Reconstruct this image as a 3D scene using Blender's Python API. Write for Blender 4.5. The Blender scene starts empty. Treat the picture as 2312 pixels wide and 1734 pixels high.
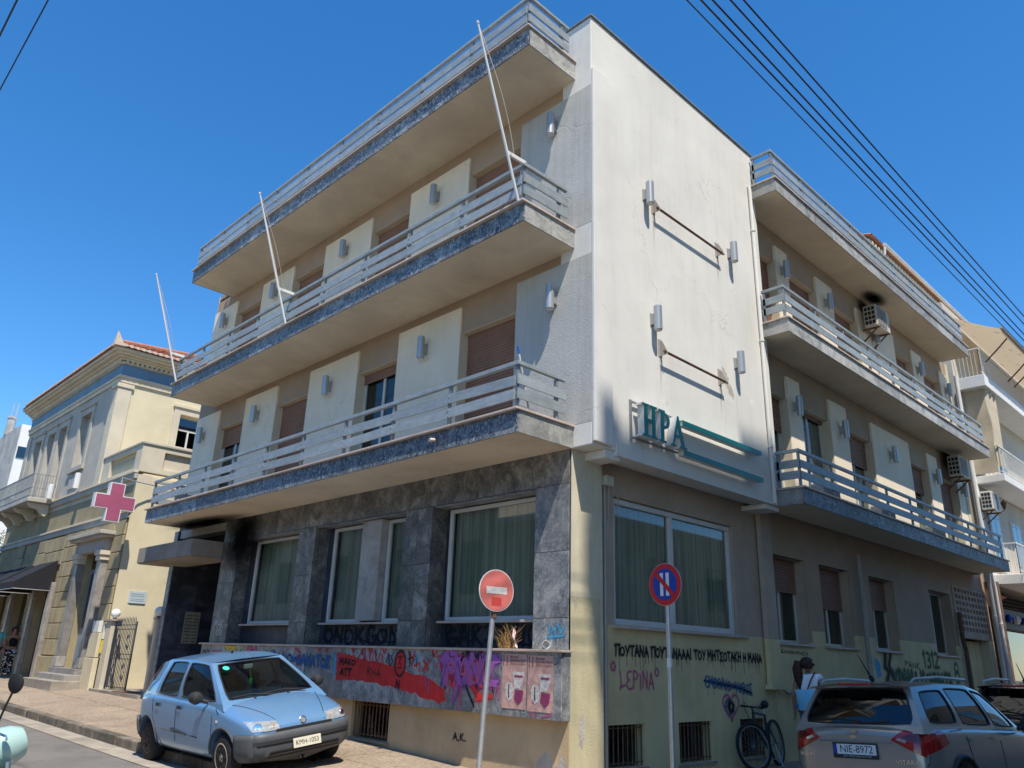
import bpy, bmesh, math, random
from mathutils import Vector, Matrix
from math import sin, cos, pi, radians as R
random.seed(7)
SC = bpy.context.scene
COL = SC.collection

# ------------------------------------------------------------------ camera
def make_camera():
    cd = bpy.data.cameras.new('camera'); cam = bpy.data.objects.new('camera', cd); COL.objects.link(cam)
    yaw, pitch, roll = R(45.818), R(19.448), R(1.889)
    fw = Vector((cos(pitch)*cos(yaw), cos(pitch)*sin(yaw), sin(pitch)))
    r0 = Vector((sin(yaw), -cos(yaw), 0)); u0 = r0.cross(fw)
    r = r0*cos(roll) + u0*sin(roll); u = -r0*sin(roll) + u0*cos(roll)
    m = Matrix(((r.x, u.x, -fw.x, -7.960), (r.y, u.y, -fw.y, -6.584), (r.z, u.z, -fw.z, 1.6), (0, 0, 0, 1)))
    cam.matrix_world = m
    cd.sensor_width = 36; cd.lens = 27.383; cd.clip_end = 2000; cd.clip_start = .05
    SC.camera = cam
make_camera()
# ------------------------------------------------------------------ light
SUN = Vector((-.24, -.485, 1)).normalized()
def make_light():
    w = bpy.data.worlds.new('World'); SC.world = w; w.use_nodes = True
    nt = w.node_tree; bg = nt.nodes['Background']
    sky = nt.nodes.new('ShaderNodeTexSky'); sky.sky_type = 'NISHITA'; sky.sun_disc = False
    sky.sun_elevation = math.asin(SUN.z); sky.sun_rotation = math.atan2(SUN.x, SUN.y)
    sky.altitude = 0; sky.air_density = 1.0; sky.dust_density = .1; sky.ozone_density = 5.0
    hs = nt.nodes.new('ShaderNodeHueSaturation'); hs.inputs['Saturation'].default_value = 1.27; nt.links.new(sky.outputs[0], hs.inputs['Color'])
    nt.links.new(hs.outputs[0], bg.inputs[0]); bg.inputs[1].default_value = .085
    sd = bpy.data.lights.new('sun', 'SUN'); s = bpy.data.objects.new('sun', sd); COL.objects.link(s)
    sd.energy = 2.6; sd.angle = R(.55); sd.color = (1, .935, .83)
    s.rotation_euler = (-SUN).to_track_quat('-Z', 'Y').to_euler(); s.location = (-20, -40, 60)
    vs = SC.view_settings; vs.view_transform = 'Standard'; vs.look = 'None'; vs.gamma = 1; vs.exposure = 1.34
    vs.use_curve_mapping = False
make_light()

# ------------------------------------------------------------------ materials
def _nt(name):
    m = bpy.data.materials.new(name); m.use_nodes = True
    nt = m.node_tree; b = nt.nodes['Principled BSDF']
    return m, nt, b
def _n(nt, t, **kw):
    n = nt.nodes.new(t)
    for k, v in kw.items():
        if k in n.inputs: n.inputs[k].default_value = v
        else: setattr(n, k, v)
    return n
def _coord(nt, scale=(1, 1, 1), piece=0):
    tc = _n(nt, 'ShaderNodeTexCoord'); mp = _n(nt, 'ShaderNodeMapping'); mp.inputs['Scale'].default_value = scale
    src = tc.outputs['Object']
    if piece:
        oi = _n(nt, 'ShaderNodeObjectInfo'); mu = _n(nt, 'ShaderNodeVectorMath', operation='SCALE')
        mu.inputs[0].default_value = (37, 23, 51); nt.links.new(oi.outputs['Random'], mu.inputs['Scale'])
        ad = _n(nt, 'ShaderNodeVectorMath', operation='ADD')
        nt.links.new(src, ad.inputs[0]); nt.links.new(mu.outputs[0], ad.inputs[1]); src = ad.outputs[0]
    nt.links.new(src, mp.inputs[0]); return mp.outputs[0]
def _noise(nt, co, scale, detail=5, rough=.6, dist=0):
    n = _n(nt, 'ShaderNodeTexNoise'); n.inputs['Scale'].default_value = scale; n.inputs['Detail'].default_value = detail
    n.inputs['Roughness'].default_value = rough; n.inputs['Distortion'].default_value = dist
    nt.links.new(co, n.inputs['Vector']); return n.outputs['Fac']
def _ramp(nt, fac, stops):
    r = _n(nt, 'ShaderNodeValToRGB'); e = r.color_ramp.elements
    while len(e) < len(stops): e.new(.5)
    for i, (p, c) in enumerate(stops):
        e[i].position = p; e[i].color = (c, c, c, 1) if isinstance(c, (int, float)) else (*c, 1)
    nt.links.new(fac, r.inputs[0]); return r.outputs[0]
def _mix(nt, fac, a, b, mode='MIX'):
    m = _n(nt, 'ShaderNodeMix', data_type='RGBA', blend_type=mode)
    for s, v in ((m.inputs[0], fac), (m.inputs[6], a), (m.inputs[7], b)):
        if hasattr(v, 'is_output') or hasattr(v, 'links'): nt.links.new(v, s)
        elif isinstance(v, (int, float)): s.default_value = v
        else: s.default_value = (*v, 1)
    return m.outputs[2]
def _bump(nt, b, h, strength, dist=.02):
    bp = _n(nt, 'ShaderNodeBump'); bp.inputs['Strength'].default_value = strength; bp.inputs['Distance'].default_value = dist
    nt.links.new(h, bp.inputs['Height']); nt.links.new(bp.outputs[0], b.inputs['Normal'])
def sc(c, k): return tuple(min(1, x*k) for x in c)
def M(name, col, rough=.75, metal=0, var=.12, scale=2.5, bump=0, bscale=60, streak=0, dirt=0, piece=0, spec=.35, coat=0, ao=0):
    m, nt, b = _nt(name); b.inputs['Roughness'].default_value = rough; b.inputs['Metallic'].default_value = metal
    b.inputs['Specular IOR Level'].default_value = spec
    if coat: b.inputs['Coat Weight'].default_value = coat; b.inputs['Coat Roughness'].default_value = .05
    co = _coord(nt, piece=1 if piece else 0)
    c = _ramp(nt, _noise(nt, co, scale), [(.3, sc(col, 1-var)), (.7, sc(col, 1+var))])
    if piece:
        oi = _n(nt, 'ShaderNodeObjectInfo'); c = _mix(nt, 1.0, c, _ramp(nt, oi.outputs['Random'], [(0, 1-piece), (1, 1.0)]), 'MULTIPLY')
    if streak:
        cs = _coord(nt, (2.2, 2.2, .16))
        c = _mix(nt, streak, c, _ramp(nt, _noise(nt, cs, 2.2, 6, .65), [(.42, .45), (.62, 1.0)]), 'MULTIPLY')
    if dirt:
        c = _mix(nt, dirt, c, _ramp(nt, _noise(nt, co, .9, 8, .7, .4), [(.38, .4), (.58, 1.0)]), 'MULTIPLY')
    nt.links.new(c, b.inputs['Base Color'])
    if bump: _bump(nt, b, _noise(nt, co, bscale, 4), bump)
    return m
def marble(name, dark, mid, light, rough=.45, vein=.5, scale=2.2, vscale=9, lichen=0):
    m, nt, b = _nt(name); b.inputs['Roughness'].default_value = rough
    co = _coord(nt, piece=1)
    c = _ramp(nt, _noise(nt, co, scale, 9, .68, .9), [(.30, dark), (.5, mid), (.72, light)])
    v = _n(nt, 'ShaderNodeTexVoronoi', feature='DISTANCE_TO_EDGE'); v.inputs['Scale'].default_value = vscale
    dn = _noise(nt, co, 6, 6); ad = _n(nt, 'ShaderNodeVectorMath', operation='ADD'); nt.links.new(co, ad.inputs[0]); nt.links.new(dn, ad.inputs[1])
    nt.links.new(ad.outputs[0], v.inputs['Vector'])
    vm = _ramp(nt, v.outputs['Distance'], [(0, 1.0), (.022, 0.0)])
    msk = _ramp(nt, _noise(nt, co, 3.1, 3), [(.45, 0.0), (.65, vein)])
    vv = _mix(nt, 1.0, vm, msk, 'MULTIPLY')
    c = _mix(nt, vv, c, sc(light, 1.35))
    if lichen:
        cs = _coord(nt, (6, 6, 4.2), piece=1)
        c = _mix(nt, _ramp(nt, _noise(nt, cs, 5, 8, .75, .8), [(.50, 0.0), (.60, lichen)]), c, sc(light, 1.5))
    oi = _n(nt, 'ShaderNodeObjectInfo'); c = _mix(nt, 1.0, c, _ramp(nt, oi.outputs['Random'], [(0, .58), (1, 1.08)]), 'MULTIPLY')
    nt.links.new(c, b.inputs['Base Color'])
    _bump(nt, b, _noise(nt, co, 40, 4), .12, .01)
    return m
def stucco(name, col, stain=.5, peel=.0, bump=.25):
    """old painted render: rain streaks, blotches, hairline cracks and peeling flakes"""
    m, nt, b = _nt(name); b.inputs['Roughness'].default_value = .85; b.inputs['Specular IOR Level'].default_value = .2
    co = _coord(nt)
    c = _ramp(nt, _noise(nt, co, .8, 6, .6), [(.3, sc(col, .90)), (.7, sc(col, 1.06))])
    cs = _coord(nt, (3.0, 3.0, .14))
    c = _mix(nt, stain, c, _ramp(nt, _noise(nt, cs, 1.6, 7, .7), [(.34, (.62, .58, .5)), (.52, (1, 1, 1))]), 'MULTIPLY')
    c = _mix(nt, stain*.6, c, _ramp(nt, _noise(nt, co, 3.0, 9, .75, .5), [(.36, .72), (.5, 1.0)]), 'MULTIPLY')
    v = _n(nt, 'ShaderNodeTexVoronoi', feature='DISTANCE_TO_EDGE'); v.inputs['Scale'].default_value = .75
    ad = _n(nt, 'ShaderNodeVectorMath', operation='ADD'); nz = _n(nt, 'ShaderNodeTexNoise'); nz.inputs['Scale'].default_value = 2.3; nz.inputs['Detail'].default_value = 7
    nt.links.new(co, nz.inputs['Vector']); nt.links.new(co, ad.inputs[0]); nt.links.new(nz.outputs['Color'], ad.inputs[1]); nt.links.new(ad.outputs[0], v.inputs['Vector'])
    ck = _ramp(nt, v.outputs['Distance'], [(0, 1.0), (.012, 0.0)])
    ck = _mix(nt, 1.0, ck, _ramp(nt, _noise(nt, co, .7, 2), [(.5, 0.0), (.62, 1.0)]), 'MULTIPLY')
    c = _mix(nt, _mix(nt, 1.0, ck, (.45, .45, .45), 'MULTIPLY'), c, sc(col, .5))
    h = _noise(nt, co, 34, 6, .7)
    hb = _mix(nt, .5, h, _noise(nt, co, 5, 5), 'ADD')
    if peel:
        pm = _ramp(nt, _noise(nt, co, 2.6, 8, .72, .6), [(.635, 0.0), (.65, 1.0)])
        pm = _mix(nt, 1.0, pm, _ramp(nt, _noise(nt, co, .45, 2), [(.5, 0.0), (.6, 1.0)]), 'MULTIPLY')
        c = _mix(nt, _mix(nt, 1.0, pm, (peel, peel, peel), 'MULTIPLY'), c, sc(col, 1.25))
        hb = _mix(nt, 1.0, hb, pm, 'SUBTRACT')
    hb = _mix(nt, .8, hb, ck, 'SUBTRACT')
    nt.links.new(c, b.inputs['Base Color']); _bump(nt, b, hb, bump, .03)
    return m
def glassmat(name, tint=(.5, .55, .55), base=.06, rough=.02):
    m = bpy.data.materials.new(name); m.use_nodes = True; nt = m.node_tree; nt.nodes.clear()
    out = _n(nt, 'ShaderNodeOutputMaterial'); lw = _n(nt, 'ShaderNodeLayerWeight'); lw.inputs['Blend'].default_value = .5
    pw = _n(nt, 'ShaderNodeMath', operation='POWER'); pw.inputs[1].default_value = 4.0; nt.links.new(lw.outputs['Facing'], pw.inputs[0])
    ad = _n(nt, 'ShaderNodeMath', operation='MULTIPLY_ADD'); ad.inputs[1].default_value = .9-base; ad.inputs[2].default_value = base; nt.links.new(pw.outputs[0], ad.inputs[0])
    tr = _n(nt, 'ShaderNodeBsdfTransparent'); tr.inputs[0].default_value = (*tint, 1)
    gl = _n(nt, 'ShaderNodeBsdfGlossy'); gl.inputs['Roughness'].default_value = rough; gl.inputs[0].default_value = (.95, .97, 1, 1)
    mx = _n(nt, 'ShaderNodeMixShader'); nt.links.new(ad.outputs[0], mx.inputs[0]); nt.links.new(tr.outputs[0], mx.inputs[1]); nt.links.new(gl.outputs[0], mx.inputs[2])
    nt.links.new(mx.outputs[0], out.inputs[0]); return m
def pebble(name, c1, c2, scale=70):
    m, nt, b = _nt(name); b.inputs['Roughness'].default_value = .9
    co = _coord(nt)
    v = _n(nt, 'ShaderNodeTexVoronoi'); v.inputs['Scale'].default_value = scale; nt.links.new(co, v.inputs['Vector'])
    c = _ramp(nt, _noise(nt, co, scale*.5, 3), [(.3, c1), (.7, c2)])
    c = _mix(nt, .45, c, _ramp(nt, v.outputs['Distance'], [(.0, 1.15), (.75, .55)]), 'MULTIPLY')
    c = _mix(nt, .75, c, _ramp(nt, _noise(nt, co, 1.1, 8, .7), [(.34, .62), (.6, 1.0)]), 'MULTIPLY')
    nt.links.new(c, b.inputs['Base Color']); _bump(nt, b, v.outputs['Distance'], .4, .01); return m

MT = {}
def mats():
    d = MT
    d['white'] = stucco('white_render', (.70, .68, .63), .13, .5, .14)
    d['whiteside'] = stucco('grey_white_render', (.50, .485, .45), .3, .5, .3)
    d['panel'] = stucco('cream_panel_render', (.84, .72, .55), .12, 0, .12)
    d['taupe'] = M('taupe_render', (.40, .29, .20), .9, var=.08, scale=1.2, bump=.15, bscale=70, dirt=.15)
    d['taupelight'] = M('warm_grey_render', (.44, .345, .265), .9, var=.08, scale=1.2, bump=.2, bscale=60, dirt=.25)
    d['yellow'] = M('pale_yellow_paint', (.68, .55, .30), .88, var=.08, scale=1.4, bump=.25, bscale=45, dirt=.25, streak=.12)
    d['creampier'] = M('cream_pier_paint', (.64, .57, .41), .88, var=.07, scale=1.6, bump=.25, bscale=45, dirt=.22, streak=.15)
    d['ochre'] = M('ochre_base_paint', (.56, .42, .25), .9, var=.1, scale=1.6, bump=.25, bscale=40, dirt=.35)
    d['soffit'] = M('cream_soffit_paint', (.72, .625, .475), .9, var=.06, scale=.8, bump=.08, bscale=30, dirt=.25)
    d['reveal'] = M('cream_reveal_paint', (.60, .52, .38), .85, var=.06)
    d['fascia'] = marble('weathered_blue_marble', (.018, .026, .045), (.075, .09, .12), (.36, .37, .36), .55, .6, 3.4, 9, .9)  # balcony edge marble with shade put into its dark blue colour
    d['fascialight'] = marble('weathered_pale_marble', (.13, .14, .155), (.38, .37, .34), (.54, .52, .48), .6, .3, 3.0, 11, .3)  # the same edge marble, sunlit tone put into the colour
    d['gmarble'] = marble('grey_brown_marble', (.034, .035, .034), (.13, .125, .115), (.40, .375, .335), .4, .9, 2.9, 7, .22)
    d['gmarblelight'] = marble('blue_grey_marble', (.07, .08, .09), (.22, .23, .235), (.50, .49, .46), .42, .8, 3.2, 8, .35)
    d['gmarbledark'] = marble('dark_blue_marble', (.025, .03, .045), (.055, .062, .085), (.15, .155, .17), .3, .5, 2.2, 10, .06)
    d['whitemarble'] = marble('veined_white_marble', (.22, .19, .165), (.36, .325, .29), (.48, .45, .41), .45, .3, 2.0, 6, 0)
    d['coping'] = M('pinkish_marble_coping', (.58, .47, .39), .6, var=.12, scale=3, dirt=.3, piece=.15)
    d['rail'] = M('weathered_grey_blue_paint', (.28, .325, .345), .55, var=.12, scale=6, dirt=.3, streak=.25, piece=.18)
    d['raildark'] = M('grey_steel_tube', (.27, .285, .29), .5, .3, var=.1, scale=5, dirt=.25)
    d['steel'] = M('galvanised_steel', (.48, .48, .47), .45, .6, var=.12, scale=9)
    d['lampal'] = M('brushed_silver_paint', (.42, .43, .43), .38, .55, var=.06)
    d['lens'] = M('frosted_lamp_lens', (.62, .60, .55), .4)
    d['shutter'] = M('brown_roller_shutter', (.30, .155, .10), .6, var=.08, scale=3, dirt=.2)
    d['alu'] = M('white_window_frame', (.60, .59, .55), .5, var=.05, dirt=.2)
    d['curtain'] = M('pale_green_curtain', (.37, .42, .335), .95, var=.14, scale=1.5)
    d['curtaindark'] = M('grey_green_curtain', (.16, .18, .145), .95, var=.08, scale=1.5)
    d['interior'] = M('dark_interior', (.03, .028, .026), .95)
    d['glass'] = glassmat('window_glass', (.60, .66, .64), .09, .03)
    d['glassdark'] = glassmat('dim_window_glass', (.34, .36, .34), .045)
    d['carglass'] = glassmat('car_glass', (.30, .36, .36), .06)
    d['carglassdark'] = glassmat('privacy_car_glass', (.05, .055, .06), .07)
    d['rust'] = M('rusty_steel', (.16, .09, .06), .85, .2, var=.35, scale=14)
    d['rustpipe'] = M('grey_painted_pipe', (.36, .33, .29), .6, var=.1, dirt=.2)
    d['pipewhite'] = M('white_pipe', (.66, .65, .62), .5, var=.06, dirt=.2)
    d['black'] = M('black_iron', (.022, .022, .024), .5, .2, var=.15)
    d['rubber'] = M('tyre_rubber', (.018, .018, .019), .8)
    d['blackplastic'] = M('black_plastic', (.03, .031, .033), .55, var=.1)
    d['greyplastic'] = M('dark_grey_bumper_plastic', (.075, .08, .087), .5, var=.12, scale=5)
    d['acwhite'] = M('yellowed_white_plastic', (.55, .51, .42), .6, var=.1, dirt=.3)
    d['green'] = M('green_sign_acrylic', (.003, .15, .125), .35, var=.12, scale=3)
    d['signwhite'] = M('white_sign_metal', (.66, .66, .63), .5, var=.05, dirt=.15)
    d['tank'] = M('blue_cap', (.03, .12, .45), .5)
    return d
mats()
def curtain_mat(name, col):
    m, nt, b = _nt(name); b.inputs['Roughness'].default_value = .95
    c = _ramp(nt, _noise(nt, _coord(nt, (16, 16, .22)), 1.0, 5, .7), [(.34, sc(col, .5)), (.5, col), (.68, sc(col, 1.25))])  # upright dark and pale streaks put fold shading into the cloth colour
    c = _mix(nt, .5, c, _ramp(nt, _noise(nt, _coord(nt), .9, 4), [(.35, .55), (.65, 1.0)]), 'MULTIPLY'); nt.links.new(c, b.inputs['Base Color']); return m
def rail_mat():
    m, nt, b = _nt('weathered_blue_grey_rail'); b.inputs['Roughness'].default_value = .5; co = _coord(nt, piece=1)
    c = _ramp(nt, _noise(nt, co, 6, 5), [(.3, (.27, .315, .335)), (.7, (.37, .41, .425))])
    c = _mix(nt, .35, c, _ramp(nt, _noise(nt, _coord(nt, (1.2, 1.2, 9), piece=1), 2.5, 6, .7), [(.4, .55), (.58, 1.0)]), 'MULTIPLY')
    r = _ramp(nt, _noise(nt, co, 3.3, 9, .72, .4), [(.655, 0.0), (.70, .85)]); c = _mix(nt, r, c, (.17, .085, .045))
    oi = _n(nt, 'ShaderNodeObjectInfo'); c = _mix(nt, 1.0, c, _ramp(nt, oi.outputs['Random'], [(0, .82), (1, 1.0)]), 'MULTIPLY'); nt.links.new(c, b.inputs['Base Color']); return m
MT['rail'] = rail_mat()
MT['curtain'] = curtain_mat('pale_green_curtain_cloth', (.42, .46, .36)); MT['curtaindark'] = curtain_mat('grey_green_curtain_cloth', (.19, .21, .17))

# ------------------------------------------------------------------ geometry helpers
OFF = {}
HS = None     # size of the old house: every coordinate c becomes c*k + d
def hs(p): return Vector(p) if HS is None else Vector((p[0]*HS[0]+HS[1][0], p[1]*HS[0]+HS[1][1], p[2]*HS[0]+HS[1][2]))
class G:
    def __init__(s): s.v = []; s.f = []
    def add(s, vs, fs):
        n = len(s.v); s.v += [tuple(p) for p in vs]; s.f += [tuple(n+i for i in f) for f in fs]; return s
    def box(s, x0, x1, y0, y1, z0, z1):
        return s.add([(x0,y0,z0),(x1,y0,z0),(x1,y1,z0),(x0,y1,z0),(x0,y0,z1),(x1,y0,z1),(x1,y1,z1),(x0,y1,z1)],
                     [(0,3,2,1),(4,5,6,7),(0,1,5,4),(1,2,6,5),(2,3,7,6),(3,0,4,7)])
    def ob(s, c, ex, ey, ez):
        c, ex, ey, ez = map(Vector, (c, ex, ey, ez))
        return s.add([c+a*ex+b*ey+d*ez for d in (-1,1) for a, b in ((-1,-1),(1,-1),(1,1),(-1,1))],
                     [(0,3,2,1),(4,5,6,7),(0,1,5,4),(1,2,6,5),(2,3,7,6),(3,0,4,7)])
    def tube(s, pts, r, n=8, caps=True):
        pts = [Vector(p) for p in pts]; rs = r if isinstance(r, (list, tuple)) else [r]*len(pts); base = len(s.v)
        up = None
        for i, p in enumerate(pts):
            d = (pts[min(i+1, len(pts)-1)] - pts[max(i-1, 0)]).normalized()
            if up is None: up = d.orthogonal().normalized()
            a = (up - d*up.dot(d)); a = a.normalized() if a.length > 1e-6 else d.orthogonal().normalized(); up = a; b = d.cross(a)
            for k in range(n): s.v.append(tuple(p + rs[i]*(a*cos(2*pi*k/n) + b*sin(2*pi*k/n))))
        for i in range(len(pts)-1):
            for k in range(n):
                s.f.append((base+i*n+k, base+i*n+(k+1) % n, base+(i+1)*n+(k+1) % n, base+(i+1)*n+k))
        if caps:
            s.f.append(tuple(base+k for k in range(n-1, -1, -1))); s.f.append(tuple(base+(len(pts)-1)*n+k for k in range(n)))
        return s
    def lathe(s, prof, o, ax=(0,0,1), n=20, closed=False):
        o, ax = Vector(o), Vector(ax).normalized(); a = ax.orthogonal().normalized(); b = ax.cross(a); base = len(s.v)
        for r, h in prof:
            for k in range(n): s.v.append(tuple(o + ax*h + max(r, 1e-4)*(a*cos(2*pi*k/n) + b*sin(2*pi*k/n))))
        m = len(prof)
        for i in range(m if closed else m-1):
            j = (i+1) % m
            for k in range(n): s.f.append((base+i*n+k, base+i*n+(k+1) % n, base+j*n+(k+1) % n, base+j*n+k))
        if not closed:
            if prof[0][0] > 1e-3: s.f.append(tuple(base+k for k in range(n)))
            if prof[-1][0] > 1e-3: s.f.append(tuple(base+(m-1)*n+k for k in range(n)))
        return s
    def prism(s, pts, d):
        """polygon (3-D points) swept along vector d"""
        n = len(pts); d = Vector(d); P = [Vector(p) for p in pts]
        return s.add(P + [p+d for p in P], [tuple(range(n)), tuple(range(2*n-1, n-1, -1))] + [(i, (i+1) % n, n+(i+1) % n, n+i) for i in range(n)])
    def grid(s, fn, nu, nv):
        b = len(s.v)
        for j in range(nv+1):
            for i in range(nu+1): s.v.append(tuple(fn(i/nu, j/nv)))
        for j in range(nv):
            for i in range(nu):
                k = b+j*(nu+1)+i; s.f.append((k, k+1, k+nu+2, k+nu+1))
        return s
    def out(s, name, mat, parent=None, smooth=False, bevel=0, label=None, kind=None, recalc=True, raw=False, merge=0):
        off = Vector((0,0,0))
        if parent is not None and not raw: off = OFF.get(parent.name, off)
        me = bpy.data.meshes.new(name); me.from_pydata([hs(p)-off for p in s.v], [], s.f)
        if recalc or merge:
            bm = bmesh.new(); bm.from_mesh(me)
            if merge: bmesh.ops.remove_doubles(bm, verts=bm.verts, dist=merge)
            if recalc: bmesh.ops.recalc_face_normals(bm, faces=bm.faces)
            bm.to_mesh(me); bm.free()
        me.materials.append(MT[mat] if isinstance(mat, str) else mat)
        if smooth: me.shade_smooth(); me.set_sharp_from_angle(angle=R(38))
        o = bpy.data.objects.new(name, me); COL.objects.link(o)
        if parent is not None: o.parent = parent; OFF[o.name] = off
        if bevel:
            bv = o.modifiers.new('bevel', 'BEVEL'); bv.width = bevel; bv.segments = 2; bv.limit_method = 'ANGLE'
        if label: o['label'] = label
        if kind: o['kind'] = kind
        return o
def thing(name, label, cat, loc=(0,0,0), rz=0, group=None, rot=None):
    loc = hs(loc); o = bpy.data.objects.new(name, None); COL.objects.link(o); o.location = loc
    o.rotation_euler = rot if rot else (0, 0, rz); o['label'] = label; o['category'] = cat
    if group: o['group'] = group
    OFF[o.name] = Vector(loc) if not (rz or rot) else Vector((0,0,0)); o.empty_display_size = .2
    return o
def tag(o, label, cat, group=None):
    o['label'] = label; o['category'] = cat
    if group: o['group'] = group
    return o
def inst(src, loc, parent, rot=None):
    """another piece sharing the mesh of src; loc is the shift in world metres"""
    c = src.copy(); COL.objects.link(c); c.parent = parent; c.location = Vector(loc)*(HS[0] if HS else 1)
    if rot: c.rotation_euler = rot
    OFF[c.name] = OFF.get(parent.name, Vector((0,0,0)))
    return c
def dup(root, loc, rz=None, label=None, group=None):
    r = root.copy(); COL.objects.link(r); r.location = loc
    if rz is not None: r.rotation_euler = (0, 0, rz)
    if label: r['label'] = label
    if group: r['group'] = group
    for ch in list(root.children):
        c = ch.copy(); COL.objects.link(c); c.parent = r
        for g in ch.children:
            d = g.copy(); COL.objects.link(d); d.parent = c
    return r
def bake(o, delete=True):
    """freeze modifiers into a plain mesh"""
    dg = bpy.context.evaluated_depsgraph_get(); me = bpy.data.meshes.new_from_object(o.evaluated_get(dg))
    o.modifiers.clear(); old = o.data; o.data = me; return o
def text_mesh(body, size, mat, fn, name, parent, extr=.002, align='CENTER', raw=True, sx=1.0):
    """flat lettering; fn maps (x, y, z) of the text plane to 3-D"""
    cu = bpy.data.curves.new(name, 'FONT'); cu.body = body; cu.size = size; cu.extrude = extr; cu.align_x = align; cu.align_y = 'CENTER'
    cu.resolution_u = 3
    t = bpy.data.objects.new(name, cu); COL.objects.link(t)
    dg = bpy.context.evaluated_depsgraph_get(); dg.update(); me = bpy.data.meshes.new_from_object(t.evaluated_get(dg))
    bpy.data.objects.remove(t)
    off = OFF.get(parent.name, Vector((0,0,0))) if not raw else Vector((0,0,0))
    for v in me.vertices: v.co = hs(fn(v.co.x*sx, v.co.y, v.co.z)) - off
    me.materials.clear(); me.materials.append(MT[mat] if isinstance(mat, str) else mat)
    o = bpy.data.objects.new(name, me); COL.objects.link(o); o.parent = parent; return o
def wall_grid(g, u0, u1, z0, z1, holes, put):
    """solid wall around rectangular holes: put(u0,u1,z0,z1) is called for each solid cell"""
    us = sorted({u0, u1, *[h[0] for h in holes], *[h[1] for h in holes]}); us = [u for u in us if u0 <= u <= u1]
    for a, b in zip(us, us[1:]):
        m = (a+b)/2; hs = sorted([(h[2], h[3]) for h in holes if h[0] <= m <= h[1]]); z = z0
        for h0, h1 in hs:
            if h0 > z+1e-4: put(a, b, z, h0)
            z = max(z, h1)
        if z < z1-1e-4: put(a, b, z, z1)
# ================================================================== ground
MT['asphalt'] = pebble('asphalt', (.15, .138, .122), (.24, .222, .198), 120)
MT['paving'] = pebble('pebble_paving', (.235, .172, .12), (.46, .365, .265), 42)
MT['joint'] = M('paving_joint', (.33, .27, .20), .95, var=.15, scale=8)
MT['kerb'] = M('worn_kerb_stone', (.22, .19, .15), .95, var=.35, scale=7, bump=.8, bscale=24, dirt=.75, piece=.35)
MT['concrete'] = M('pale_concrete', (.33, .29, .235), .95, var=.14, scale=3, bump=.3, dirt=.5)
def lerp_tab(t, tab):
    if t <= tab[0][0]: return tab[0][1]
    for (a, x), (b, y) in zip(tab, tab[1:]):
        if t <= b: return x+(y-x)*(t-a)/(b-a)
    return tab[-1][1]
def zr(y): return 0 if y < 6 else .0125*(min(y, 60)-6)
def zk(y): return lerp_tab(y, [(1, .10), (3.2, .15)]) + (zr(y))
def zw(y): return lerp_tab(y, [(.4, .10), (2.1, .17), (5.3, .33), (14.3, .48), (24, .54), (60, 1.0)])
def zpav(x, y): t = min(1, max(0, (x+2.4)/2.6)); return zk(y)*(1-t)+zw(y)*t
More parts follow.
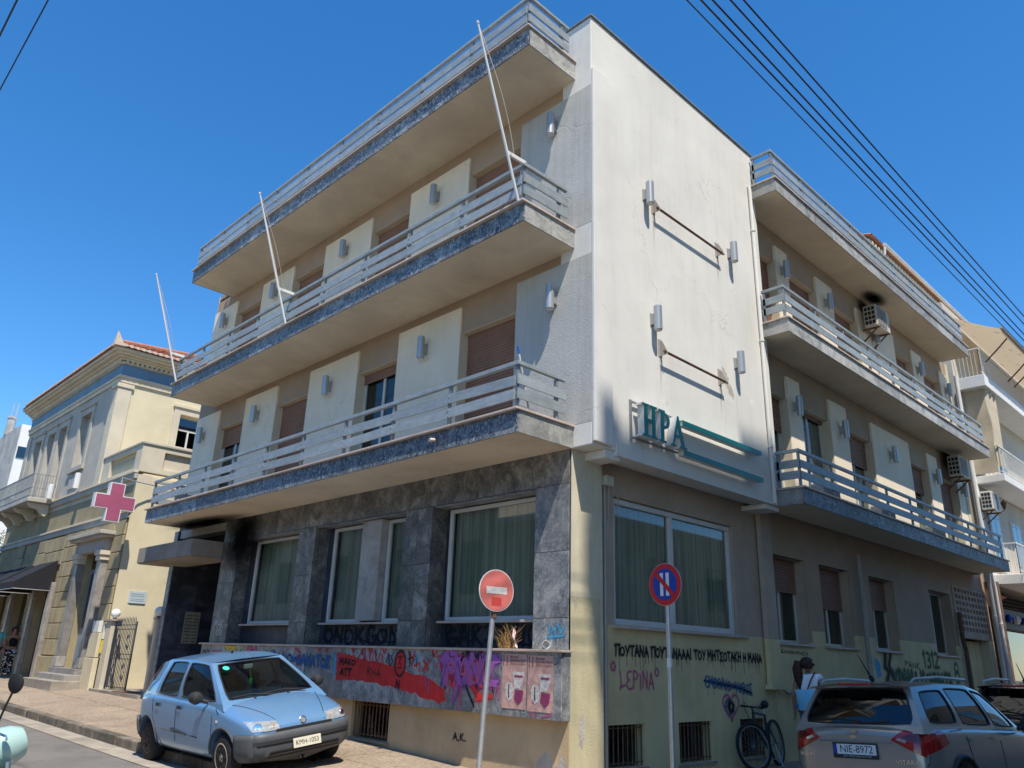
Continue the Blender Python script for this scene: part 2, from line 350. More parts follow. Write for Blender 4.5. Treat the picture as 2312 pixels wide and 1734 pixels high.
def ground():
    g = G(); ys = [-300, -60, -20, -10, 0, 6] + [6+3*i for i in range(1, 19)] + [100, 300]; xs = [-300, -60, -20, -8, -2.5, 10, 40, 300]
    for y in ys:
        for x in xs: g.v.append((x, y, zr(y)-.004))
    n = len(xs)
    for j in range(len(ys)-1):
        for i in range(n-1): g.f.append((j*n+i, j*n+i+1, (j+1)*n+i+1, (j+1)*n+i))
    g.out('road', 'asphalt', kind='structure')
    g = G(); g.grid(lambda u, v: (-3.0+.45*u, .2+44.8*v, zr(.2+44.8*v)+.004), 2, 40); g.out('gutter', 'concrete', kind='structure')
    # pavement: a base sheet (the joints) and raised panels of washed pebbles
    g = G(); g.grid(lambda u, v: (-2.42+3.0*u, -.2+45.2*v, zpav(-2.42+3.0*u, -.2+45.2*v)-.02), 6, 60)
    g.grid(lambda u, v: (-1.2+46*u, -1.42+2.6*v, .075), 20, 2)
    pv = g.out('pavement', 'joint', kind='structure')
    def panel(x0, x1, y0, y1, z=None):
        q = G(); j = .008; f = z or zpav
        P = [(x0+j, y0+j), (x1-j, y0+j), (x1-j, y1-j), (x0+j, y1-j)]
        q.add([(x, y, f(x, y)) for x, y in P]+[(x, y, f(x, y)-.05) for x, y in P], [(0,1,2,3), (0,4,5,1), (1,5,6,2), (2,6,7,3), (3,7,4,0)])
        q.out('paving_panel', 'paving', pv, bevel=0)
    for k in range(23):
        y = -.2+2*k
        panel(-2.4, -1.05, y, y+2); panel(-1.05, .30, y, y+2)
    for k in range(20):
        x = .30+2*k; panel(x, x+2, -1.4, .78, lambda a, b: .095)
    panel(-1.2, .30, -1.4, -.2, lambda a, b: .095)
    q = G(); arc = [(-1.2+1.2*cos(t), -.2+1.2*sin(t), .095) for t in [pi+i*pi/16 for i in range(9)]]
    q.prism(arc+[(-1.2, -.2, .095)], (0, 0, -.05)); q.out('paving_panel', 'paving', pv)
    def stone(a, b, c, d, zt, zb):
        q = G(); q.add([(*a, zt), (*b, zt), (*c, zt), (*d, zt), (*a, zb), (*b, zb), (*c, zb), (*d, zb)], [(0,1,2,3), (0,4,5,1), (1,5,6,2), (2,6,7,3), (3,7,4,0), (4,7,6,5)])
        o = q.out('kerb_stone', 'kerb', pv); bv = o.modifiers.new('bevel', 'BEVEL'); bv.width = .022; bv.segments = 2
    y = -.2
    while y < 44:
        L = random.choice([.8, .95, 1.1]); jx = random.uniform(-.012, .012)
        stone((-2.56+jx, y+.008), (-2.395, y+.008), (-2.395, y+L-.008), (-2.56+jx, y+L-.008), zk(y+.5)+random.uniform(-.004, .01), zr(y)-.08); y += L
    for i in range(5):
        t0, t1 = pi+i*pi/10+.01, pi+(i+1)*pi/10-.01; p = lambda r, t: (-1.2+r*cos(t), -.2+r*sin(t))
        stone(p(1.36, t0), p(1.36, t1), p(1.195, t1), p(1.195, t0), .1, -.08)
    x = -1.2
    while x < 42:
        stone((x+.008, -1.56), (x+.992, -1.56), (x+.992, -1.395), (x+.008, -1.395), .1+random.uniform(-.003, .006), -.08); x += 1
    # far side pavement of the cross street, in front of the tall block opposite
    g = G(); g.box(-6.5, 60, -11.0, -9.6, -.05, .13); g.out('far_pavement', 'paving', kind='structure')
ground()

# ================================================================== the corner office building
B = thing('office_building', 'three storey cream corner building with long balconies and marble ground floor', 'building', (0, 0, 0))
FL = {'L': (4.39, 4.72), 'M': (7.54, 7.87), 'T': (10.71, 11.07)}
FR = {'L': (4.335, 4.645), 'M': (7.62, 7.92), 'T': (10.72, 11.03)}
def building_shell():
    g = G(); g.box(.34, 17.55, .9, 13.5, 4.0, 10.9); g.box(.95, 19.2, 1.3, 11.4, 0, 4.2); g.out('dark_core', 'interior', B)
    # white tower block over the corner
    g = G(); g.box(.002, 5.32, 0, .62, 4.40, 11.82); g.out('tower_wall', 'white', B, bevel=.015)
    g = G(); g.box(-.03, 5.36, -.03, .66, 11.823, 11.85); g.out('parapet_flashing', 'raildark', B)
    # the raised pier strip at the corner of the white wall and the fin beside the balconies
    g = G(); g.box(-.004, .40, -.055, -.002, 4.44, 10.75); g.out('corner_strip', 'white', B, bevel=.01)
    g = G(); g.box(.52, 5.315, -.02, .3, 4.34, 4.55); g.out('tower_bottom_band', 'white', B)
    g = G(); g.box(.30, .64, .02, .60, 4.28, 4.397); g.out('corbel', 'white', B, bevel=.01); g = G(); g.box(4.80, 5.30, .02, .60, 4.25, 4.338); g.out('corbel', 'white', B, bevel=.01)
    # left return + street front walls
    holes = []
    for y0, y1 in OPL: holes += [(y0, y1, 4.70, 6.88), (y0, y1, 7.85, 10.08)]
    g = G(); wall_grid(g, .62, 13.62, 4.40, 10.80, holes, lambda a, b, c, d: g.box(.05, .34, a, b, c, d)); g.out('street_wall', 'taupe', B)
    g = G(); g.box(.34, .62, .62, 13.62, 10.72, 11.02); g.box(.06, 17.5, .62, 13.6, 10.9, 11.0); g.out('roof_slab', 'concrete', B)
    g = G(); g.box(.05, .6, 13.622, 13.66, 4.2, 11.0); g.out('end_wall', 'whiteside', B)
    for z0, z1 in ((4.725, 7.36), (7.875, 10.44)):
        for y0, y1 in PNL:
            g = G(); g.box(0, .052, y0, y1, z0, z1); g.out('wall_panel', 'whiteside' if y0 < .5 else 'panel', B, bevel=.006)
    holes = []
    for x0, x1 in OPR: holes += [(x0, x1, 4.63, 6.80), (x0, x1, 7.9, 9.95)]
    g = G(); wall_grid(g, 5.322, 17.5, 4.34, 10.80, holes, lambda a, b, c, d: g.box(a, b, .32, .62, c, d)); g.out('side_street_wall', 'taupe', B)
    for z0, z1 in ((4.65, 7.28), (7.925, 10.34)):
        for x0, x1 in PNR:
            g = G(); g.box(x0, x1, .26, .322, z0, z1); g.out('wall_panel', 'panel', B, bevel=.006)
    g = G(); g.box(17.5, 17.72, .24, .62, 4.3, 10.75); g.out('end_pilaster', 'creampier', B)
OPL = [(1.57, 2.94), (4.72, 6.05), (7.90, 9.30), (10.85, 12.25)]
PNL = [(.0, 1.57), (2.94, 4.72), (6.05, 7.90), (9.30, 10.85), (12.25, 13.60)]
OPR = [(5.42, 6.56), (7.13, 8.53), (9.42, 10.82), (13.26, 14.58), (15.36, 16.88)]
PNR = [(6.56, 7.13), (8.53, 9.42), (10.82, 13.26), (14.58, 15.36), (16.88, 17.5)]
building_shell()

def shutter_mesh(g, P, u0, u1, z0, z1, step=.052):
    """roller shutter: P(u, depth, z); each lath is a shallow ridge"""
    z = z1
    while z > z0+.01:
        zb = max(z0, z-step); b = len(g.v)
        prof = [(0, z), (-.009, z-.35*(z-zb)), (-.009, z-.72*(z-zb)), (.004, zb+.003), (.004, zb)]
        for d, zz in prof: g.v += [P(u0, d, zz), P(u1, d, zz)]
        for i in range(len(prof)-1): g.f.append((b+2*i, b+2*i+1, b+2*i+3, b+2*i+2))
        z = zb
def window(P, u0, u1, z0, z1, shut, frames=True, head='reveal', glass='glassdark', far=1, curt='curtaindark'):
    """P(u, d, z): d is depth into the wall; shut = z of the bottom of the roller shutter"""
    def bx(g, a, b, d0, d1, c, e): g.add([P(a, d0, c), P(b, d0, c), P(b, d1, c), P(a, d1, c), P(a, d0, e), P(b, d0, e), P(b, d1, e), P(a, d1, e)],
                                        [(0,3,2,1), (4,5,6,7), (0,1,5,4), (1,2,6,5), (2,3,7,6), (3,0,4,7)])
    g = G(); w = .055; m = (u0+u1)/2; d0, d1 = .17, .22
    for a, b, c, e in ((u0+.012, u0+w, z0, z1), (u1-w, u1-.012, z0, z1), (u0+w, u1-w, z0, z0+w), (u0+w, u1-w, z1-w, z1-.012), (m-.03, m+.03, z0+w, z1-w)):
        bx(g, a, b, d0, d1, c, e)
    f = g.out('window', 'alu', B)
    g = G(); g.add([P(u0+w, .197, z0+w), P(u1-w, .197, z0+w), P(u1-w, .197, z1-w), P(u0+w, .197, z1-w)], [(0,1,2,3)]); g.out('pane', glass, f, recalc=False)
    g = G(); N = 44
    for i in range(N+1):
        u = u0+.03+(u1-u0-.06)*i/N; d = .262+.014*sin(i*1.9)+.006*sin(i*.7)
        g.v += [P(u, d, z0), P(u, d, z1)]
    for i in range(N): g.f.append((2*i, 2*i+1, 2*i+3, 2*i+2))
    g.out('curtain', curt, f, smooth=True, recalc=False)
    g = G(); bx(g, u0+.001, u0+.012, -.045, .21, z0, z1); bx(g, u1-.012, u1-.001, -.045, .21, z0, z1); bx(g, u0+.012, u1-.012, 0.004, .21, z1-.012, z1-.001); g.out('reveal', head, f)
    if shut is not None and shut < z1-.03:
        g = G(); shutter_mesh(g, lambda u, d, z: P(u, .145+d, z), u0+.014, u1-.014, shut, z1-.013)
        bx(g, u0+.014, u1-.014, .133, .155, shut-.03, shut); g.out('shutter', 'shutter', f)
    return f
PL = lambda u, d, z: (.05+d, u, z)
PR = lambda u, d, z: (u, .32+d, z)
for (y0, y1), s1, s2 in zip(OPL, (5.12, 6.70, 5.25, 6.42), (8.30, 8.2, 8.2, 8.2)):
    window(PL, y0, y1, 4.725, 6.88, s1); window(PL, y0, y1, 7.875, 10.08, s2)
for (x0, x1), s1, s2 in zip(OPR, (6.12, 6.74, 6.14, 6.14, 5.75), (8.3, 8.3, 8.3, 8.3, 8.3)):
    window(PR, x0, x1, 4.66, 6.80, s1, curt='curtain', glass='glass'); window(PR, x0, x1, 7.93, 9.95, s2)

# ------------------------------------------------------------------ balconies
plank_cache = {}
def slab_left(fl, y1):
    z0, z1 = FL[fl]; y0 = .34
    g = G(); g.box(-1.085, .05, y0+.02, y1-.02, z0+.004, z1-.03); b = g.out('balcony', 'soffit', B)
    n = 9; st = (y1-y0)/n
    for k in range(n):   # marble facing stones along the front, two on the near end, two on the far end
        q = G(); q.box(-1.107, -1.086, y0+k*st+.002, y0+(k+1)*st-.002, z0, z1-.03); q.out('facing_stone', 'fascia', b)
    for a, c in ((-1.084, -.52), (-.516, -.002)):
        q = G(); q.box(a, c, y0-.002, y0+.019, z0, z1-.03); q.out('facing_stone', 'fascialight', b)
        q = G(); q.box(a, c, y1-.019, y1+.002, z0, z1-.03); q.out('facing_stone', 'fascialight', b)
    k = 0; y = y0-.03
    while y < y1:
        e = min(y+1.35, y1+.03); q = G(); q.box(-1.165, -.80, y+.002, e-.002, z1-.03, z1+.005); q.out('coping_stone', 'coping', b, bevel=.006); y = e
    q = G(); q.box(-.798, -.002, y0-.03, y0+.26, z1-.03, z1+.005); q.out('coping_stone', 'coping', b, bevel=.006)
    q = G(); q.box(-.798, -.002, y0+.262, y1+.03, z1-.032, z1-.002); q.out('floor_finish', 'concrete', b)
    T = z1+.005
    # handrail, posts and planks
    q = G(); q.box(-1.08, -1.02, y0+.04, y1-.06, T+.625, T+.685); q.box(-1.019, -.115, y0+.042, y0+.10, T+.626, T+.684); q.box(-1.019, -.2, y1-.12, y1-.062, T+.626, T+.684); q.out('handrail', 'rail', b, bevel=.006)
    ps = (y1-y0-.2)/9; base = None
    for i in range(10):
        y = y0+.10+i*ps
        if base is None:
            q = G(); q.box(-1.064, -1.02, y-.025, y+.025, T, T+.624); q.box(-1.02, -1.012, y-.05, y+.05, T, T+.01); base = q.out('post', 'raildark', b)
        else: inst(base, (0, i*ps, 0), b)
    q = G(); q.box(-.30, -.256, y0+.06, y0+.11, T, T+.624); q.out('post', 'raildark', b); q = G(); q.box(-.30, -.256, y1-.12, y1-.07, T, T+.624); q.out('post', 'raildark', b)
    for zz in (.14, .345):
        for i in range(9):
            y = y0+.10+i*ps; dz = random.uniform(-.012, .012)
            q = G(); q.ob((-1.076, y+ps/2, T+zz+.07), (.011, random.uniform(-.002, .002), 0), (random.uniform(-.003, .003), ps/2-.004, dz), (0, 0, .072)); q.out('plank', 'rail', b)
        q = G(); q.box(-1.088, -.12, y0+.030, y0+.052, T+zz, T+zz+.145); q.out('plank', 'rail', b)
        q = G(); q.box(-1.06, -.14, y1-.065, y1-.045, T+zz, T+zz+.145); q.out('plank', 'rail', b)
    q = G()
    for i in range(1, 10):
        for zz in (.17, .255, .375, .46): q.lathe([(.009, 0), (.009, .008), (.004, .012)], (-1.0872, y0+.10+i*ps-.012, T+zz), (-1, 0, 0), 6)
    q.out('bolt_heads', 'steel', b, kind='stuff')
    return b
def slab_right(fl, x1):
    z0, z1 = FR[fl]; x0, yf, yb = 5.17, -.53, .32
    g = G(); g.box(x0+.02, x1-.02, yf+.02, -.002, z0+.004, z1-.03); g.box(5.325, x1-.02, -.001, yb, z0+.004, z1-.03); b = g.out('balcony', 'soffit', B)
    n = 9; st = (x1-x0)/n; mt = 'fascia' if fl == 'L' else 'fascialight'  # lowest edge takes the shade-coloured marble, upper ones the sunlit copy
    for k in range(n):
        q = G(); q.box(x0+k*st+.002, x0+(k+1)*st-.002, yf-.002, yf+.019, z0, z1-.03); q.out('facing_stone', mt, b)
    q = G(); q.box(x0-.002, x0+.019, yf+.021, -.004, z0, z1-.03); q.out('facing_stone', 'fascialight', b)
    q = G(); q.box(x1-.019, x1+.002, yf+.021, yb-.08, z0, z1-.03); q.out('facing_stone', mt, b)
    x = x0-.03
    while x < x1:
        e = min(x+1.35, x1+.03); q = G(); q.box(x+.002, e-.002, yf-.035, yf+.24, z1-.03, z1+.005); q.out('coping_stone', 'coping', b, bevel=.006); x = e
    q = G(); q.box(x0-.03, x0+.2, yf+.242, -.004, z1-.03, z1+.005); q.out('coping_stone', 'coping', b)
    q = G(); q.box(5.33, x1-.01, yf+.242, .318, z1-.032, z1-.002); q.out('floor_finish', 'concrete', b)
    T = z1+.005
    q = G(); q.box(x0, x1-.12, yf+.035, yf+.095, T+.625, T+.685); q.box(x0+.002, x0+.06, yf+.097, -.03, T+.626, T+.684); q.out('handrail', 'rail', b, bevel=.006)
    ps = (x1-x0-.3)/9; base = None
    for i in range(10):
        x = x0+.05+i*ps
        if base is None:
            q = G(); q.box(x-.025, x+.025, yf+.05, yf+.09, T, T+.624); base = q.out('post', 'raildark', b)
        else: inst(base, (i*ps, 0, 0), b)
    q = G(); q.box(x0+.01, x0+.05, -.10, -.055, T, T+.624); q.out('post', 'raildark', b)
    for zz in (.14, .345):
        for i in range(9):
            x = x0+.05+i*ps; dz = random.uniform(-.005, .005)
            q = G(); q.ob((x+ps/2, yf+.037, T+zz+.07), (ps/2-.004, 0, dz), (0, .011, 0), (0, 0, .072)); q.out('plank', 'rail', b)
        q = G(); q.box(x0+.01, x0+.03, yf+.052, -.03, T+zz, T+zz+.145); q.out('plank', 'rail', b)
    return b
for f, y in (('L', 12.90), ('M', 12.75), ('T', 12.74)): slab_left(f, y)
for f, x in (('L', 17.6), ('M', 17.62), ('T', 17.25)): slab_right(f, x)

# ------------------------------------------------------------------ ground floor, marble street front
def ground_front():
    OPS = [(1.32, 3.71), (4.46, 7.40), (8.05, 10.70)]
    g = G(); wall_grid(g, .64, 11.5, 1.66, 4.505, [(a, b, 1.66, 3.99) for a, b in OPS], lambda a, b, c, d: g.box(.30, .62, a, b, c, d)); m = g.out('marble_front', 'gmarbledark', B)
    def slab(y0, y1, z0, z1, mt, x=.28):
        q = G(); q.box(x, x+.019, y0+.004, y1-.004, z0+.004, z1-.004); q.out('marble_slab', mt, m)
    # lintel course and piers, slab by slab
    y = .66
    for w in (.72, 1.2, 1.22, .7, 1.1, 1.05, 1.15, 1.2, 1.25, 1.25):
        e = min(y+w, 11.5); slab(y, e, 4.0, 4.505, 'gmarble'); y = e
    for (a, b), mt in (((.66, 1.32), 'gmarblelight'), ((3.71, 4.09), 'gmarble'), ((4.09, 4.46), 'gmarble'), ((7.40, 8.05), 'gmarble'), ((10.70, 11.5), 'gmarble')):
        for z0, z1 in ((1.74, 2.15), (2.15, 3.05), (3.05, 4.0)): slab(a, b, z0, z1, mt)
    # recessed back with window openings, jamb slabs, sill and dark panels under the sills
    wins = [(1.42, 3.56), (4.52, 5.30), (5.94, 7.12), (8.12, 10.32)]
    for a, b in OPS:
        hs = [(w0, w1, 2.16, 3.95) for w0, w1 in wins if a <= w0 <= b]
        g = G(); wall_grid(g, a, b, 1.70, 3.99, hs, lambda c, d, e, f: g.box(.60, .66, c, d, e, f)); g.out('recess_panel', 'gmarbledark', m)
        q = G(); q.box(.305, .598, b-.02, b-.001, 1.74, 3.97); q.out('marble_slab', 'gmarble', m)
        q = G(); q.box(.305, .598, a+.001, a+.02, 1.74, 3.97); q.out('marble_slab', 'gmarble', m)
        q = G(); q.box(.305, .598, a+.022, b-.022, 3.972, 3.989); q.out('marble_slab', 'gmarblelight', m)
    q = G(); q.box(.40, .598, 5.32, 5.92, 2.17, 3.96); q.out('pillar', 'whitemarble', m)
    for a, b in ((1.36, 3.64), (4.48, 7.22), (8.08, 10.5)):
        q = G(); q.box(.44, .60, a, b, 2.11, 2.145); q.out('sill', 'coping', m, bevel=.004)
    for w0, w1 in wins:
        q = G(); w = .06
        for a, b, c, d in ((w0, w0+w, 2.148, 3.95), (w1-w, w1, 2.148, 3.95), (w0+w, w1-w, 2.148, 2.148+w), (w0+w, w1-w, 3.95-w, 3.95)): q.box(.545, .61, a, b, c, d)
        f = q.out('window', 'alu', B, bevel=.006)
        q = G(); q.add([(.585, w0+w, 2.2), (.585, w1-w, 2.2), (.585, w1-w, 3.9), (.585, w0+w, 3.9)], [(0,1,2,3)]); q.out('pane', 'glass', f, recalc=False)
        q = G(); n = int((w1-w0)*70)
        for i in range(n+1):
            y = w0+(w1-w0)*i/n; d = .72+.022*sin(i*.83+sin(i*.21)*2)+.01*sin(i*.31)
            q.v += [(d, y, 2.14), (d*.99+.008, y, 3.96)]
        for i in range(n): q.f.append((2*i, 2*i+1, 2*i+3, 2*i+2))
        q.out('curtain', 'curtain', f, smooth=True, recalc=False)
    # projecting marble planter ledge with coping
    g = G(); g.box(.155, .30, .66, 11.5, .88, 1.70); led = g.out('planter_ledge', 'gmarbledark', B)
    y = .64
    for w in (1.15, 1.3, 1.25, 1.35, 1.3, 1.3, 1.35, 1.1, .8):
        e = min(y+w, 11.5); q = G(); q.box(.13, .153, y+.002, e-.002, .87, 1.70); q.out('marble_slab', 'gmarblelight', led); y = e
    y = .60
    for i in range(7):
        e = y+1.572; q = G(); q.box(.09, .299, y+.002, e-.002, 1.702, 1.737); q.out('coping_stone', 'coping', led, bevel=.006); y = e
    q = G(); q.box(.153, .299, .632, .655, .87, 1.70); q.out('marble_slab', 'gmarblelight', led)
    # painted base wall with a barred cellar window
    g = G(); wall_grid(g, .635, 11.5, -.1, .878, [(4.49, 5.56, .28, .85)], lambda a, b, c, d: g.box(.28, .50, a, b, c, d)); g.out('base_wall', 'ochre', B)
    grille(lambda u, d, z: (.28+d, u, z), 4.49, 5.56, .28, .85)
def grille(P, u0, u1, z0, z1):
    q = G(); n = max(6, int((u1-u0)/.105))
    for i in range(n+1):
        u = u0+.03+(u1-u0-.06)*i/n; q.tube([P(u, .06, z0+.01), P(u, .06, z1)], .011, 6)
    for z in (z0+.06, z1-.05): q.tube([P(u0, .06, z), P(u1, .06, z)], .009, 6)
    f = q.out('cellar_window', 'rust', B)
    q = G(); q.add([P(u0-.04, -.03, z0-.035), P(u1+.04, -.03, z0-.035), P(u1+.04, .2, z0-.035), P(u0-.04, .2, z0-.035), P(u0-.04, -.03, z0-.002), P(u1+.04, -.03, z0-.002), P(u1+.04, .2, z0-.002), P(u0-.04, .2, z0-.002)],
                   [(0,3,2,1), (4,5,6,7), (0,1,5,4), (1,2,6,5), (2,3,7,6), (3,0,4,7)]); q.out('sill', 'concrete', f)
    q = G(); q.add([P(u0, .19, z0), P(u1, .19, z0), P(u1, .19, z1), P(u0, .19, z1)], [(0,1,2,3)]); q.out('pane', 'glassdark', f, recalc=False)
    q = G(); q.add([P(u0, .21, z0), P(u1, .21, z0), P(u1, .21, z1), P(u0, .21, z1)], [(0,1,2,3)]); q.out('dark_backing', 'interior', f, recalc=False)
GFS = (.965, (-.2786, -.2304, .056))
HS = GFS
ground_front()
HS = None
def entry():
    # recessed entrance at the far end: dark marble back wall, end pier, canopy
    g = G(); g.box(2.6, 2.8, 11.4, 14.5, 0, 4.50); e = g.out('entrance_wall', 'gmarbledark', B)
    g = G(); g.box(.30, 2.6, 14.28, 14.5, 0, 4.50); g.out('entrance_end_wall', 'gmarbledark', B)
    for x0, x1 in ((.30, 1.02), (1.02, 1.78), (1.78, 2.58)):
        for z0, z1 in ((.47, 1.55), (1.55, 2.65), (2.65, 3.6), (3.6, 4.48)):
            q = G(); q.box(x0+.003, x1-.003, 14.260, 14.279, z0+.003, z1-.003); q.out('marble_slab', 'gmarbledark', e)
    g = G(); g.box(.62, 2.6, 11.4, 11.52, 0, 4.50); g.out('entrance_side_wall', 'gmarbledark', B)
    g = G(); g.box(.34, 2.6, 11.52, 14.28, 4.30, 4.50); g.out('entrance_ceiling', 'soffit', B)
    q = G(); q.box(.28, .299, 14.28, 14.5, .45, 4.50); q.out('marble_slab', 'gmarblelight', e)
    q = G(); q.box(.28, 2.6, 11.525, 14.255, -.1, .47); q.out('doorstep', 'whitemarble', e)
    q = G(); q.box(.28, .62, 11.48, 11.499, .3, 4.50); q.out('marble_slab', 'gmarble', e)
    q = G(); q.box(-.47, .62, 11.52, 14.75, 3.62, 4.0); q.box(-.44, .60, 11.55, 14.72, 3.60, 3.619); q.out('entrance_canopy', 'concrete', B, bevel=.01)
    # soot on the soffit above the canopy, a stain with its own shape
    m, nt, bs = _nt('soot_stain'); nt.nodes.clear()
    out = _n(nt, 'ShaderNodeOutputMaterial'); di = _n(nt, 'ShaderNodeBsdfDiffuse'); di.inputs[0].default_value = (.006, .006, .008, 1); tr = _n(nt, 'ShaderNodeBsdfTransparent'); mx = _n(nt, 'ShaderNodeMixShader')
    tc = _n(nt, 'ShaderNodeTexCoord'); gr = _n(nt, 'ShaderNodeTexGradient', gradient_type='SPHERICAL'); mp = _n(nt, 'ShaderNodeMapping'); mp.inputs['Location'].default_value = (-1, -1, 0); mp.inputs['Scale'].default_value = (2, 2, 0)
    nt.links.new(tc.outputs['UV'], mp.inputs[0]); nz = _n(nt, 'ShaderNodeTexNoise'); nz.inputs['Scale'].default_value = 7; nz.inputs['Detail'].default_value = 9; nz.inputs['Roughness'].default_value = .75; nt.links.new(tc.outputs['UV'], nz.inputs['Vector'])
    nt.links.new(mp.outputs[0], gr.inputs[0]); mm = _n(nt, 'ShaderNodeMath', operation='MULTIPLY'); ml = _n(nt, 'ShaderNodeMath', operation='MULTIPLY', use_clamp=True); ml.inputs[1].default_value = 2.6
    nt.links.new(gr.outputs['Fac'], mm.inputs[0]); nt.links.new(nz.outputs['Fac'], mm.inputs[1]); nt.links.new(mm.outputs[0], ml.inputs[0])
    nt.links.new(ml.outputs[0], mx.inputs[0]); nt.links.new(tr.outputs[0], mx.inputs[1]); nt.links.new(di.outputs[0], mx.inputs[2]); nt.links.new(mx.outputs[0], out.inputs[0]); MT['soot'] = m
    def stain(P4, par):
        me = bpy.data.meshes.new('soot_stain'); off = OFF[par.name]
        me.from_pydata([Vector(p)-off for p in P4], [], [(0,1,2,3)]); uv = me.uv_layers.new()
        for i, c in enumerate(((0,0), (1,0), (1,1), (0,1))): uv.data[i].uv = c
        me.materials.append(m); o = bpy.data.objects.new('soot_stain', me); COL.objects.link(o); o.parent = par; OFF[o.name] = off
    global HS
    stain([hs(p) for p in [(.2765, 9.6, 3.2), (.2765, 11.5, 3.2), (.2765, 11.5, 4.8), (.2765, 9.6, 4.8)]], B); HS = None
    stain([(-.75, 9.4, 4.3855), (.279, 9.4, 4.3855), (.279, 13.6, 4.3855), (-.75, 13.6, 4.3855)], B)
    stain([(10.75, -.25, 10.716), (12.1, -.25, 10.716), (12.1, .25, 10.716), (10.75, .25, 10.716)], B)
    stain([(10.95, .2575, 10.28), (11.95, .2575, 10.28), (11.95, .2575, 10.8), (10.95, .2575, 10.8)], B)
    stain([(15.6, .2575, 7.0), (17.4, .2575, 7.0), (17.4, .2575, 8.0), (15.6, .2575, 8.0)], B)
HS = GFS
entry()
HS = None
def ground_side():
    # cream corner pier, recessed wall with yellow lower half, piers and openings along the side street
    g = G(); g.box(.30, .92, .63, 1.0, -.1, 2.43); g.out('corner_pier_base', 'creamlow', B)
    g = G(); g.box(.302, .918, .632, 1.0, 2.432, 4.50); g.out('corner_pier', 'creampier', B)
    g = G(); g.box(.94, 1.02, .66, .9, -.1, 4.49); g.out('pier_moulding', 'creampier', B)
    low = [(1.17, 2.09, .22, .78), (2.94, 3.89, .19, .77), (4.74, 5.60, .17, .77)]
    g = G(); wall_grid(g, 1.02, 6.05, -.1, 2.11, low, lambda a, b, c, d: g.box(a, b, .75, 1.1, c, d)); g.out('lower_wall', 'yellow', B)
    g = G(); wall_grid(g, 1.02, 6.05, 2.11, 4.50, [(1.40, 4.86, 2.11, 4.0)], lambda a, b, c, d: g.box(a, b, .752, 1.1, c, d)); g.out('upper_wall', 'taupelight', B)
    for u0, u1, z0, z1 in low: grille(lambda u, d, z: (u, .75+d, z), u0, u1, z0, z1)
    g = G(); g.box(5.70, 6.10, .63, .719, 2.09, 4.45); g.out('pier', 'taupelight', B); g = G(); g.box(5.70, 6.10, .632, .719, 1.32, 2.088); g.out('pier_lower', 'yellow', B)
    g = G(); g.box(5.62, 6.16, .58, .719, 1.24, 1.319); g.out('pier_foot', 'yellow', B)
    w0, w1, z0, z1 = 1.41, 4.85, 2.125, 3.99; q = G(); w = .085
    for a, b, c, d in ((w0, w0+w, z0, z1), (w1-w, w1, z0, z1), (w0+w, w1-w, z0, z0+w), (w0+w, w1-w, z1-w, z1), (2.94, 3.04, z0+w, z1-w)): q.box(a, b, .80, .88, c, d)
    f = q.out('window', 'alu', B, bevel=.006)
    q = G(); q.add([(w0+w, .85, z0+w), (w1-w, .85, z0+w), (w1-w, .85, z1-w), (w0+w, .85, z1-w)], [(0,1,2,3)]); q.out('pane', 'glass', f, recalc=False)
    q = G(); n = 230
    for i in range(n+1):
        x = w0+(w1-w0)*i/n; d = .99+.02*sin(i*.8+sin(i*.17)*2)+.008*sin(i*.33); q.v += [(x, d, 2.12), (x, d, 4.0)]
    for i in range(n): q.f.append((2*i, 2*i+1, 2*i+3, 2*i+2))
    q.out('curtain', 'curtain', f, smooth=True, recalc=False)
    q = G(); q.box(1.34, 5.12, .68, .80, 2.07, 2.118); q.out('sill', 'coping', f, bevel=.004)
    # right-hand part: four windows
    W4 = [(6.15, 7.58, 3.04), (8.23, 9.70, 2.83), (10.76, 12.22, 2.98), (14.62, 16.24, None)]
    hs = [(a, b, 2.05, 3.67) for a, b, s in W4]; sp = lambda x: 2.08 if x < 7.65 else 2.30
    g = G(); wall_grid(g, 6.05, 7.65, -.1, 2.085, hs, lambda a, b, c, d: g.box(a, b, .72, 1.1, c, d)); wall_grid(g, 7.65, 16.5, -.1, 2.31, hs, lambda a, b, c, d: g.box(a, b, .72, 1.1, c, d)); g.out('lower_wall', 'yellow', B)
    g = G(); wall_grid(g, 6.05, 7.65, 2.085, 4.50, hs, lambda a, b, c, d: g.box(a, b, .72, 1.1, c, d)); wall_grid(g, 7.65, 16.5, 2.31, 4.50, hs, lambda a, b, c, d: g.box(a, b, .72, 1.1, c, d)); g.box(16.5, 19.6, .72, 1.1, 3.95, 4.50); g.out('upper_wall', 'taupe', B)
    for a, b, s in W4:
        f = window(lambda u, d, z: (u, .80+d, z), a, b, 2.06, 3.66, s, head='taupelight', curt='curtaindark')
        q = G(); q.box(a-.02, b+.06, .66, .80, 2.005, 2.047); q.out('sill', 'coping', f, bevel=.004)
    # pierced block screen over the garage door at the end
    q = G(); q.box(16.5, 19.6, .66, .719, -.1, .3)
    nx, nz, X0, X1, Z0, Z1 = 10, 7, 16.62, 19.42, 2.70, 3.92; px, pz = (X1-X0)/nx, (Z1-Z0)/nz
    g = G(); hs = [(X0+(i+.18)*px, X0+(i+.82)*px, Z0+(j+.2)*pz, Z0+(j+.8)*pz) for i in range(nx) for j in range(nz)]
    wall_grid(g, 16.5, 19.6, 2.55, 3.949, hs, lambda a, b, c, d: g.box(a, b, .70, .90, c, d)); v = g.out('pierced_screen', 'taupelight', B)
    q = G(); q.box(16.5, 19.5, 1.1, 1.12, 2.5, 4.0); q.out('dark_backing', 'interior', v)
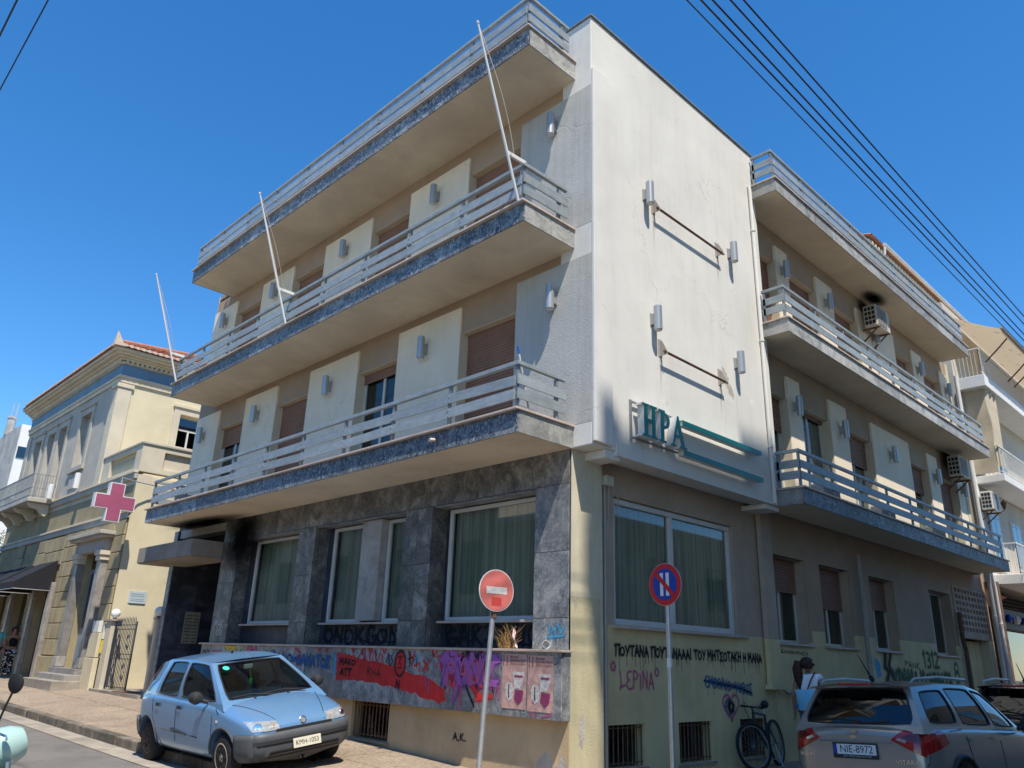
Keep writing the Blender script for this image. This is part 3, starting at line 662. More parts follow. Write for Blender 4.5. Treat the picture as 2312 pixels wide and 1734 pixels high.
    for i in range(4):
        a = 16.9+i*.56; q = G(); q.box(a+.02, a+.54, .95, .98, .1, 2.5); q.out('garage_door_leaf', 'yellow', B)
    for a, b in ((16.5, 16.9), (19.14, 19.6)):
        q = G(); q.box(a, b, .70, 1.1, -.1, 2.549); q.out('garage_pier', 'creampier', B)
    q = G(); q.tube([(16.62, .62, -.05), (16.62, .62, 2.2), (16.5, .62, 2.5), (16.5, .62, 3.2)], .06, 8); q.out('dark_pipe', 'rust', B)
MT['creamlow'] = M('yellowed_pier_paint', (.57, .50, .315), .88, var=.08, scale=1.6, bump=.3, bscale=45, dirt=.3, streak=.15)
HS = GFS
ground_side()
HS = None
# ================================================================== fittings on the office building
def wall_lamp(P, label, group, dark=False):
    """up-and-down tube lamp; P = (x, y, z) of the wall point, n = outward normal in plan"""
    (x, y, z), n = P
    o = thing('wall_lamp', label, 'wall lamp', (x, y, z), math.atan2(n[1], n[0]), group)
    return o
def lamps():
    proto = None
    def place(x, y, z, n, label):
        nonlocal proto
        rz = math.atan2(n[1], n[0])
        if proto is None:
            o = thing('wall_lamp', label, 'wall lamp', (x, y, z), rz, 'tube wall lamps')
            q = G(); q.lathe([(.001, -.205), (.058, -.205), (.066, -.198), (.066, .205), (.06, .21), (.055, .2), (.001, .2)], (.125, 0, 0), (0,0,1), 20); q.out('lamp_body', 'lampal', o, smooth=True, raw=True)
            q = G(); q.lathe([(.001, -.212), (.05, -.212), (.052, -.204)], (.125, 0, 0), (0,0,1), 18); q.out('lens', 'lens', o, raw=True)
            q = G(); q.box(.012, .07, -.03, .03, -.09, .09); q.box(.001, .0119, -.045, .045, -.11, .11); q.out('bracket', 'lampal', o, raw=True)
            proto = o; return o
        return dup(proto, (x, y, z), rz, label)
    ordn = ['nearest the white corner', 'second from the white corner', 'third from the white corner', 'fourth from the white corner', 'farthest from the white corner']
    for fl, z, ys in (('middle', 6.80, (.72, 3.85, 7.0, 10.1, 13.0)), ('top', 9.97, (.77, 3.82, 6.95, 10.05, 12.76))):
        for y, w in zip(ys, ordn): place(0, y, z, (-1, 0), 'tube wall lamp on left facade under the %s slab, %s' % (fl, w))
    for x, z, w in ((1.37, 8.98, 'at the left end of the upper rusty sign bar'), (4.05, 8.98, 'at the right end of the upper rusty sign bar'),
                    (1.48, 6.74, 'above the left end of the lower rusty sign bar'), (4.02, 6.74, 'above the right end of the lower rusty sign bar')):
        place(x, 0, z, (0, -1), 'tube lamp on white corner wall %s' % w)
    w2 = ['nearest the white wall', 'second from the white wall', 'third from the white wall', 'fourth from the white wall', 'farthest along']
    for fl, z, xs in (('middle', 6.66, (6.78, 9.0, 11.85, 14.95, 17.2)), ('top', 9.78, (6.78, 8.95, 11.72, 14.9, 17.25))):
        for x, w in zip(xs, w2): place(x, .26, z, (0, -1), 'tube wall lamp on right wing under the %s slab, %s' % (fl, w))
lamps()
def flagpoles():
    for y, w in ((.42, 'by the white corner'), (7.07, 'in the middle of the balcony'), (12.45, 'at the far end over the yellow house')):
        o = thing('flagpole', 'bare leaning white flagpole on the middle balcony %s' % w, 'flagpole', (-1.13, y, 7.88), 0, 'flagpoles on the middle balcony')
        b, t = Vector((-1.15, y, 7.86)), Vector((-2.10, y+.0, 10.46)); q = G(); q.tube([b, b.lerp(t, .5), t], [.024, .021, .015], 10); q.lathe([(.001, .05), (.022, .03), (.022, 0), (.001, -.02)], t, t-b, 10); q.out('pole', 'signwhite', o, smooth=True)
        q = G(); c = b.lerp(t, .27); q.ob(c.lerp(Vector((-1.05, y-.02, 8.55)), .5), (c-Vector((-1.05, y-.02, 8.55)))*.5, (0, .02, 0), (.006, 0, .03)); q.out('bracket', 'signwhite', o)
        q = G(); pts = [t.lerp(b, f)+Vector((.05*sin(f*pi)*2.0, -.09*sin(f*pi), -.05*sin(f*pi))) for f in [i/14*.72 for i in range(15)]]
        q.tube(pts, .006, 5); q.out('halyard', 'coping', o)
        q = G(); pts = [t.lerp(b, f)+Vector((.07*sin(f*pi), .05*sin(f*pi), 0)) for f in [i/14*.72 for i in range(15)]]
        q.tube(pts, .005, 5); q.out('halyard', 'signwhite', o)
flagpoles()
def sign_bars():
    for z, x0, x1, w in ((8.80, 1.62, 3.62, 'upper'), (6.23, 1.68, 3.45, 'lower')):
        o = thing('sign_bracket', 'rusty empty sign bar on the white corner wall, the %s of two' % w, 'sign bracket', (x0, 0, z), 0, 'rusty sign bars')
        q = G(); q.tube([(x0-.05, -.115, z), (x1+.05, -.115, z-.02)], .022, 8); q.out('bar', 'rust', o)
        for x in (x0, x1):
            q = G(); q.prism([(x-.006, 0, z+.22), (x-.006, -.05, z+.20), (x-.006, -.14, z+.02), (x-.006, -.14, z-.04), (x-.006, 0, z-.04)], (.012, 0, 0)); q.box(x-.05, x+.05, -.008, -.001, z-.06, z+.24); q.out('plate', 'rustpipe', o)
            m = MT.setdefault('ruststain', rust_streak()); me_stain(o, [(x-.05, -.0035, z-.75), (x+.05, -.0035, z-.75), (x+.05, -.0035, z-.04), (x-.05, -.0035, z-.04)], m)
def rust_streak():
    m, nt, b = _nt('rust_run'); nt.nodes.clear(); out = _n(nt, 'ShaderNodeOutputMaterial'); di = _n(nt, 'ShaderNodeBsdfDiffuse'); di.inputs[0].default_value = (.42, .24, .08, 1); tr = _n(nt, 'ShaderNodeBsdfTransparent'); mx = _n(nt, 'ShaderNodeMixShader')
    tc = _n(nt, 'ShaderNodeTexCoord'); sp = _n(nt, 'ShaderNodeSeparateXYZ'); nt.links.new(tc.outputs['UV'], sp.inputs[0])
    a = _ramp(nt, sp.outputs[0], [(.18, 0.0), (.45, 1.0), (.55, 1.0), (.82, 0.0)]); c = _ramp(nt, sp.outputs[1], [(0, 0.0), (1, .75)])
    mp = _n(nt, 'ShaderNodeMapping'); mp.inputs['Scale'].default_value = (9, 1.3, 1); nt.links.new(tc.outputs['UV'], mp.inputs[0])
    n = _ramp(nt, _noise(nt, mp.outputs[0], 2, 4), [(.35, 0.0), (.65, 1.0)]); k = _mix(nt, 1.0, _mix(nt, 1.0, a, c, 'MULTIPLY'), n, 'MULTIPLY')
    nt.links.new(k, mx.inputs[0]); nt.links.new(tr.outputs[0], mx.inputs[1]); nt.links.new(di.outputs[0], mx.inputs[2]); nt.links.new(mx.outputs[0], out.inputs[0]); return m
def me_stain(par, P4, m, name='rust_stain'):
    me = bpy.data.meshes.new(name); off = OFF[par.name]; me.from_pydata([Vector(p)-off for p in P4], [], [(0,1,2,3)]); uv = me.uv_layers.new()
    for i, c in enumerate(((0,0), (1,0), (1,1), (0,1))): uv.data[i].uv = c
    me.materials.append(m); o = bpy.data.objects.new(name, me); COL.objects.link(o); o.parent = par
sign_bars()
def letters():
    o = thing('shop_sign', 'green serif letters HPA with two long green stripes on the white corner wall', 'shop sign', (.85, 0, 4.7), 0)
    H = .50; y0, y1 = -.19, -.075
    def letter(polys, name):
        g = G(); f = G()
        for k, pl in enumerate(polys):
            e = .0006*k
            g.prism([(x, y0+e, z) for x, z in pl], (0, y1-y0-e, 0))
            n = len(pl); cx = sum(p[0] for p in pl)/n; cz = sum(p[1] for p in pl)/n
            f.prism([(x, y0-.006-e, z) for x, z in pl], (0, .0055, 0))
        b = g.out(name, 'signwhite', o); f.out('face', 'green', b)
    def rect(x0, x1, z0, z1): return [(x0, z0), (x1, z0), (x1, z1), (x0, z1)]
    z = 4.69; sw, th = .085, .045
    x = .90
    letter([rect(x+.045, x+.045+sw, z+.03, z+H-.03), rect(x+.235, x+.235+sw, z+.03, z+H-.03), rect(x+.04+sw, x+.24, z+H/2-.03, z+H/2+.03)] +
           [rect(a, a+.175, b, b+.032) for a in (x, x+.19) for b in (z, z+H-.032)], 'letter')
    x = 1.31
    bowl = [(x+.045+sw, z+H-.03)] + [(x+.16+.12*sin(t), z+H-.155+.125*cos(t)) for t in [i*pi/10 for i in range(11)]] + [(x+.045+sw, z+H-.28), (x+.045+sw, z+H-.235)] + \
           [(x+.16+.05*sin(t), z+H-.155+.08*cos(t)) for t in [pi-i*pi/10 for i in range(11)]] + [(x+.045+sw, z+H-.075)]
    letter([rect(x+.045, x+.045+sw, z+.03, z+H-.03), bowl, rect(x, x+.18, z, z+.032), rect(x, x+.16, z+H-.032, z+H)], 'letter')
    x = 1.63
    letter([[(x+.02, z+.03), (x+.065, z+.03), (x+.19, z+H-.10), (x+.17, z+H)], [(x+.17, z+H), (x+.20, z+H), (x+.355, z+.03), (x+.25, z+.03), (x+.15, z+H-.10)],
            rect(x+.095, x+.25, z+.15, z+.195), rect(x-.02, x+.11, z, z+.032), rect(x+.21, x+.40, z, z+.032)], 'letter')
    for zz in (5.13, 4.655):
        g = G(); g.box(2.0, 4.42, -.16, -.05, zz-.035, zz+.035); b = g.out('stripe', 'signwhite', o); g = G(); g.box(1.99, 4.43, -.167, -.1605, zz-.042, zz+.042); g.box(1.99, 4.43, -.1604, -.06, zz+.0355, zz+.042); g.out('face', 'green', b)
    g = G(); g.box(.84, .875, -.03, -.001, 4.63, 5.25); g.box(.86, 2.0, -.055, -.03, 5.20, 5.225); g.box(.86, 2.0, -.055, -.03, 4.66, 4.685); g.out('rail', 'raildark', o)
letters()
def drainpipes():
    def pipe(pts, r, mat, label, br):
        o = thing('drainpipe', label, 'drainpipe', pts[-1], 0); q = G(); q.tube(pts, r, 10); q.out('pipe', mat, o, smooth=True)
        for p in br:
            q = G(); q.lathe([(r+.004, -.02), (r+.012, -.018), (r+.012, .018), (r+.004, .02)], p, (0,0,1), 10); q.out('collar', mat, o)
    pipe([(5.03, -.03, 10.95), (5.03, -.045, 10.85), (5.03, -.045, 4.36)], .036, 'white', 'cream drainpipe down the right edge of the white corner wall', [(5.03, -.045, z) for z in (9.9, 7.5, 5.4)])
    global HS
    HS = GFS
    pipe([(10.05, .62, 4.05), (10.05, .62, .1)], .05, 'rustpipe', 'grey drainpipe between the second and third side street windows', [(10.05, .62, z) for z in (3.5, 2.6)])
    pipe([(6.10, .66, 4.3), (6.10, .66, 1.25), (6.3, .66, 1.18), (6.7, .66, 1.15)], .022, 'raildark', 'thin dark pipe beside the pier right of the large window', [])
    pipe([(1.13, .70, 4.2), (1.13, .70, .1)], .022, 'rustpipe', 'thin conduit beside the cream corner pier', [(1.13, .70, z) for z in (3.5, 2.1, 1.0)])
    HS = None
    pipe([(18.2, .16, 10.5), (18.2, .16, 4.6), (18.4, .25, 4.1), (18.4, .25, .1)], .06, 'pipewhite', 'white drainpipe at the far end of the side street wing', [(18.4, .25, 3.2), (18.4, .25, 1.9)])
    pipe([(18.35, .15, 4.5), (18.6, .17, 4.05), (18.6, .17, .1)], .05, 'pipewhite', 'thinner white drainpipe beside the fish shop', [(18.6, .17, 3.0)])
    HS = GFS
    o = thing('junction_box', 'small white junction box with hanging cables beside the large window', 'junction box', (1.15, .72, 4.1), 0)
    q = G(); q.box(1.05, 1.24, .60, .745, 4.10, 4.25); q.out('box', 'acwhite', o, bevel=.015)
    q = G(); q.tube([(1.14, .62, 4.1), (1.13, .63, 3.7), (1.135, .66, 3.3)], .008, 6); q.tube([(1.2, .62, 4.1), (1.33, .62, 4.0), (1.40, .63, 3.8), (1.38, .64, 3.65), (1.33, .64, 3.75), (1.37, .63, 3.95)], .008, 6); q.out('cable', 'rustpipe', o)
    HS = None
drainpipes()
def aircons():
    def ac(x, yw, z, w, label, mat='acwhite'):
        o = thing('air_conditioner', label, 'air conditioner', (x, yw, z), 0, 'air conditioners')
        y0, y1 = yw-.42, yw-.10; h = .58
        q = G(); q.box(x, x+w, y0, y1, z, z+h); q.out('casing', mat, o, bevel=.02)
        q = G(); q.box(x+.07, x+w-.25, y0-.006, y0-.001, z+.05, z+h-.05); g = q.out('fan_grille', 'black', o)
        q = G()
        for i in range(9): q.box(x+.07, x+w-.25, y0-.014, y0-.007, z+.06+i*.052, z+.072+i*.052)
        for i in range(6): q.box(x+.07+i*(w-.32)/5-.006, x+.07+i*(w-.32)/5+.006, y0-.02, y0-.0145, z+.05, z+h-.05)
        q.out('louvre', mat, g)
        q = G()
        for r in range(4):
            for c in range(3): q.box(x-.006, x-.001, y0+.04+c*.09, y0+.11+c*.09, z+.06+r*.125, z+.15+r*.125)
        q.out('vent_slots', 'black', o, kind='stuff')
        for a in (x+.1, x+w-.14):
            q = G(); q.box(a, a+.04, y0-.02, yw, z-.04, z-.001); q.prism([(a+.01, yw, z-.35), (a+.01, yw, z-.30), (a+.01, y0+.1, z-.04), (a+.01, y0+.05, z-.04)], (.02, 0, 0)); q.out('bracket', 'rust', o)
        q = G(); q.tube([(x+w-.1, yw-.05, z+.05), (x+w-.05, yw-.03, z-.3), (x+w-.06, yw-.02, z-1.6)], .012, 6); q.out('hose', 'rustpipe', o)
    ac(11.0, .26, 9.80, .86, 'yellowed air conditioner with black soot above it under the top right slab')
    ac(15.95, .26, 6.85, .86, 'yellowed air conditioner under the far end of the middle right slab')
    global HS
    HS = GFS
    ac(20.0, .60, 6.55, .86, 'white air conditioner on the neighbouring wall past the end of the side wing', 'pipewhite')
    HS = None
aircons()
def balcony_bits():
    o = thing('mop', 'white mop handle with a blue cap leaning in the lower balcony corner', 'mop', (-.75, .5, 4.73))
    q = G(); q.tube([(-.70, .52, 4.73), (-.96, .5, 5.56)], .014, 8); q.out('handle', 'signwhite', o); q = G(); q.tube([(-.96, .5, 5.561), (-.99, .497, 5.66)], .017, 8); q.out('cap', 'tank', o)
    q = G(); q.box(-1.0, -.72, .42, .62, 4.727, 4.80); tag(q.out('box', 'signwhite', None, bevel=.01), 'flat white box beside the mop in the lower balcony corner', 'box')
    for x in (6.4, 9.2, 12.4):
        q = G(); q.box(x, x+.75, -.35, -.1, 4.655, 4.655+.28); tag(q.out('planter_box', 'signwhite', None, bevel=.02), 'white planter box on the lower side street balcony, %s' % {6.4: 'nearest the corner', 9.2: 'in the middle', 12.4: 'farthest along'}[x], 'planter', 'white planter boxes')
    for x in (6.9, 9.4, 11.6, 14.1):
        q = G(); q.box(x, x+.85, -.35, -.1, 7.93, 7.93+.24); tag(q.out('planter_box', 'signwhite', None, bevel=.02), 'white planter box on the middle side street balcony, %s' % {6.9: 'nearest the corner', 9.4: 'second along', 11.6: 'third along', 14.1: 'farthest along'}[x], 'planter', 'white planter boxes')
    q = G(); q.tube([(-1.12, 2.02, 4.56), (-1.22, 2.02, 4.54)], .03, 10); tag(q.out('water_spout', 'coping', None), 'short pink drain spout on the lower balcony edge', 'spout')
    # things lying on the planter coping
    global HS
    HS = GFS
    o = thing('paper_cup', 'crumpled white cup lying on the marble ledge near the corner', 'cup', (.2, .98, 1.78)); q = G(); q.lathe([(.045, 0), (.055, .12), (.05, .12), (.04, .01)], (.20, 1.02, 1.79), (-.5, -.8, .1), 14); q.out('cup', 'signwhite', o)
    q = G(); rnd = random.Random(3)
    for i in range(70):
        x, y = .2+rnd.uniform(-.05, .05), 1.75+rnd.uniform(-.14, .14); a = rnd.uniform(-.12, .12); b = rnd.uniform(-.25, .25); h = rnd.uniform(.12, .36)
        q.tube([(x, y, 1.735), (x+a*.5, y+b*.4, 1.735+h*.6), (x+a, y+b, 1.735+h)], [.004, .003, .002], 4, False)
    tag(q.out('dry_weed', M('dry_straw', (.33, .20, .08), .9, var=.3, scale=20), None), 'clump of dry brown weeds on the marble ledge by the big window', 'dry weeds')
    q = G(); q.grid(lambda u, v: (.22-.1*u+.02*sin(u*9), 1.62-.16*u+.05*v, 2.02-.28*u+.03*v), 8, 2)
    tag(q.out('barrier_tape', M('red_white_tape', (.6, .42, .4), .5, var=.3, scale=9), None, recalc=False), 'scrap of pale red and white tape beside the dry weeds', 'tape')
    HS = None
balcony_bits()

# ================================================================== graffiti, posters, plaques
MT['sprayblack'] = M('black_spray', (.016, .016, .018), .8, var=.3, scale=20)
MT['spraypink'] = M('magenta_spray', (.46, .10, .20), .8, var=.2, scale=12)
MT['sprayred'] = M('red_spray', (.58, .028, .026), .7, var=.16, scale=6)
MT['sprayblue'] = M('blue_spray', (.025, .11, .27), .8, var=.3, scale=16)
MT['spraycyan'] = M('cyan_spray', (.08, .34, .52), .8, var=.25, scale=16)
MT['spraypurple'] = M('purple_spray', (.30, .10, .36), .75, var=.2, scale=10)
MT['spraygreen'] = M('dark_green_spray', (.05, .12, .055), .8, var=.35, scale=14)
MT['sprayyellow'] = M('yellow_spray', (.60, .46, .05), .8, var=.15, scale=12)
MT['spraywhite'] = M('white_spray', (.55, .54, .53), .8, var=.2, scale=14)
MT['spraymint'] = M('mint_spray', (.18, .46, .36), .8, var=.2)
def arc(cx, cz, rx, rz, a0, a1, n=10): return [(cx+rx*cos(R(a0+(a1-a0)*i/n)), cz+rz*sin(R(a0+(a1-a0)*i/n))) for i in range(n+1)]
GL = {'P': [[(.1,0),(.1,1)], [(.1,1)]+arc(.1,.75,.45,.25,90,-90)], 'Π': [[(-.05,.97),(.7,1)], [(.1,0),(.1,1)], [(.55,0),(.55,1)]], 'O': [arc(.3,.45,.27,.42,90,450,14)], 'Y': [[(.05,1),(.3,.5)], [(.6,1),(.22,0)]],
      'T': [[(0,.97),(.65,1)], [(.32,1),(.3,0)]], 'A': [[(.02,0),(.3,1)], [(.3,1),(.58,0)], [(.12,.35),(.5,.38)]], 'N': [[(.05,0),(.08,1)], [(.08,1),(.5,.02)], [(.5,.02),(.55,1)]], '!': [[(.1,1),(.12,.3)], [(.12,.08),(.14,0)]], 'M': [[(.0,0),(.08,1)], [(.08,1),(.33,.4)], [(.33,.4),(.6,1)], [(.6,1),(.66,0)]],
      'H': [[(.08,0),(.08,1)], [(.5,0),(.5,1)], [(.08,.5),(.5,.5)]], 'Σ': [[(.55,1),(.05,.97)], [(.05,.97),(.35,.52)], [(.35,.52),(.05,.03)], [(.05,.03),(.58,0)]], 'K': [[(.08,0),(.08,1)], [(.5,1),(.1,.5)], [(.1,.5),(.55,0)]], 'E': [arc(.4,.74,.32,.25,60,260), arc(.4,.25,.36,.26,100,320)], 'B': [[(.1,0),(.1,1)], arc(.1,.76,.4,.24,90,-90), arc(.1,.27,.45,.27,90,-90)],
      'Λ': [[(.02,0),(.3,1)], [(.3,1),(.58,0)]], 'I': [[(.12,0),(.12,1)]], '=': [[(.05,.6),(.5,.62)], [(.05,.38),(.5,.4)]], 'Θ': [arc(.3,.5,.27,.48,90,450,14), [(.1,.5),(.5,.5)]], 'L': [[(0,1),(.15,.2)], [(.15,.2),(.02,-.1)], [(.02,0),(.55,.15)]], 'Z': [[(.1,1),(.5,1)], [(.5,1),(.05,.05)], [(.05,.05),(.55,.05)]],
      'G': [arc(.34,.5,.3,.48,50,330,12), [(.6,.3),(.62,.45)], [(.62,.45),(.36,.45)]], 'C': [arc(.34,.5,.3,.48,60,300,12)], 'X': [[(.05,1),(.5,0)], [(.5,1),(.05,0)]], '1': [[(.05,.8),(.22,1)], [(.22,1),(.2,0)]], '2': [arc(.28,.75,.24,.25,150,-40)+[(.04,.02)], [(.04,.02),(.58,.05)]], '3': [arc(.25,.76,.27,.24,120,-90), arc(.25,.26,.32,.27,90,-120)], 'R': [[(.1,0),(.1,1)], arc(.1,.75,.42,.25,90,-90), [(.15,.5),(.55,0)]],
      '8': [arc(.3,.75,.2,.24,90,450), arc(.3,.26,.26,.27,90,450)], '.': [[(.1,.05),(.16,.0)]], ' ': []}
DEP = [0]
class Spray:
    def __init__(s, P, parent): s.P = P; s.par = parent; s.g = G(); s.h = G(); s.uv = []
    def stroke(s, pts, w, close=False):
        """a painted line of width w through (u, z) points on the wall"""
        P2 = [Vector((p[0], p[1])) for p in pts]
        if len(P2) < 2: return
        w = w*1.35; hb = len(s.h.v); dh = .00253+.000012*(DEP[0] % 40)
        DEP[0] = (DEP[0]+1) % 60; d = .0030+.00007*DEP[0]; n = len(P2); b = len(s.g.v)
        for i, p in enumerate(P2):
            t = (P2[min(i+1, n-1)]-P2[max(i-1, 0)])
            t = t.normalized() if t.length else Vector((1, 0)); nn = Vector((-t.y, t.x)); e = p
            if i == 0: e = p-t*w*.35
            if i == n-1: e = p+t*w*.35
            k = w*.5*random.uniform(.82, 1.12)*(.75 if i in (0, n-1) else 1)
            s.g.v += [tuple(s.P((e+nn*k).x, d, (e+nn*k).y)), tuple(s.P((e-nn*k).x, d, (e-nn*k).y))]
            e2 = p-t*w*.9 if i == 0 else p+t*w*.9 if i == n-1 else p; hw = w*1.25
            s.h.v += [tuple(s.P((e2+nn*hw).x, dh, (e2+nn*hw).y)), tuple(s.P((e2-nn*hw).x, dh, (e2-nn*hw).y))]; s.uv += [(i/(n-1), 0), (i/(n-1), 1)]
        for i in range(n-1): s.g.f.append((b+2*i, b+2*i+1, b+2*i+3, b+2*i+2)); s.h.f.append((hb+2*i, hb+2*i+1, hb+2*i+3, hb+2*i+2))
    def text(s, body, u0, u1, z0, h, w, z1=None, jit=.03, drip=0):
        adv = [(.3 if c in ' .' else .35 if c in 'I!1' else .78 if c == 'M' else .66) for c in body]; tot = sum(adv); k = (u1-u0)/tot; x = u0
        for c, a in zip(body, adv):
            t = (x-u0)/(u1-u0); zb = z0+((z1 if z1 is not None else z0)-z0)*t + random.uniform(-jit, jit)*h; hh = h*random.uniform(.9, 1.08)
            for st in GL[c]:
                pts = [(x+p[0]*k*.95+random.uniform(-.015, .015)*h, zb+p[1]*hh+random.uniform(-.015, .015)*h) for p in st]
                if len(pts) == 2: pts = [pts[0], ((pts[0][0]+pts[1][0])/2+random.uniform(-.02, .02)*h, (pts[0][1]+pts[1][1])/2), pts[1]]
                s.stroke(pts, w)
                if drip and random.random() < drip:
                    e = min(pts, key=lambda p: p[1]); L = random.uniform(.05, .2); s.stroke([e, (e[0], e[1]-L*.5), (e[0]+.002, e[1]-L)], w*.25)
            x += a*k
    def blob(s, pts, seedn=0, amp=.02, n=6):
        """filled spray area with a ragged edge"""
        rnd = random.Random(seedn); out = []
        for i, p in enumerate(pts):
            q = pts[(i+1) % len(pts)]
            for k in range(n): out.append((p[0]+(q[0]-p[0])*k/n+rnd.uniform(-amp, amp), p[1]+(q[1]-p[1])*k/n+rnd.uniform(-amp, amp)))
        s.nb = getattr(s, 'nb', 0)+1; d = .0012+.0003*s.nb; b = len(s.g.v)
        s.g.v += [tuple(s.P(x, d, z)) for x, z in out]; s.g.f.append(tuple(range(b, b+len(out))))
    def done(s, mat, name='graffiti'):
        me = bpy.data.meshes.new(name); off = OFF.get(s.par.name, Vector((0,0,0))); me.from_pydata([hs(p)-off for p in s.g.v], [], s.g.f); me.materials.append(MT[mat]); o = bpy.data.objects.new(name, me); COL.objects.link(o); o.parent = s.par; o['kind'] = 'stuff'
        if s.h.f and mat.startswith('spray'):
            hm = bpy.data.meshes.new('overspray'); hm.from_pydata([hs(p)-off for p in s.h.v], [], s.h.f); ul = hm.uv_layers.new()
            for lp in hm.loops: ul.data[lp.index].uv = s.uv[lp.vertex_index]
            hm.materials.append(halo(mat)); ho = bpy.data.objects.new('overspray', hm); COL.objects.link(ho); ho.parent = o; ho['kind'] = 'stuff'
        return o
HALO = {}
def halo(mat):
    """thin dusting of spray paint beside a stroke"""
    if mat in HALO: return HALO[mat]
    m, nt, b = _nt(mat+'_overspray'); nt.nodes.clear(); out = _n(nt, 'ShaderNodeOutputMaterial'); di = _n(nt, 'ShaderNodeBsdfDiffuse'); tr = _n(nt, 'ShaderNodeBsdfTransparent'); mx = _n(nt, 'ShaderNodeMixShader')
    di.inputs[0].default_value = HCOL[mat]; tc = _n(nt, 'ShaderNodeTexCoord'); sp = _n(nt, 'ShaderNodeSeparateXYZ'); nt.links.new(tc.outputs['UV'], sp.inputs[0])
    a = _ramp(nt, sp.outputs[1], [(0, 0.0), (.5, .75), (1, 0.0)]); e = _ramp(nt, sp.outputs[0], [(0, 0.0), (.12, 1.0), (.88, 1.0), (1, 0.0)]); n = _ramp(nt, _noise(nt, _coord(nt), 60, 3), [(.35, .3), (.65, 1.0)])
    k = _mix(nt, 1.0, _mix(nt, 1.0, a, n, 'MULTIPLY'), e, 'MULTIPLY'); nt.links.new(k, mx.inputs[0]); nt.links.new(tr.outputs[0], mx.inputs[1]); nt.links.new(di.outputs[0], mx.inputs[2]); nt.links.new(mx.outputs[0], out.inputs[0]); HALO[mat] = m; return m
HCOL = {'sprayblack': (.016, .016, .018, 1), 'spraypink': (.46, .10, .20, 1), 'sprayred': (.58, .03, .03, 1), 'sprayblue': (.025, .11, .27, 1), 'spraycyan': (.08, .34, .52, 1), 'spraypurple': (.30, .10, .36, 1), 'spraygreen': (.05, .12, .055, 1), 'sprayyellow': (.6, .46, .05, 1), 'spraywhite': (.55, .54, .53, 1), 'spraymint': (.18, .46, .36, 1)}
def tagline(s, body, u0, u1, sd):
    rnd = random.Random(sd); s.text(body, u0, u1, 1.78, .29, .032, jit=.08); n = 120; ph = 0; pts = []
    for i in range(n+1):
        t = i/n; ph += .34+.12*sin(i*.21); pts.append((u0+(u1-u0)*t+.13*cos(ph), 1.94+(.13+.05*sin(i*.37))*sin(ph)))
    for i in range(0, n-8, 12): s.stroke(pts[i:i+10], .018)
    for k in range(5): u = rnd.uniform(u0, u1); s.stroke([(u, 2.09), (u+rnd.uniform(-.1, .1), 1.95), (u+rnd.uniform(-.15, .15), 1.76)], .016)
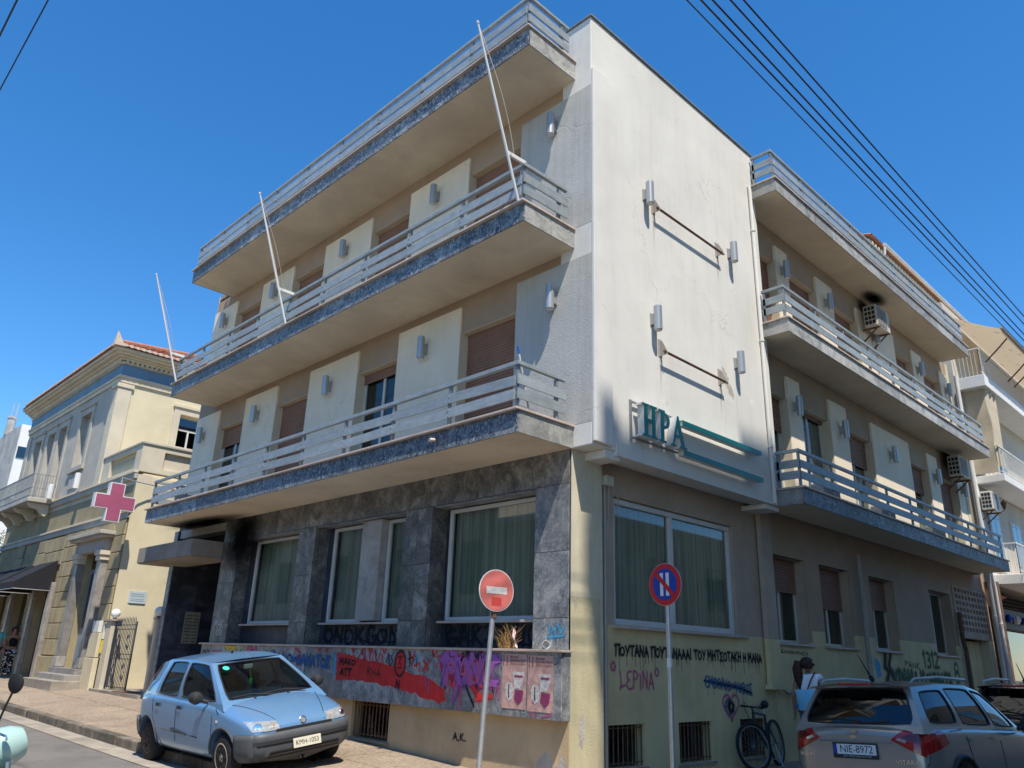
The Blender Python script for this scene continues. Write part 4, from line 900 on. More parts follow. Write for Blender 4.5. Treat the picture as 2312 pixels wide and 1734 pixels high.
def graffiti():
    SW = lambda u, d, z: (u, .75-d, z)              # side street wall, reading along +X
    SX = lambda u, d, z: (u, .72-d, z)
    LE = lambda u, d, z: (.13-d, -u, z)             # marble ledge, reading along -Y (u = -y)
    LR = lambda u, d, z: (.60-d, -u, z)             # recess panels behind the ledge
    BW = lambda u, d, z: (.28-d, -u, z)
    s = Spray(SW, B); s.text('ΠOYTANA ΠOYTANAAA! TOY MHTΣOTAKH H MANA', 1.40, 5.62, 1.70, .14, .0225, 1.68, drip=.45); s.done('sprayblack')
    s = Spray(SW, B); s.text('LEPINA', 1.50, 2.34, 1.26, .24, .018, 1.24, jit=.08); s.stroke(arc(1.35, 1.55, .045, .055, 0, 360), .022); s.stroke(arc(2.40, 1.48, .045, .05, 0, 360), .02); s.done('spraypink')
    s = Spray(SW, B); s.text('EMBOΛIO=ΨOFOΣ'.replace('Ψ', 'Y').replace('F', 'Φ') if False else 'EMBOΛIO=YOBOΣ', 3.72, 5.22, 1.28, .17, .018, 1.13, drip=.15)
    s.stroke([(4.42+.11*cos(t)*(1+.2*sin(3*t)), .96+.12*sin(t)) for t in [i*.5 for i in range(14)]], .03); s.done('sprayblue')
    s = Spray(SW, B); s.stroke([(3.70, 1.37), (4.2, 1.32), (4.7, 1.27), (5.17, 1.18)], .04); s.stroke([(4.44, 1.06), (4.38, .98), (4.44, .9), (4.54, .92), (4.56, .98), (4.47, 1.05), (4.43, .95)], .05); s.done('sprayblack')
    s = Spray(SW, B); L = [(4.48-.25*sin(t)**3*1.0, .985+.0138*(13*cos(t)-5*cos(2*t)-2*cos(3*t)-cos(4*t))) for t in [i*2*pi/40 for i in range(41)]]; s.stroke(L, .024); s.done('spraypink')
    # far end of the side street wall
    s = Spray(SX, B); s.text('1312', 13.55, 14.70, 1.75, .36, .05, 1.72); s.text('XPAMA KOMMATA', 11.5, 15.5, 1.28, .36, .07, 1.18, drip=.2); s.text('8', 15.7, 16.2, 1.38, .45, .05); s.done('spraygreen')
    s = Spray(SX, B); s.text('XPAMA KOMMATA', 11.54, 15.54, 1.27, .36, .03, 1.17); s.text('PANK', 12.3, 13.3, 1.72, .13, .015, 1.66); s.stroke([(11.2, 1.95), (11.1, 1.7), (11.3, 1.6), (11.15, 1.4)], .12); s.stroke([(11.5, 1.95), (11.35, 1.75), (11.5, 1.5)], .1); s.done('sprayblack')
    s = Spray(SX, B); s.blob([(10.55, 1.88), (10.85, 1.82), (10.85, 1.5), (10.6, 1.45)], 4, .03); s.done('spraycyan')
    s = Spray(SX, B); s.text('E.KOINOXPHΣTA', 6.3, 7.4, 1.87, .05, .008, 1.84); s.done('sprayblack')
    # marble ledge
    s = Spray(LE, B); s.blob([(-5.97, 1.60), (-5.6, 1.60), (-5.25, 1.54), (-4.35, 1.43), (-3.4, 1.30), (-2.95, 1.15), (-2.93, .99), (-3.05, .93), (-3.66, 1.05), (-4.3, 1.12), (-5.1, 1.17), (-5.92, 1.17)], 5, .022)
    s.blob([(-4.24, 1.50), (-4.2, 1.6), (-4.12, 1.67), (-4.03, 1.64), (-3.95, 1.5), (-3.98, 1.36), (-4.08, 1.29), (-4.18, 1.35)], 6, .006, 3)
    for pts in ([(-5.33,1.46),(-5.18,1.68),(-5.1,1.5)], [(-5.12,1.68),(-5.06,1.5)], [(-4.95,1.44),(-4.93,1.69)], [(-4.86,1.48),(-4.85,1.66),(-4.74,1.5),(-4.66,1.62)], [(-4.6,1.6),(-4.56,1.44),(-4.7,1.42)],
                [(-3.92,1.68),(-3.82,1.58)], [(-3.8,1.45),(-3.74,1.66)], [(-3.73,1.45),(-3.6,1.5),(-3.6,1.38)], [(-3.5,1.54),(-3.38,1.40)], [(-3.36,1.54),(-3.52,1.38)], [(-3.2,1.6),(-3.05,1.62),(-3.08,1.4)]): s.stroke(pts, .022)
    s.blob([(-3.05, 1.64), (-2.85, 1.64), (-2.7, 1.66), (-2.5, 1.6), (-2.45, 1.3), (-2.6, 1.2), (-2.75, 1.15), (-2.95, 1.3)], 11, .03)
    s.stroke([(-2.3,1.55),(-2.35,1.2),(-2.2,1.1)], .07); s.stroke([(-2.25,1.05),(-2.1,1.08),(-1.95,1.1)], .05); s.stroke([(-2.2,1.22),(-2.0,1.3)], .06); s.done('sprayred')
    s = Spray(LE, B); s.text('PONZ', -3.02, -1.82, 1.24, .36, .085, 1.26, jit=.06)
    s.stroke([(-3.06,1.55),(-2.95,1.66),(-2.75,1.66),(-2.7,1.5)], .07); s.stroke([(-2.62,1.5),(-2.7,1.15),(-2.78,.98)], .035); s.stroke([(-2.1,1.3),(-2.0,1.55),(-1.8,1.58)], .06); s.stroke([(-2.0,1.25),(-1.82,1.3)], .05); s.done('spraypurple')
    s = Spray(LE, B); s.stroke([(-4.1+.14*cos(t), 1.48+.19*sin(t)) for t in [i*2*pi/20 for i in range(21)]], .02); s.stroke([(-4.17,1.57),(-4.05,1.58)], .012); s.stroke([(-4.1,1.55),(-4.13,1.47),(-4.07,1.47)], .012); s.stroke([(-4.15,1.41),(-4.05,1.42)], .012)
    s.text('N', -4.18, -4.06, 1.10, .13, .016); s.stroke([(-4.42,1.62),(-4.38,1.45),(-4.48,1.5),(-4.42,1.62)], .014); s.stroke([(-4.36,1.6),(-4.3,1.5),(-4.36,1.44)], .014); s.stroke([(-3.85,1.66),(-3.86,1.45)], .016); s.stroke([(-3.9,1.55),(-3.78,1.58)], .014)
    s.text('MAKO', -5.85, -5.35, 1.42, .10, .018); s.text('ATT', -5.8, -5.45, 1.25, .10, .022); s.text('RNA', -5.0, -4.6, 1.29, .10, .009, 1.25)
    s.stroke([(-2.98,1.66),(-3.02,1.35),(-2.95,1.15)], .02); s.stroke([(-2.55,1.3),(-2.4,1.08),(-2.3,.95)], .025); s.stroke([(-2.5,1.68),(-2.35,1.6),(-2.2,1.66)], .06); s.stroke([(-2.4,1.66),(-2.2,1.3)], .02)
    s.text('OO', -11.4, -11.05, 1.43, .17, .016); s.done('sprayblack')
    s = Spray(LE, B); s.text('EMBOΛIO=ΘANATOΣ', -8.62, -6.12, 1.41, .17, .034, 1.36, jit=.05, drip=.12); s.done('sprayblue')
    s = Spray(LE, B); s.stroke([(-3.72,1.64),(-3.66,1.56),(-3.74,1.5)], .03); s.stroke([(-6.0,1.55),(-5.98,1.3)], .06); s.done('spraycyan')
    s = Spray(LE, B); s.stroke([(-6.9,1.6),(-6.97,1.42),(-7.02,1.25),(-6.86,1.22),(-6.78,1.3)], .02); s.done('spraymint')
    s = Spray(LE, B); s.text('TP', -10.3, -9.75, 1.52, .14, .045); s.stroke([(-9.45, 1.66), (-9.47, 1.54)], .03); s.done('sprayyellow')
    s = Spray(LE, B); s.text('MA', -9.3, -8.85, 1.5, .15, .05); s.stroke([(-10.9,1.55),(-10.4,1.53)], .04); s.done('spraypink')
    s = Spray(LE, B); s.stroke([(-1.15,1.06),(-1.02,1.1),(-.84,1.12),(-.82,.93),(-.97,.9)], .02); s.stroke([(-1.2,.96),(-1.16,.9)], .02); s.stroke([(-1.1,.95),(-1.08,.89)], .02); s.done('spraypink')
    s = Spray(LE, B)
    for u, z, k in ((-3.5, 1.2, .5), (-3.2, 1.45, .6), (-2.85, 1.1, .8), (-2.3, 1.45, .7), (-1.95, 1.2, .5)): s.stroke([(u, z), (u+.12*k, z+.2*k), (u+.2*k, z-.1*k), (u+.32*k, z+.15*k), (u+.3*k, z-.25*k)], .045*k)
    s.text('PAOK', -2.95, -1.9, 1.2, .34, .03, 1.26, jit=.1); s.done('spraypink')
    s = Spray(LE, B); s.stroke([(-3.05,1.2),(-2.95,1.5),(-2.8,1.25),(-2.7,1.55),(-2.55,1.2),(-2.4,1.5),(-2.25,1.2),(-2.1,1.5),(-1.9,1.15)], .016); s.stroke([(-9.9,1.4),(-9.6,1.6),(-9.4,1.42),(-9.1,1.62)], .02); s.stroke([(-3.9,1.66),(-3.8,1.45),(-3.7,1.62),(-3.66,1.42)], .014)
    for u in (-5.2, -4.8, -3.3, -2.9, -2.6, -2.2): s.stroke([(u, 1.66), (u+.03, 1.60)], .02)
    s.done('sprayblack')
    s = Spray(LE, B)
    for u in (-6.6, -6.35, -5.5, -5.0, -4.6, -3.3): s.stroke([(u, 1.69), (u+.05, 1.62), (u+.09, 1.68)], .022)
    s.stroke([(-7.4,1.66),(-7.2,1.6),(-7.25,1.5)], .02); s.done('sprayred')
    # tall tags on the dark panels under the windows
    s = Spray(LR, B); tagline(s, 'GAKTONG', -3.55, -1.42, 1); tagline(s, 'ONOKGON', -7.2, -4.75, 2); s.stroke([(-2.3,2.08),(-2.2,1.8)], .02); s.done('sprayblack')
    s = Spray(BW, B); s.text('MAK', -11.35, -10.85, 2.05, .2, .018, jit=.1); s.text('OX', -11.2, -10.85, 1.9, .15, .016); s.done('spraywhite')
    s = Spray(BW, B); s.stroke([(-1.0,2.05),(-.98,1.95),(-.9,2.02),(-.88,1.93)], .03); s.stroke([(-.85,2.06),(-.78,1.95),(-.74,2.03)], .03); s.stroke([(-1.02,1.9),(-.75,1.92)], .03); s.done('spraycyan')
    s = Spray(BW, B); s.text('A.K.', -2.89, -2.59, .46, .09, .014); s.done('sprayblack')
    # flakes of bare plaster on the base wall and the pier
    MT['plaster'] = M('bare_grey_plaster', (.44, .40, .34), .95, var=.2, scale=9, bump=.5, bscale=30)
    s = Spray(BW, B)
    s.blob([(-1.25,.10), (-1.18,.35), (-1.02,.46), (-.92,.38), (-.88,.12)], 8, .03); s.blob([(-.86,.05), (-.82,.36), (-.72,.45), (-.645,.30), (-.645,.05)], 9, .025); s.done('plaster', 'bare_patch')
    s = Spray(lambda u, d, z: (u, .63-d, z), B); s.blob([(.36,2.38), (.41,2.40), (.43,2.3), (.39,2.22)], 3, .01); s.blob([(.5,.9), (.55,.95), (.6,.8), (.55,.5), (.48,.6)], 13, .02); s.done('plaster', 'bare_patch')
    global HS
    HS = None
    s = Spray(lambda u, d, z: (u, -.001-d, z), B); s.blob([(3.55,6.55), (3.68,6.5), (3.78,6.3), (3.9,6.18), (3.88,6.02), (3.75,6.12), (3.62,6.3)], 21, .025); s.done('plaster', 'bare_patch')
HS = GFS
graffiti()
HS = None
PX0, PX1 = .80, 1.20
def posters():
    MT['posterpink'] = M('faded_pink_paper', (.56, .34, .29), .7, var=.12, scale=7, bump=.5, bscale=9, dirt=.3)
    MT['posterink'] = M('purple_ink', (.26, .04, .12), .7, var=.15, scale=8); MT['posterdark'] = M('brown_ink', (.16, .05, .05), .7); MT['posterwhite'] = M('torn_white_paper', (.55, .52, .49), .8, var=.15, scale=12, bump=.6, bscale=20)
    for (y0, y1, dz), w in zip(((1.74, 1.265, .0), (1.245, .775, -.012)), ('left', 'right')):
        o = thing('poster', 'faded pink event poster pasted on the marble ledge, the %s of the pair' % w, 'poster', (.128, (y0+y1)/2, 1.3+dz), 0, 'pink posters on the ledge')
        P = lambda u, d, z: (.1275-d, y0+(y1-y0)*u, z+dz); W = y0-y1
        g = G(); g.grid(lambda a, b: P(a, .001+.0016*sin(a*17+b*5)*sin(b*13+3*a)+.0016, .965+.705*b), 10, 14); g.out('paper', 'posterpink', o, recalc=False)
        def rect(u0, u1, z0, z1, mat, nm, d=.006):
            q = G(); q.add([P(u0, d, z0), P(u1, d, z0), P(u1, d, z1), P(u0, d, z1)], [(0,1,2,3)]); q.out(nm, mat, o, recalc=False)
        text_mesh('11', .19, 'posterdark', lambda x, y, z: P(.13+x/W, .0065+z, 1.575+y), 'print', o, .0003, raw=False, sx=.7)
        for i, (l, z) in enumerate((('Φεστιβάλ', 1.625), ('Ανθρώπινη Τέχνη', 1.585), ('Πάτρα & Σύνδεση', 1.545))): text_mesh(l, .045, 'posterdark', lambda x, y, z2, z=z: P(.32+x/W, .0065+z2, z+y), 'print', o, .0002, 'LEFT', raw=False, sx=.8)
        s = Spray(lambda u, d, z: P(u, .004+d, z), o); s.blob([(.42, 1.42), (.9, 1.44), (.88, 1.32), (.78, 1.22), (.52, 1.22), (.48, 1.36)], 31+len(w), .012); s.blob([(.22, 1.30), (.42, 1.29), (.5, 1.2), (.46, 1.1), (.33, 1.06), (.18, 1.12), (.14, 1.22)], 33, .01); s.done('posterwhite', 'torn_patch')
        rect(.52, .86, 1.37, 1.395, 'posterink', 'print', .0085); rect(.29, .325, 1.10, 1.28, 'black', 'print', .0085)
        q = G(); q.add([P(u, .0075, z) for u, z in ((.56, 1.21), (.9, 1.20), (.86, 1.09), (.70, 1.02), (.52, 1.09))], [(0,1,2,3,4)]); q.out('print', 'posterink', o, recalc=False)
    o = thing('name_plaque', 'tall pale name plaque on the dark marble entrance wall', 'plaque', (1.1, 14.26, 2.1), 0)
    q = G(); q.box(PX0, PX1, 14.236, 14.259, 1.72, 2.5); q.out('board', M('aged_plaque', (.30, .27, .19), .6, var=.15, scale=8, dirt=.4), o); q = G()
    for i in range(9):
        for a, b in ((PX0+.03, PX0+.2), (PX0+.24, PX1-.03)): q.box(a, b, 14.233, 14.2355, 1.76+i*.08, 1.775+i*.08)
    q.out('text_lines', 'black', o, kind='stuff')
HS = GFS
posters()
HS = None
# ================================================================== street signs
MT['signred'] = M('faded_red_sign', (.56, .15, .13), .5, var=.15, scale=6, dirt=.2)
MT['signredstrong'] = M('red_sign_film', (.50, .02, .02), .4, var=.08)
MT['signblue'] = M('blue_sign_film', (.012, .05, .30), .4, var=.08)
def signs():
    def disc(o, c, n, r, mat, th=.006, name='disc', off=0.0):
        q = G(); n = Vector(n).normalized(); q.lathe([(.001, 0), (r, 0), (r, th), (r*.995, th+.001), (.001, th+.001)], Vector(c)+n*off, n, 40); return q.out(name, mat, o)
    # faded no-entry sign on a leaning pole
    b = Vector((-1.40, .52, .12)); t = Vector((-1.315, .437, 2.37)); n = Vector((-.20, -.98, .02)).normalized(); sd = Vector((.98, -.20, 0)).normalized()
    o = thing('no_entry_sign', 'faded round red no entry sign on a leaning grey pole', 'road sign', b)
    q = G(); q.tube([b, b.lerp(t, .5), t-Vector((0,0,.1))], .030, 12); q.out('pole', 'steel', o, smooth=True); q = G(); q.lathe([(.034, -.05), (.038, -.045), (.038, .03), (.034, .035)], t-Vector((0, 0, .27)), (0,0,1), 12); q.out('collar', 'rust', o)
    c = t+n*.04; d = disc(o, c, n, .245, 'signwhite'); disc(o, c, n, .235, 'signred', .002, 'red_face', .0075)
    up = n.cross(sd).normalized(); up = up if up.z > 0 else -up; q = G(); q.ob(c+n*.0115, sd*.145, up*.04, n*.0012); q.out('white_bar', 'posterwhite', o)
    q = G(); q.ob(c+n*.0105-up*.13, sd*.07, up*.05, n*.0005); q.out('sticker_ghost', M('darker_red_patch', (.46, .05, .045), .6), o)
    q = G(); q.ob(c-n*.012, sd*.15, up*.02, n*.01); q.out('bracket', 'steel', o)
    # odd-month no-parking sign
    b = Vector((.19, -1.0, .09)); t = Vector((.20, -1.0, 2.51)); n = Vector((-.99, .10, 0)).normalized()
    o = thing('parking_sign', 'round blue and red no parking sign with two white bars on a grey pole', 'road sign', b)
    q = G(); q.tube([b, t+Vector((.0, 0, -.1))], .030, 12); q.out('pole', 'steel', o, smooth=True); q = G(); q.lathe([(.0305, -.05), (.0325, -.05), (.0325, .05), (.0305, .05)], (.196, -1, 1.62), (0,0,1), 12); q.out('sticker', 'signwhite', o)
    sd = Vector((n.y, -n.x, 0)); sd = -sd if sd.y > 0 else sd; up = Vector((0,0,1)); c = t+n*.035
    disc(o, c, n, .252, 'steel'); disc(o, c, n, .246, 'signredstrong', .002, 'red_ring', .0075); disc(o, c, n, .186, 'signblue', .002, 'blue_face', .0105)
    for s in (-.045, .045):
        q = G(); q.ob(c+n*.0145+sd*s, sd*.024, up*.135, n*.0012); q.out('white_bar', 'signwhite', o)
    q = G(); e = (sd-up).normalized(); f = n.cross(e); q.ob(c+n*.0175, e*.19, f*.026, n*.0012); q.out('red_slash', 'signredstrong', o)
    q = G(); q.ob(c-n*.012, sd*.15, up*.02, n*.01); q.out('bracket', 'steel', o)
signs()

# ================================================================== yellow neoclassical house
MT['ybwall'] = M('warm_yellow_render', (.64, .56, .38), .88, var=.06, scale=.9, bump=.15, bscale=40, dirt=.15)
MT['ybstone'] = M('ochre_stone', (.42, .345, .20), .9, var=.14, scale=2, bump=.4, bscale=18, dirt=.3, piece=.18)
MT['ybtrim'] = M('cream_trim', (.60, .53, .40), .85, var=.07, scale=1.5, dirt=.2)
MT['ybgrey'] = M('grey_cream_trim', (.44, .405, .345), .85, var=.07, scale=1.5, dirt=.25)
MT['ybblue'] = M('blue_frieze_paint', (.15, .26, .36), .85, var=.12, scale=1.2, dirt=.25)
MT['tile'] = M('orange_roof_tile', (.44, .18, .10), .85, var=.25, scale=5, piece=.2)
MT['tileend'] = M('lime_washed_tile', (.55, .44, .35), .9, var=.2, scale=7)
MT['winblue'] = glassmat('blue_window_glass', (.10, .13, .16), .10)
MT['iron'] = M('blue_black_iron', (.045, .055, .075), .5, .3)
def yellow_house():
    Y = thing('yellow_house', 'yellow two storey neoclassical house with blue frieze and tiled roof', 'house', (.3, 24, .45))
    xf, yu, yg, ye = .3, 21.75, 18.22, 33.0
    wu = [(24.15, 25.25), (27.0, 27.95), (28.5, 29.45), (30.4, 31.4)]
    g = G(); wall_grid(g, yu, ye, 6.6, 10.64, [(a, b, 7.75, 9.78) if i == 0 else (a, b, 6.9, 9.78) for i, (a, b) in enumerate(wu)], lambda a, b, c, d: g.box(xf, xf+.4, a, b, c, d)); g.out('upper_wall', 'ybgrey', Y)
    side = [(2.55, 3.5, 8.52, 9.74)]
    g = G(); wall_grid(g, xf+.4, 11.0, 6.6, 10.64, side, lambda a, b, c, d: g.box(a, b, yu, yu+.4, c, d)); g.out('side_wall', 'ybwall', Y)
    g = G(); g.box(xf+.42, 10.9, yu+.42, ye-.1, 0, 10.6); g.out('inner_core', 'interior', Y)
    def trim(name, mat, *bx):
        q = G(); q.box(*bx); return q.out(name, mat, Y, bevel=.012)
    trim('corner_pilaster', 'ybtrim', xf-.05, xf+.42, yu-.05, yu+.5, 6.65, 10.2); trim('pilaster_cap', 'ybtrim', xf-.09, xf+.48, yu-.09, yu+.56, 10.21, 10.36)
    trim('far_pilaster', 'ybgrey', xf-.05, xf-.001, 32.3, 32.85, 6.65, 10.2)
    def band(name, mat, p, z0, z1):
        q = G(); q.box(xf-p, 11.0, yu-p, yu-.001, z0, z1); q.box(xf-p, xf-.001, yu-.001, ye, z0, z1); return q.out(name, mat, Y, bevel=.01)
    band('architrave', 'ybtrim', .06, 10.40, 10.56); band('architrave_fillet', 'ybtrim', .10, 10.561, 10.66)
    band('frieze', 'ybblue', .03, 10.661, 11.08)
    q = G(); q.box(xf, 11, yu, ye, 10.64, 11.1); q.out('attic', 'ybgrey', Y)
    for p, z0, z1 in ((.08, 11.081, 11.16), (.16, 11.20, 11.27), (.26, 11.271, 11.34), (.40, 11.341, 11.42), (.50, 11.421, 11.52)): band('cornice', 'ybtrim', p, z0, z1)
    q = G()
    for i in range(60): a = xf+.02+i*.17; q.box(a, a+.085, yu-.15, yu-.081, 11.10, 11.199)
    for i in range(64): a = yu+.02+i*.17; q.box(xf-.15, xf-.081, a, a+.085, 11.10, 11.199)
    q.out('dentils', 'ybtrim', Y, kind='stuff')
    # tiled hip roof: rows of half-round tiles in one joined mesh, lime-washed ends
    q = G(); e = G(); r = .10; zb = 11.53; sl = .42
    for i in range(52):
        x = xf-.45+i*.205; L = min(4.5, max(.2, (x-(xf-.55))))
        for k in range(int(L/.36)+1):
            t0, t1 = k*.36, min(L, k*.36+.40); zz = zb+.012*(1)
            P = lambda t, a, lift: (x+r*cos(a)*(1-.0), yu-.58+t, zb+sl*t+r*.75*sin(a)+lift)
            b = len(q.v)
            for t, lf, rr in ((t0, .03, 1), (t1, 0, .8)):
                for j in range(6):
                    a = pi*j/5; q.v.append((x+r*rr*cos(a), yu-.58+t, zb+sl*t+r*.75*sin(a)*rr+lf))
            for j in range(5): q.f.append((b+j, b+j+1, b+7+j, b+6+j))
        b = len(e.v); e.v += [(x, yu-.581, zb)]+[(x+r*cos(pi*j/5), yu-.581, zb+.03+r*.75*sin(pi*j/5)) for j in range(6)]; e.f.append(tuple(range(b, b+7)))
    for i in range(55):
        y = yu-.45+i*.205; L = min(4.5, max(.2, y-(yu-.55)))
        for k in range(int(L/.36)+1):
            t0, t1 = k*.36, min(L, k*.36+.40); b = len(q.v)
            for t, lf, rr in ((t0, .03, 1), (t1, 0, .8)):
                for j in range(6):
                    a = pi*j/5; q.v.append((xf-.58+t, y+r*rr*cos(a), zb+sl*t+r*.75*sin(a)*rr+lf))
            for j in range(5): q.f.append((b+j, b+j+1, b+7+j, b+6+j))
        b = len(e.v); e.v += [(xf-.581, y, zb)]+[(xf-.581, y+r*cos(pi*j/5), zb+.03+r*.75*sin(pi*j/5)) for j in range(6)]; e.f.append(tuple(range(b, b+7)))
    q.add([(xf-.56, yu-.56, zb-.01), (11, yu-.56, zb-.01), (11, yu+3.9, zb+sl*4.46), (xf+3.9, yu+3.9, zb+sl*4.46)], [(0,1,2,3)]); q.add([(xf-.56, yu-.56, zb-.01), (xf-.56, ye, zb-.01), (xf+3.9, ye, zb+sl*4.46), (xf+3.9, yu+3.9, zb+sl*4.46)], [(0,1,2,3)])
    rf = q.out('roof', 'tile', Y, kind='stuff', recalc=False); e.out('tile_ends', 'tileend', rf, kind='stuff', recalc=False)
    q = G(); q.prism([(xf-.62, yu-.62, 11.50), (xf-.30, yu-.62, 11.52), (xf-.58, yu-.58, 12.02)], (.06, .08, 0)); q.prism([(xf-.62, yu-.60, 11.50), (xf-.60, yu-.25, 11.52), (xf-.58, yu-.58, 12.02)], (.08, .04, 0)); q.out('corner_antefix', 'tileend', Y, kind='stuff')
    q = G(); q.tube([(xf-.5, yu-.5, 11.62), (xf+3.9, yu+3.9, 13.5)], .13, 8); q.out('hip_ridge', 'tile', Y)
    # windows
    def win(a, b, z0, z1, P, nm='window', tr='ybtrim'):
        bx = lambda q, u0, u1, d0, d1, c, d: q.add([P(u0,d0,c), P(u1,d0,c), P(u1,d1,c), P(u0,d1,c), P(u0,d0,d), P(u1,d0,d), P(u1,d1,d), P(u0,d1,d)], [(0,3,2,1), (4,5,6,7), (0,1,5,4), (1,2,6,5), (2,3,7,6), (3,0,4,7)])
        q = G(); w = .07
        for u0, u1, c, d in ((a, a+w, z0, z1), (b-w, b, z0, z1), (a+w, b-w, z0, z0+w), (a+w, b-w, z1-w, z1), ((a+b)/2-.03, (a+b)/2+.03, z0+w, z0+(z1-z0)*.55), (a+w, b-w, z0+(z1-z0)*.55, z0+(z1-z0)*.55+.07)): bx(q, u0, u1, .2, .26, c, d)
        f = q.out(nm, 'alu', Y); q = G(); q.add([P(a, .24, z0), P(b, .24, z0), P(b, .24, z1), P(a, .24, z1)], [(0,1,2,3)]); q.out('pane', 'winblue', f, recalc=False)
        q = G(); bx(q, a-.24, a-.005, -.05, -.002, z0-.1, z1+.24); bx(q, b+.005, b+.24, -.05, -.002, z0-.1, z1+.24); bx(q, a-.005, b+.005, -.05, -.002, z1+.005, z1+.24); bx(q, a-.30, b+.30, -.10, -.002, z1+.245, z1+.34); bx(q, a-.3, b+.3, -.1, .19, z0-.17, z0-.005); q.out('surround', tr, f)
    for i, (a, b) in enumerate(wu): win(a, b, 7.75 if i == 0 else 6.9, 9.78, lambda u, d, z: (xf+d, u, z), tr='ybgrey')
    win(2.55, 3.5, 8.52, 9.74, lambda u, d, z: (u, yu+d, z))
    trim('apron_panel', 'ybgrey', xf-.04, xf-.001, 24.2, 25.2, 6.95, 7.5)
    # ground floor with rusticated stone blocks
    holes = [(19.62, 21.4, .9, 4.55), (24.4, 26.0, .4, 3.9), (27.3, 28.9, .4, 3.9), (30.2, 31.8, .4, 3.9)]
    g = G(); wall_grid(g, yg, ye, 0, 6.3, holes, lambda a, b, c, d: g.box(xf, xf+.45, a, b, c, d)); g.out('street_wall', 'ybstone', Y)
    g = G(); g.box(xf+.45, 11, yg, yg+.4, 0, 6.55); g.box(xf+.002, xf+.45, yg-.012, yg-.001, 0, 6.3); g.out('ground_side_wall', 'ybwall', Y)
    g = G(); g.box(xf+.45, 10.9, yg+.4, ye, 6.3, 6.6); g.box(xf, xf+.45, yg, ye, 6.301, 6.6); g.out('terrace_slab', 'ybtrim', Y)
    for z0, z1, p in ((5.25, 5.42, .07), (5.421, 5.5, .11), (6.45, 6.62, .10), (6.621, 6.69, .14)):
        q = G(); q.box(xf-p, xf-.001, yg-p*.3, ye, z0, z1); q.out('string_course', 'ybtrim' if p > .1 else 'ybgrey', Y, bevel=.01)
    def blocks(y0, y1, zs, mat='ybstone'):
        z = zs[0]
        while z < zs[1]-.2:
            y = y0+.006
            while y < y1-.1:
                e = min(y+.72, y1); e = y1 if y1-e < .35 else e
                q = G(); q.box(xf-.055, xf-.001, y, e-.014, z+.009, z+.50-.009); q.out('quoin_block', mat, Y, bevel=.018); y = e
            z += .50
    blocks(18.26, 19.15, (1.25, 5.25)); blocks(22.05, 23.95, (1.25, 5.25)); blocks(26.2, 27.1, (1.25, 5.25)); blocks(29.1, 30.0, (1.25, 5.25)); blocks(24.0, 26.2, (4.2, 5.25)); blocks(19.2, 22.0, (4.95, 5.25))
    for a, b in ((22.0, 24.1), (26.15, 27.15), (29.05, 30.05)): trim('plinth', 'ybstone', xf-.10, xf-.001, a, b, .2, 1.22)
    # terrace parapet with a balustrade panel facing the street
    g = G(); g.box(xf, xf+.28, yg, yg+.5, 6.70, 7.56); g.box(xf, xf+.28, 21.0, yu-.06, 6.70, 7.56); g.box(xf, xf+.28, yg+.5, 21.0, 6.70, 6.84); g.box(xf, xf+.28, yg+.5, 21.0, 7.42, 7.56)
    g.box(xf+.28, 1.0, yg, yg+.28, 6.70, 7.56); g.box(1.0, 6, yg, yg+.28, 6.7, 6.85); g.box(1.0, 6, yg, yg+.28, 7.40, 7.56); g.box(1.0, 6, yg+.10, yg+.28, 6.85, 7.40); g.out('terrace_parapet', 'ybtrim', Y)
    q = G(); q.box(xf-.04, xf+.32, yg-.04, yu-.06, 7.561, 7.63); q.box(xf+.321, 6, yg-.04, yg+.32, 7.561, 7.63); q.out('parapet_coping', 'ybgrey', Y, bevel=.01)
    pr = None
    for i in range(15):
        y = yg+.58+i*.165
        if pr is None:
            q = G(); q.lathe([(.05, 6.842), (.05, 6.88), (.03, 6.92), (.055, 7.05), (.05, 7.12), (.025, 7.25), (.05, 7.36), (.05, 7.418)], (xf+.14, y, 0), (0,0,1), 10); pr = q.out('baluster', 'ybwall', Y, smooth=True)
        else: inst(pr, (0, .165*i, 0), Y)
    q = G(); q.box(xf+.27, xf+.279, yg+.5, 21.0, 6.845, 7.415); q.out('balustrade_backing', 'ybstone', Y)
    # doorway: pilasters, capitals, entablature, blue-grey door and steps
    for a in (19.3, 21.45):
        trim('door_pilaster', 'whitemarble', xf-.22, xf-.001, a, a+.34, 1.25, 4.05); trim('pilaster_base', 'whitemarble', xf-.26, xf-.001, a-.04, a+.38, .95, 1.249); trim('capital', 'ybtrim', xf-.27, xf-.001, a-.05, a+.39, 4.051, 4.20); trim('capital', 'ybtrim', xf-.31, xf-.001, a-.09, a+.43, 4.201, 4.36)
    trim('entablature', 'ybgrey', xf-.24, xf-.001, 19.2, 21.9, 4.361, 4.72); trim('door_cornice', 'ybgrey', xf-.42, xf-.001, 19.05, 22.05, 4.721, 4.80); trim('door_cornice', 'ybgrey', xf-.50, xf-.001, 18.98, 22.12, 4.801, 4.92)
    MT['doorpaint'] = M('grey_blue_door_paint', (.20, .25, .31), .5, var=.08)
    for a in (19.66, 20.52):
        q = G(); q.box(xf+.20, xf+.25, a, a+.84, .95, 3.9); q.box(xf+.17, xf+.199, a+.12, a+.72, 1.1, 1.9); d = q.out('door_leaf', 'doorpaint', Y); q = G(); q.box(xf+.18, xf+.199, a+.16, a+.68, 2.1, 3.75); q.out('iron_grille', 'iron', d)
    q = G(); q.box(xf+.2, xf+.25, 19.62, 21.4, 3.91, 4.54); q.out('fanlight', 'winblue', Y)
